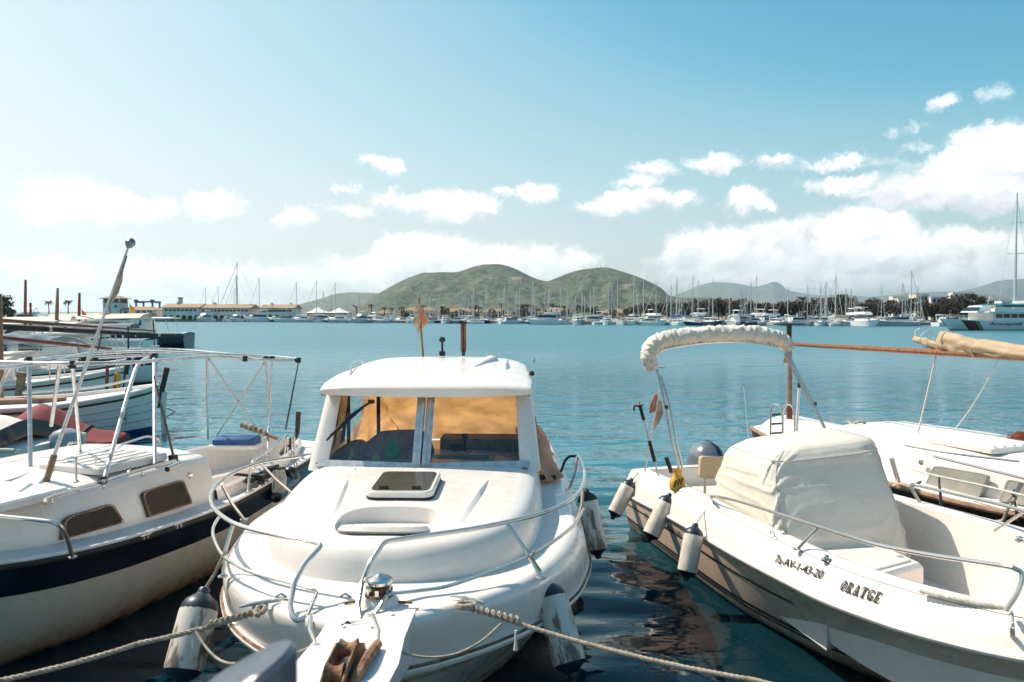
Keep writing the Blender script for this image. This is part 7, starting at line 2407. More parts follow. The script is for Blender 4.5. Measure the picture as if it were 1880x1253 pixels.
MB().tube(spline([Df.pz(1715, 838, 1.08), Df.pz(1780, 854, 1.08), Df.pz(1885, 880, 1.08)], 5), .012, 8).build('grab_rail', STEEL, cab)
MB().tube(spline([Df.pz(1660, 818, 1.12), Df.pz(1740, 832, 1.12), Df.pz(1872, 848, 1.12)], 5), .010, 8).build('grab_rail', STEEL, cab)
# stern deck house cover, hatch box and coil
p = Df.pz(1505, 792, .95); MB().prism(rrect(.28, .12, .04), .07, Matrix.Translation((p.x, p.y, .86)), bev=.02).build('stern_hatch', WHITE2, boat)
mb = MB(); rows = []
for k in range(13):
    y = lerp(.15, 1.9, k / 12); b = hD.sb(y / 7.2) - .12; z = hD.sz(y / 7.2)
    rows.append([Vector((b * x, y, z + .02 + (.16 * (1 - x * x) ** .5 if abs(x) < 1 else 0))) for x in (-1, -.95, -.7, -.35, 0, .35, .7, .95, 1)])
mb.grid(rows).build('stern_moulding', WHITE, boat, smooth=60)
c = Df.world(Df.pz(1573, 796, .96))
rng = random.Random(3); mb = MB()
mb.tube(spline([Vector((.11 * math.cos(a) * (1 + .2 * math.sin(a * 2.3)), .09 * math.sin(a), .02 + .007 * a + .015 * math.sin(a * 3))) for a in [k * .55 for k in range(34)]], 3), .014, 6)
cc = mb.build('rope_coil', ROPE); cc.location = c
tag(cc, 'brown rope coil on the stern of the boom boat', 'rope')
# rails
r1 = [Df.pz(1602, 808, .90), Df.pz(1612, 785, 1.05), Df.pz(1635, 777, 1.10), Df.pz(1700, 792, 1.10), Df.pz(1752, 806, 1.10)]
rail = MB().tube(spline(r1, 6), .012, 8).build('side_rail', STEEL, boat)
MB().rod(Df.pz(1710, 795, 1.10), Df.pz(1708, 824, .95), .011, 8).build('stanchion', STEEL, rail)
r2 = [Df.pz(1672, 862, .98), Df.pz(1724, 875, 1.0), Df.pz(1800, 891, 1.0), Df.pz(1850, 903, 1.0), Df.pz(1900, 915, 1.0)]
rail = MB().tube(spline(r2, 5), .009, 8).build('life_line', ROPEW, boat)
for a_, b_ in (((1724, 874, 1.0), (1728, 930, .70)), ((1860, 896, 1.03), (1868, 955, .66))): MB().rod(Df.pz(*a_), Df.pz(*b_), .0125, 8).build('stanchion', STEEL, rail)
p = Df.pz(1862, 897, 1.02)
tag(rope_mesh(spline([Df.world(p + Vector((.02 * math.sin(k), 0, -.02 * k))) for k in range(5)] + [Df.world(Df.pz(px, py, z)) for px, py, z in ((1850, 935, .85), (1842, 955, .75), (1830, 958, .72))], 4), .014, 36).build('rail_rope', ROPE), 'frayed rope tied to the right hand stanchion of the boom boat', 'rope')
p = Df.pz(1690, 848, .84); MB().lathe([(.03, 0), (.03, .012), (.018, .016)], 14, Matrix.Translation(Df.onx(1692, 849, .86)) @ Matrix.Rotation(math.pi / 2, 4, 'Y')).build('vent_cap', CHROME, cab)
# mast, boom, furled sail
mb0 = Df.pz(1449, 786, .82); ym = mb0.y
mt = Df.ony(1449, 597, ym)
mast = MB().tube([Vector((mb0.x, ym, .78)), Vector((mb0.x, ym, 1.55)), Vector((mt.x, ym, mt.z))], [.036, .034, .030], 10).build('mast', WOODP, boat)
MB().tube([Vector((mb0.x, ym, .80)), Vector((mb0.x, ym, 1.15))], .043, 10).build('mast_coat', WOODR, mast)
MB().box((mt.x, ym, mt.z + .01), (.50, .05, .02)).build('mast_crutch', WOODD, mast)
MB().tube([Vector((mt.x, ym, mt.z - .30)), Vector((mt.x, ym, mt.z + .02))], .036, 10).build('mast_head', WOODD, mast)
ba = Df.ony(1436, 631, ym); be = Df.onx(1880, 657, mb0.x + .02)
bd = (be - ba).normalized()
bo = empty('boom', Df.world(ba), Df.rz, 'long varnished wooden boom reaching to the right edge', 'boom')
MB().tube([Vector((0, 0, 0)), bd * 1.2, bd * (be - ba).length, bd * ((be - ba).length + 1.8)], [.026, .034, .038, .036], 10).build('spar', WOOD, bo)
MB().box((.0, .02, .0), (.06, .08, .10)).box((-.05, .02, .02), (.05, .04, .14)).tube([(0, .03, .04), (0, .03, -.12)], .018, 6).build('gooseneck', RUST, bo)
sl = empty('furled_sail', Df.world(Df.onx(1690, 628, mb0.x)), Df.rz, 'bundle of rolled tan sailcloth lashed on the boom', 'sail')
off_ = Df.onx(1690, 628, mb0.x)
def spx(px, py): return Df.onx(px, py, mb0.x + .02) - off_
def roll(cent, rad, seed, flat=1.0):
    mb = MB(); cs = spline([spx(*c) for c in cent], 8); n_ = len(cs) - 1; rows = []
    for i, c in enumerate(cs):
        d = (cs[min(i + 1, n_)] - cs[max(i - 1, 0)]).normalized(); u = d.cross(Vector((0, 0, 1))).normalized(); w = u.cross(d)
        r_ = tab([(k / (len(rad) - 1), v) for k, v in enumerate(rad)])(i / n_)
        rows.append([c + (u * math.cos(a) + w * math.sin(a) * flat) * (r_ * (1 + .22 * noise.noise(Vector((math.cos(a) * 1.5, math.sin(a) * 1.5, i * .22 + seed))) + .16 * (1 - 2 * abs(math.sin(a * 1.5 + i * .12 + seed + noise.noise(Vector((i * .3, seed, 1)))))))) for a in [2 * math.pi * k / 32 for k in range(32)]])
    mb.grid(rows, closed_u=True)
    # hollow, rolled end
    mb.grid([rows[0], [lerp_v(p, cs[0], .25) for p in rows[0]], [lerp_v(p, cs[0], .25) + (cs[1] - cs[0]).normalized() * .10 for p in rows[0]], [cs[0] + (cs[1] - cs[0]).normalized() * .11 for p in rows[0]]], closed_u=True)
    return mb
def lerp_v(a, b, t): return a.lerp(b, t)
SAILC = mat('tan_sailcloth', (.52, .39, .25), .85, var=.5, vscale=4, col2=(.36, .25, .15), bump=.3, bscale=14)
roll([(1728, 623), (1760, 630), (1800, 638), (1860, 645), (1960, 655)], [.085, .10, .085, .065, .06], 1).build('upper_roll', SAILC, sl, smooth=70)
roll([(1678, 623), (1700, 628), (1730, 637), (1770, 643), (1810, 646)], [.030, .042, .055, .05, .04], 4).build('inner_roll', SAILC, sl, smooth=70)
roll([(1722, 644), (1760, 646), (1810, 650), (1870, 655), (1960, 662)], [.05, .055, .055, .04, .03], 7, .8).build('lower_roll', SAILC, sl, smooth=70)
for px, py in ((1700, 624), (1738, 624), (1792, 640)):
    c = spx(px, py); MB().tube([c + Vector((.09 * math.cos(a), .03 * math.sin(a * .5), .095 * math.sin(a))) for a in [k * math.pi / 8 for k in range(17)]], .006, 5).build('lashing', ROPEW, sl)
MB().tube(spline([spx(1682, 620), spx(1681, 608), spx(1690, 603)], 5), .008, 5).build('loose_end', ROPEW, sl)
# sheets
for (a_, b_), lb in ((((1719, 652), (1679, 822)), 'taut white rope from the boom down to the boat deck'), (((1832, 662), (1728, 812)), 'slack thin rope curving from the boom to the deck')):
    p, q = Df.world(Df.onx(*a_, mb0.x)), Df.world(Df.pz(*b_, .95))
    tag(MB().tube(sag(p, q, .0 if 'taut' in lb else .10, 12), .009 if 'taut' in lb else .006, 6).build('sheet_rope', ROPEW), lb, 'rope')
p, q = Df.world(Df.onx(1836, 640, mb0.x)), at(1878, 590, 9.0)
# boarding ladder
lx = Df.pz(1423, 808, .80)
for off in (-.09, .09):
    a0 = Df.ony(1415 + (0 if off < 0 else 22), 770, lx.y)
    MB().tube(rounded([a0 + Vector((0, 0, -.28)), a0 + Vector((0, 0, .10)), a0 + Vector((0, .05, .20)), a0 + Vector((0, .20, .20)), a0 + Vector((0, .24, .0)), a0 + Vector((0, .24, -.15))], .08), .013, 8).build('ladder_side', STEEL, boat)
a0 = Df.ony(1426, 770, lx.y)
for k in range(3): MB().rod(a0 + Vector((-.085, 0, -.18 + .12 * k)), a0 + Vector((.085, 0, -.18 + .12 * k)), .013, 8).build('ladder_rung', BLACKRUB, boat)
# white post with brown tip, flag on mast, orange buoy
p = Df.world(Df.pz(1462, 802, .9)); t_ = at(1467, 712, p.y)
o = empty('marker_post', p, 0, 'white post with brown tip beside the wooden mast', 'post')
MB().tube([Vector(), t_ - p], .018, 8).build('shaft', WHITE2, o); MB().lathe([(.022, 0), (.022, .05), (.008, .09)], 8, Matrix.Translation(t_ - p)).build('tip', WOODD, o)
p = Df.world(Df.ony(1447, 640, ym))
fl = empty('flag', p, 0, 'small red and yellow flag hanging on the wooden mast', 'flag')
rows = [[Vector((x, -.05 + .01 * math.sin(x * 50), z)) for x in xs2] for z, xs2 in ((0, (-.02, .01, .03)), (-.10, (-.06, -.02, .03)), (-.20, (-.09, -.03, .02)))]
MB().slab(rows, .003).build('cloth', FLAGR, fl)
MB().slab([[Vector((-.055, -.062, -.09)), Vector((.0, -.062, -.09))], [Vector((-.07, -.064, -.17)), Vector((-.015, -.064, -.17))]], .003).build('stripe', YELLOW, fl)
p = Df.world(Df.pz(1873, 806, 1.10))
bu = empty('marker_buoy', p, 0, 'orange plastic buoy at the right edge on the boom boat', 'buoy')
MB().lathe([(.02, -.09), (.07, -.05), (.085, 0), (.07, .05), (.03, .08), (.02, .10)], 16, Matrix.Rotation(R(70), 4, 'Y')).build('float', ORANGE, bu)
MB().tube([(-.09, 0, .03), (-.13, 0, .045), (-.13, 0, .0), (-.09, 0, .01)], .010, 6).build('eye', ORANGE, bu)

# ------------------------------------------------------------------ small boats along the harbour arm on the left
BLUEH = mat('blue_hull_paint', (.012, .05, .13), .3, var=.3)
PLANKW = gelcoat('planked_white_paint', (.72, .70, .66), wl=.0, streak=.3, dirtamt=.5, rough=.4)


def folk_boat(name, stern, direc, L, B, z, hullm, label, bands=(), mast=None, cabin=None, post=True, rail=None, planks=False, deckm=None):
    F = Frame(stern, direc)
    o = empty(name, F.o, F.rz, label, 'boat')
    h = Hull(L, [(0, .05), (.06, B * .42), (.15, B * .66), (.35, B * .95), (.55, B), (.75, B * .8), (.9, B * .42), (1, .03)], [(0, z * 1.28), (.12, z * 1.12), (.35, z * .97), (.6, z * .97), (.85, z * 1.15), (1, z * 1.4)],
             [(0, .02), (.1, B * .32), (.3, B * .74), (.55, B * .82), (.75, B * .58), (.9, B * .22), (1, .01)], rake=.2, draft=.35, flare=.9, stern_rake=.12)
    h.skin(32, 10).build('hull', hullm, o)
    h.deck(0, 1, inset=.02, camber=.06, z=-.05, n=28).build('deck', deckm or NONSKID, o)
    h.rail(1.0, .035, 0, n=40).build('gunwale', WHITE2, o)
    h.rail(.93, .022, .004, n=40).build('rub_rail', WOODD, o)
    if planks:
        for k, s in enumerate((.42, .54, .66, .78)): h.rail(s, .006, .002, n=30, seg=4).build('plank_edge', GREYRUB, o)
    for s0, s1, m, nm in bands: h.band(s0, s1, .006, n=30).build(nm, m, o)
    if post:
        p0 = h.P(0, 1)
        MB().slab([[Vector((-.035, .02, z * .7)), Vector((.035, .02, z * .7))], [Vector((-.035, -.02, z * 1.2)), Vector((.035, -.02, z * 1.2))], [Vector((-.045, -.12, z * 1.75)), Vector((.045, -.12, z * 1.75))]], -.10).build('stern_post', WOODD, o)
        MB().slab([[Vector((-.02, -.14, -.1)), Vector((-.02, -.04, -.1))], [Vector((-.02, -.13, z * .7)), Vector((-.02, -.02, z * .7))], [Vector((-.02, -.16, z * 1.1)), Vector((-.02, -.06, z * 1.1))]], .05).build('rudder', PLANKW, o)
        MB().slab([[Vector((-.05, L - .12, z * .8)), Vector((.05, L - .12, z * .8))], [Vector((-.05, L + .02, z * 1.9)), Vector((.05, L + .02, z * 1.9))]], .12).build('stem_post', WOODP, o)
    if cabin:
        y0, y1, w, hh, m = cabin
        zb_ = z * .95
        V = [(-w, y0, zb_), (w, y0, zb_), (w * .85, y1, zb_), (-w * .85, y1, zb_), (-w * .9, y0 + .05, zb_ + hh), (w * .9, y0 + .05, zb_ + hh), (w * .7, y1 - .25, zb_ + hh * .9), (-w * .7, y1 - .25, zb_ + hh * .9)]
        c = MB().add(V, [(0, 1, 5, 4), (1, 2, 6, 5), (2, 3, 7, 6), (3, 0, 4, 7), (4, 5, 6, 7)]).build('cabin', m, o, smooth=0)
        for sx in (1, -1):
            for k in range(2):
                ya = lerp(y0, y1, .18 + .36 * k); yb = lerp(y0, y1, .42 + .36 * k)
                xa, xb = sx * (w * .965 - .02 * k), sx * (w * .93 - .03 * k)
                MB().slab([[Vector((xa, ya, zb_ + hh * .35)), Vector((xb, yb, zb_ + hh * .35))], [Vector((xa * .975, ya, zb_ + hh * .78)), Vector((xb * .975, yb, zb_ + hh * .76))]], .02 * sx).build('cabin_window', WINDK, c)
        MB().slab([[Vector((-w * .95, y0 - .1, zb_ + hh + .02)), Vector((0, y0 - .1, zb_ + hh + .07)), Vector((w * .95, y0 - .1, zb_ + hh + .02))], [Vector((-w * .75, y1 - .15, zb_ + hh * .92 + .02)), Vector((0, y1 - .15, zb_ + hh * .92 + .06)), Vector((w * .75, y1 - .15, zb_ + hh * .92 + .02))]], .04).build('cabin_roof', WHITE2, c)
    if mast:
        my, mh, mr, m = mast
        MB().tube([(0, my, z * .8), (0, my, mh)], [mr, mr * .75], 8).build('mast', m, o)
    if rail:
        for sx in (1, -1):
            ps = [h.P(t, 1, sx) + Vector((0, 0, .38)) for t in rail]
            r_ = MB().tube(spline(ps, 4), .014, 6).build('guard_rail', STEEL, o)
            for p in ps: MB().rod(p - Vector((0, 0, .38)), p, .012, 6).build('stanchion', STEEL, r_)
    return F, o, h


def spar(px0, py0, Y0, px1, py1, Y1, r0, r1, m, name, label, cat='spar', bands=()):
    a, b = at(px0, py0, Y0), at(px1, py1, Y1)
    o = empty(name, a, 0, label, cat)
    v = b - a
    MB().tube([Vector(), v * .5, v], [r0, (r0 + r1) * .55, r1], 8).build('pole', m, o)
    for t, mm in bands: MB().tube([v * t, v * (t + .012)], lerp(r0, r1, t) * 1.25, 8).build('binding', mm, o)
    return o


# planked llaut with stern towards the open water
F, o, h = folk_boat('wooden_boat', (-7.25, 15.6), (-.88, -.47), 6.2, 1.15, .78, PLANKW, 'white planked wooden boat with tall stern post and blue waterline',
                    bands=((.28, .42, BLUEH, 'boot_top'),), planks=True, mast=None, cabin=None)
MB().box((0, 2.2, .80), (.5, 1.1, .10)).build('engine_box', WOODP, o)
MB().tube(spline([Vector((.10, .5, 1.12)), Vector((.3, 1.2, .98)), Vector((.6, 2.4, .9))], 5), .03, 6).build('bulwark_cap', WHITE2, o)
for k in range(4): MB().rod((-.62 + .0, .62 + .02 * k, .95 - .18 * k), (-.40, .50 + .02 * k, .95 - .18 * k), .014, 6).build('ladder_rung', WOODD, o)
for sx in (-.62, -.40): MB().rod((sx, .6, 1.0), (sx - .02, .62, .30), .010, 6).build('ladder_rope', ROPE, o)
spar(195, 745, 16.6, 198, 640, 16.6, .035, .03, WOODR, 'wooden_mast', 'short red brown mast on the planked wooden boat', 'mast')
for (px, py), lb in (((216, 722), 'rolled orange flag on the planked boat, right one'), ((210, 728), 'rolled orange and maroon flag on the planked boat, left one')):
    p = at(px, py, 17.2); q = at(px + 3, py - 42, 17.2)
    fo = empty('rolled_flag', p, 0, lb, 'flag')
    MB().tube([Vector(), (q - p) * 1.9], .014, 6).build('staff', ALU, fo); MB().tube([(q - p) * .1, (q - p) * .5, (q - p) * .95], [.04, .06, .03], 8).build('cloth', YELLOW if px > 212 else ORANGE, fo, smooth=60)
# second llaut, white with a brown timber head
F, o, h = folk_boat('wooden_boat', (-9.5, 18.6), (-.93, -.36), 7.0, 1.2, .90, HULLW, 'white double ended boat with brown timber post, second along the arm', bands=((.28, .36, NAVY, 'boot_top'),), rail=(.2, .35, .5), cabin=(2.4, 4.6, .75, .55, WHITE))
spar(33, 752, 16.2, 40, 684, 16.2, .075, .085, WOODP, 'timber_post', 'thick brown timber post standing among the left boats', 'post')
# the named boat with a dark waterline
F, o, h = folk_boat('wooden_boat', (-11.1, 22.3), (-.96, -.27), 7.5, 1.25, .92, HULLW, 'pale boat lettered VIRVIOSSA on its side, behind the post', bands=((.28, .47, NAVY, 'boot_top'),), cabin=(2.6, 5.0, .8, .5, WHITE), mast=(3.8, 3.4, .05, ALU), post=False)
V, Fc = text_flat('VIRVIOSSA', .34, .008, .25)
lv = []
wv = max(v.x for v in V)
for v in V:
    y = 5.3 - v.x; t = max(.02, min(.98, y / 7.5))
    s = .62 + v.y * .55
    p = h.P(t, s, -1, .016); lv.append(Vector((p.x, y, p.z)))
# the near side is port (towards the camera)
MB().add(lv, Fc).build('name_lettering', INK, o, smooth=0, merge=0)
# blue banded boat
F, o, h = folk_boat('wooden_boat', (-12.75, 27.5), (-.98, -.18), 8.5, 1.4, 1.05, HULLW, 'white boat with broad dark blue band, fourth along the arm', bands=((.66, .97, BLUEH, 'blue_band'), (.28, .34, NAVY, 'boot_top')), cabin=(3.0, 6.0, .9, .6, WHITE), post=False, rail=(.1, .25, .4, .55))
# white hardtop cruiser
def hardtop(name, stern, direc, L, B, z, label, hm=None, roof=FARWHITE, canopy=None):
    F = Frame(stern, direc); o = empty(name, F.o, F.rz, label, 'motorboat')
    h = far_hull(L, B, z, L * .12)
    h.skin(24, 8).build('hull', hm or HULLW, o)
    h.deck(0, .995, camber=.08, n=20).build('deck', WHITE2, o)
    zc = z; w = B * .72
    V = [(-w, L * .28, zc), (w, L * .28, zc), (w * .8, L * .72, zc), (-w * .8, L * .72, zc), (-w * .88, L * .30, zc + .95), (w * .88, L * .30, zc + .95), (w * .66, L * .58, zc + .95), (-w * .66, L * .58, zc + .95)]
    c = MB().add(V, [(0, 1, 5, 4), (1, 2, 6, 5), (2, 3, 7, 6), (3, 0, 4, 7), (4, 5, 6, 7)]).build('wheelhouse', WHITE, o, smooth=0)
    def sidept(u, v, sx): 
        a = Vector((sx * w, L * .28, zc)).lerp(Vector((sx * w * .8, L * .72, zc)), u); b = Vector((sx * w * .88, L * .30, zc + .95)).lerp(Vector((sx * w * .66, L * .58, zc + .95)), u); return a.lerp(b, v) + Vector((sx * .012, 0, 0))
    for sx in (1, -1):
        for u0, u1 in ((.08, .36), (.42, .64), (.70, .92)):
            MB().add([sidept(u0, .45, sx), sidept(u1, .45, sx), sidept(u1, .9, sx), sidept(u0, .9, sx)], [(0, 1, 2, 3)]).build('side_window', WINDK, c)
    MB().slab([[Vector((x * w * 1.0, y, zc + 1.0 + .08 * (1 - x * x))) for x in (-1, -.5, 0, .5, 1)] for y in (L * .10, L * .3, L * .5, L * .60)], .06).build('hardtop', WHITE, o, smooth=60)
    for sx in (1, -1): MB().rod((sx * w * .9, L * .12, zc), (sx * w * .9, L * .14, zc + .98), .025, 6).build('hardtop_post', WHITE2, o)
    if canopy:
        MB().slab([[Vector((x * w * 1.05, y, zc + 1.2 + .18 * (1 - x * x) - .05 * (y / L * 4 - 1))) for x in (-1, -.5, 0, .5, 1)] for y in (-.1, L * .12, L * .3)], .03).build('canopy', canopy, o, smooth=60)
    ps = [h.P(t, 1, sx) + Vector((0, 0, .5)) for sx in (1,) for t in (.5, .65, .8, .92)] + [h.P(.985, 1, 1) + Vector((0, 0, .5))] + [h.P(t, 1, -1) + Vector((0, 0, .5)) for t in (.92, .8, .65, .5)]
    r_ = MB().tube(spline(ps, 3), .016, 6).build('bow_rail', STEEL, o)
    for p in ps: MB().rod(p - Vector((0, 0, .5)), p, .014, 6).build('stanchion', STEEL, r_)
    return F, o, h
hardtop('cabin_cruiser', (-16.9, 35.0), (-.97, -.22), 9.0, 1.5, 1.1, 'white hardtop cruiser with dark side windows under the brown yard', canopy=CANVASW)
hardtop('cabin_cruiser', (-21.6, 45.5), (-.98, -.15), 9.5, 1.6, 1.2, 'white cruiser with pale canopy behind the hardtop cruiser', canopy=FARTAN)
F, o, h = hardtop('cabin_cruiser', (-25.4, 60.0), (-.99, -.1), 10.0, 1.7, 1.3, 'dark hulled cruiser farthest out along the arm', hm=NAVY)
for px, Y, L_, z_, dr, lb, cp in ((96, 48, 9, 1.2, (-.9, -.42), 'white cruiser left of the hardtop cruiser with tan awning', CANVAS), (28, 40, 8, 1.0, (-.9, -.4), 'white cruiser at the left edge behind the red spar', REDC), (-10, 30, 8, 1.0, (-.9, -.4), 'white cruiser cut by the left edge with pale awning', CANVASW)):
    X = (px - 940) / FPX * Y
    hardtop('cabin_cruiser', (X + 3, Y), dr, L_, 1.5, z_, lb, canopy=cp)
# big motor yachts farther off
for px, Y, k, sc, lb in ((82, 290, 1, 1.2, 'large white flybridge yacht beyond the small boats, left one'), (132, 300, 2, 1.35, 'large white sports yacht beyond the small boats, right one'), (30, 210, 0, 1.1, 'white motor boat with tan canopy behind the left masts'), (165, 220, 5, 1.1, 'grey hulled sports boat below the tower')):
    X = (px - 940) / FPX * Y
    place_far('motor_yacht', MOTOR[k] if 'MOTOR' in globals() else [], (X, Y, 0), R(95), sc, lb, 'yacht')
# outboard skiff at the tip of the arm
F, o, h = hardtop('workboat', (-15.7, 31.5), (-.97, -.2), 6.0, 1.1, .7, 'white workboat with dark awning near the arm tip', canopy=NAVY)

# masts and yards of the wooden boats
spar(46, 600, 31, 47, 514, 31, .06, .045, WOODR, 'wooden_mast', 'tallest reddish mast on the left, leftmost of the wooden masts', 'mast')
spar(56, 600, 33, 56, 556, 33, .055, .045, WOODR, 'wooden_mast', 'short reddish mast just right of the tallest one', 'mast')
spar(104, 596, 29, 106, 529, 29, .075, .04, WOOD, 'wooden_mast', 'varnished mast in the middle of the wooden masts', 'mast')
spar(145, 590, 34, 146, 538, 34, .065, .05, WOODR, 'wooden_mast', 'thin red mast right of the varnished mast', 'mast')
spar(2, 760, 15, -2, 540, 15, .06, .05, WOOD, 'wooden_mast', 'orange brown mast cut by the left edge', 'mast')
spar(-60, 597, 19, 338, 618, 24, .085, .035, WOODD, 'lateen_yard', 'long dark brown yard crossing above the left boats', 'yard', bands=((.32, CANVAS), (.85, CANVAS)))
spar(-60, 584, 22, 285, 608, 28, .06, .035, WOOD, 'lateen_yard', 'ochre yard above the dark brown yard', 'yard')
spar(-60, 614, 17, 205, 641, 19, .055, .03, WOODR, 'lateen_yard', 'red brown spar below the dark brown yard', 'yard')
spar(235, 600, 26, 236, 652, 26, .03, .03, WOODD, 'wooden_mast', 'thin dark post under the dark yard near its outer end', 'mast')
spar(281, 588, 30, 284, 640, 30, .025, .02, BLACK, 'antenna_rod', 'thin black rod at the outer end of the yards', 'mast')
spar(177, 656, 24, 187, 612, 24, .03, .02, WOODR, 'wooden_mast', 'slim maroon post left of the blue banded boat stern', 'mast')
# awning rolled on the ochre yard
p0, p1 = at(-40, 632, 20), at(118, 634, 22)
aw = empty('awning', p0, 0, 'blue grey awning slung under the yards at the left', 'awning')
mb = MB(); rows = []
for k in range(17):
    t = k / 16; c = (p1 - p0) * t; sg = .18 * math.sin(math.pi * t)
    rows.append([c + Vector((0, y * 1.2, .22 * (1 - y * y) + sg * .3 + .03 * math.sin(k * 1.3 + y * 3))) for y in (-1, -.5, 0, .5, 1)])
mb.slab(rows, .02).build('cloth', mat('blue_grey_canvas', (.18, .27, .33), .85, var=.3), aw, smooth=70)
# flags flying from the moored boats
for px, py, Y, m, lb in ((150, 582, 36, ORANGE, 'orange flag on a staff right of the thin red mast'), (238, 572, 60, YELLOW, 'yellow and red flag in front of the harbour office')):
    p = at(px, py + 14, Y); fo = empty('flag', p, 0, lb, 'flag'); s_ = Y / 36
    MB().tube([(0, 0, -.2), (.02, 0, .75 * s_)], .02 * s_, 6).build('staff', WHITE2, fo)
    MB().slab([[Vector((.02 + x * s_, .02 * math.sin(x * 20), (.7 - x * .9) * s_ - d)) for x in (0, .12, .24)] for d in (0, .2 * s_, .38 * s_)], .004).build('cloth', m, fo)

# red covered dinghy between the left boat and the planked boat
F = Frame((-6.75, 12.9), (-.97, -.22)); o = empty('covered_dinghy', F.o, F.rz, 'small dinghy under a lumpy dark red cover', 'dinghy')
h = Hull(3.2, [(0, .55), (.4, .72), (.75, .6), (.93, .3), (1, .03)], [(0, .34), (.6, .36), (1, .5)], [(0, .45), (.5, .55), (.8, .35), (1, .01)], rake=.3, draft=.15)
h.skin(20, 8).build('hull', HULLW, o)
mb = MB(); rows = []
for i in range(26):
    t = lerp(-.03, .99, i / 25); y = t * 3.2; b = h.sb(max(t, 0)) + .03; z = h.sz(max(t, 0))
    hump = .10 + .50 * math.exp(-((t - .34) / .15) ** 2) + .20 * math.exp(-((t - .60) / .10) ** 2)
    if t < .06: hump *= max(.12, (t + .03) / .09)
    rows.append([Vector((b * x, y, z + (hump * (1 - abs(x) ** 2.2) if abs(x) < 1 else -.16) + .05 * noise.noise(Vector((x * 2.5, t * 6, 4))))) for x in (-1.0, -.98, -.8, -.55, -.28, 0, .28, .55, .8, .98, 1.0)])
mb.grid(rows); mb.add(rows[0], [tuple(range(11))])
cv = mb.build('cover', REDC, o, smooth=75)
MB().tube([p + Vector((0, -.02, .012)) for p in rows[4]], .02, 6).build('strap', BLACKRUB, cv)
# motor skiff low at the left edge with grey outboard and tarpaulin
F = Frame((-6.9, 11.4), (-.98, .12)); o = empty('motor_skiff', F.o, F.rz, 'cream motor skiff with white tarpaulin at the left edge', 'skiff')
h = Hull(4.2, [(0, .75), (.5, .85), (.8, .62), (.95, .25), (1, .03)], [(0, .52), (.6, .58), (1, .8)], [(0, .65), (.5, .7), (.8, .4), (1, .01)], rake=.4, draft=.2)
h.skin(22, 8).build('hull', HULLCREAM, o)
h.rail(1.0, .03, 0, n=30).build('gunwale', CANVAS, o)
h.deck(0, .99, camber=.03, z=-.06).build('deck', NONSKID, o)
mb = MB(); rows = []
for i in range(16):
    t = lerp(.12, .95, i / 15); y = t * 4.2; b = h.sb(t) * .92; z = h.sz(t)
    rows.append([Vector((b * x, y, z + .04 + .38 * (1 - x * x) * math.sin(math.pi * min(1, (t - .05) * 1.4)) ** .6 + .04 * noise.noise(Vector((x * 3, t * 7, 1))))) for x in (-1, -.7, -.35, 0, .35, .7, 1)])
mb.grid(rows).build('tarpaulin', CANVASW, o, smooth=75)
MB().slab([[Vector((x * .8, .46 + .06 * math.sin(x * 5), .60 + .26 * (1 - x * x) - d)) for x in (-1, -.6, -.2, .2, .6, 1)] for d in (0, .12, .25)], .02).build('dark_flap', NAVY, o, smooth=60)
op = F.world((.1, -.15, .35))
ob = empty('outboard_motor', op, F.rz + .3, 'pale grey outboard tilted behind the awning frame foot', 'outboard')
mb = MB(); rows = []
for i in range(9):
    v = i / 8; hw = tab([(0, .10), (.3, .15), (.7, .16), (.9, .11), (1, .03)])(v)
    rows.append([Vector((math.cos(a) * hw, math.sin(a) * hw * 1.5, -.05 + .42 * v)) for a in [2 * math.pi * k / 16 for k in range(16)]])
mb.grid(rows, closed_u=True).build('cowl', mat('light_grey_cowl', (.38, .40, .43), .3, var=.2, coat=.4), ob, smooth=60)
MB().box((0, 0, -.25), (.1, .2, .45)).build('leg', OBGREY, ob)
bp_ = at(27, 781, 14.0)
lb_ = empty('lifebuoy', bp_, 0, 'orange lifebuoy half hidden behind the skiff tarpaulin', 'lifebuoy')
MB().tube([Vector((.22 * math.cos(a), .06 * math.sin(a), .22 * math.sin(a) * .6)) for a in [2 * math.pi * k / 24 for k in range(24)]], .06, 8, closed=True).build('ring', ORANGE, lb_)
# mooring lines running out from the arm boats
tag(MB().tube(sag(at(285, 748, 15.6), at(322, 756, 17), -.02, 8) + sag(at(322, 756, 17), at(300, 768, 16), .01, 4)[1:], .012, 5).build('mooring_line', BLACKRUB), 'thin dark mooring line off the planked boat stern', 'rope')

# ------------------------------------------------------------------ tour boat and the tall mast on the right
GREENS = mat('green_stripe', (.02, .28, .12), .4); BROWNS = mat('brown_red_stripe', (.13, .035, .03), .4); TEALC = mat('teal_awning', (.01, .13, .15), .6); PURPLE = mat('plum_lettering', (.13, .02, .04), .5)
Ff = Frame((104.0, 141.0), (-1.0, -.24))
o = empty('tour_boat', Ff.o, Ff.rz, 'white tour boat with brown and green stripes and teal awning at right', 'ferry')
LF = 29.6
o.scale = (1, 1, .72)
hF = Hull(LF, [(0, 3.0), (.6, 3.2), (.85, 2.6), (.95, 1.4), (1, .15)], [(0, 2.2), (.7, 2.3), (1, 2.9)], [(0, 2.8), (.6, 2.9), (.85, 1.9), (.95, .7), (1, .05)], rake=2.2, draft=.5, flare=1.1)
TOURW = mat('tour_boat_white', (.80, .79, .77), .35, var=.1, vscale=.4)
hF.skin(40, 10).build('hull', TOURW, o)
hF.deck(0, 1, camber=.05).build('deck', FARWHITE, o)
hF.band(.26, .36, .02, n=30).build('boot_top', NAVY, o)
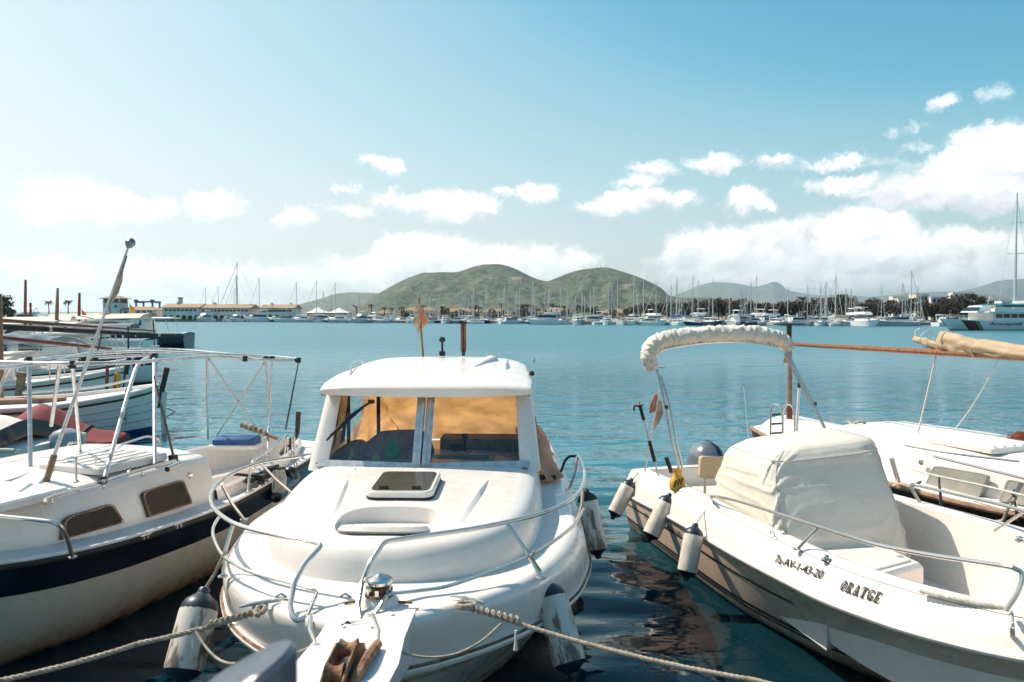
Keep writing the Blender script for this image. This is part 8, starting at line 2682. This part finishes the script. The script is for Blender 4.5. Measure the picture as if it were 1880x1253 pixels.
def slant(t0, t1, m, nm):
    for side in (1, -1):
        mb = MB(); mb.grid([[hF.P(lerp(t0, t1, i / 8) + .05 * (.95 - lerp(.36, .95, j / 6)) * -1.0, lerp(.36, .95, j / 6), side, .02) for j in range(7)] for i in range(9)], flip=side < 0)
        mb.build(nm, m, o)
slant(.835, .915, BROWNS, 'brown_stripe'); slant(.812, .833, GREENS, 'green_stripe')
for side, nm in ((1, 'lower_cabin'),):
    MB().box((0, LF * .40, 3.35), (5.4, LF * .62, 2.1)).build('lower_cabin', TOURW, o)
for sx in (1, -1):
    for k in range(11): 
        wn = MB().box((sx * 2.72, LF * .12 + k * 1.62, 3.55), (.08, 1.35, .95)).build('saloon_window', FARDARK, o)
MB().box((0, LF * .40, 4.5), (6.2, LF * .70, .22)).box((0, LF * .38, 5.0), (6.0, LF * .66, .8)).build('upper_deck', TOURW, o)
V = [(-2.3, LF * .66, 4.4), (2.3, LF * .66, 4.4), (1.8, LF * .80, 4.4), (-1.8, LF * .80, 4.4), (-2.0, LF * .67, 6.1), (2.0, LF * .67, 6.1), (1.4, LF * .745, 6.1), (-1.4, LF * .745, 6.1)]
wh = MB().add(V, [(0, 1, 5, 4), (1, 2, 6, 5), (2, 3, 7, 6), (3, 0, 4, 7), (4, 5, 6, 7)]).build('wheelhouse', TOURW, o, smooth=0)
MB().add([(-1.72, LF * .792, 4.85), (1.72, LF * .792, 4.85), (1.5, LF * .762, 5.7), (-1.5, LF * .762, 5.7)], [(0, 1, 2, 3)]).build('wheelhouse_window', FARDARK, wh)
for sx in (1, -1): MB().lathe([(.34, 0), (.34, .08), (.24, .1)], 16, Matrix.Translation((sx * 1.98, LF * .70, 5.35)) @ Matrix.Rotation(sx * math.pi / 2, 4, 'Y')).build('lifebuoy', ORANGE, wh)
MB().slab([[Vector((x * 2.9, y, 6.25 + .35 * (1 - x * x))) for x in (-1, -.5, 0, .5, 1)] for y in (LF * .02, LF * .2, LF * .4, LF * .6, LF * .66)], .5).build('awning', TEALC, o, smooth=60)
MB().box((0, LF * .30, 7.0), (2.6, 7.0, .7)).box((0, LF * .55, 6.95), (1.6, 2.0, .6)).build('life_rafts', FARWHITE, o)
for sx in (1, -1):
    for k in range(7): MB().rod((sx * 2.8, LF * .06 + k * 2.9, 5.3), (sx * 2.8, LF * .06 + k * 2.9, 6.3), .05, 6).build('awning_post', FARMAST, o)
ps = [hF.P(t, 1, 1) + Vector((0, 0, .95)) for t in (.72, .82, .9, .96)] + [hF.P(.995, 1, 1) + Vector((0, 0, .95))] + [hF.P(t, 1, -1) + Vector((0, 0, .95)) for t in (.96, .9, .82, .72)]
r_ = MB().tube(ps, .05, 5).build('bow_rail', FARMAST, o)
for p in ps: MB().rod(p - Vector((0, 0, .95)), p, .04, 5).build('stanchion', FARMAST, r_)
MB().tube([(0, LF * .66, 6.1), (0, LF * .64, 8.6)], .07, 6).rod((-.9, LF * .645, 8.0), (.9, LF * .645, 8.0), .05, 5).lathe([(.35, 0), (.35, .25)], 12, Matrix.Translation((0, LF * .65, 7.2))).build('mast', FARMAST, o)
V, Fc = text_flat('Anacapnall', 1.55, .03, .25)
wv = max(v.x for v in V)
# starboard is away from the camera here: the lettering faces the near (port) side
lv = []
for v in V:
    y = LF * .745 - v.x; t = y / LF
    p = hF.P(t, .70 + v.y * .20, -1, .03); lv.append(Vector((p.x, y, p.z)))
MB().add(lv, Fc).build('name_lettering', PURPLE, o, smooth=0, merge=0)
top = at(1877, 349, 165).z
if 'SAIL' in globals(): place_far('sailing_yacht', SAIL[2], Vector(((1858 - 940) / FPX * 158, 158, 0)), R(-35), top / 15.6, 'big sloop with very tall mast behind the tour boat at the right edge', 'sailboat')

# ------------------------------------------------------------------ blurred post close to the camera
c = at(428, 1226, .95)
po = empty('mooring_post', (c.x, c.y, .80), 0, 'dark blue grey post out of focus at the bottom edge', 'post')
PAINT = mat('worn_blue_grey_paint', (.07, .09, .12), .3, var=.5, vscale=20, col2=(.13, .15, .17))
hh = c.z - .80
MB().lathe([(.085, 0), (.085, .03), (.06, .05), (.058, hh - .16), (.066, hh - .13)], 20).build('shaft', PAINT, po)
mb = MB(); rows = []
for zz, k in ((hh - .13, .96), (hh - .06, 1.0), (hh - .02, 1.0)):
    rows.append([Vector((.078 * k * math.cos(a), .078 * k * math.sin(a), zz + (.040 * math.cos(a) if zz > hh - .1 else 0))) for a in [2 * math.pi * j / 28 for j in range(28)]])
rows.append([Vector((p.x * .9, p.y * .9, p.z + .006)) for p in rows[-1]]); rows.append([Vector((p.x * .5, p.y * .5, hh - .006 + p.x * .25)) for p in rows[-2]])
mb.grid(rows, closed_u=True); mb.add(rows[-1], [tuple(range(28))])
mb.build('slanted_cap', PAINT, po, smooth=40)
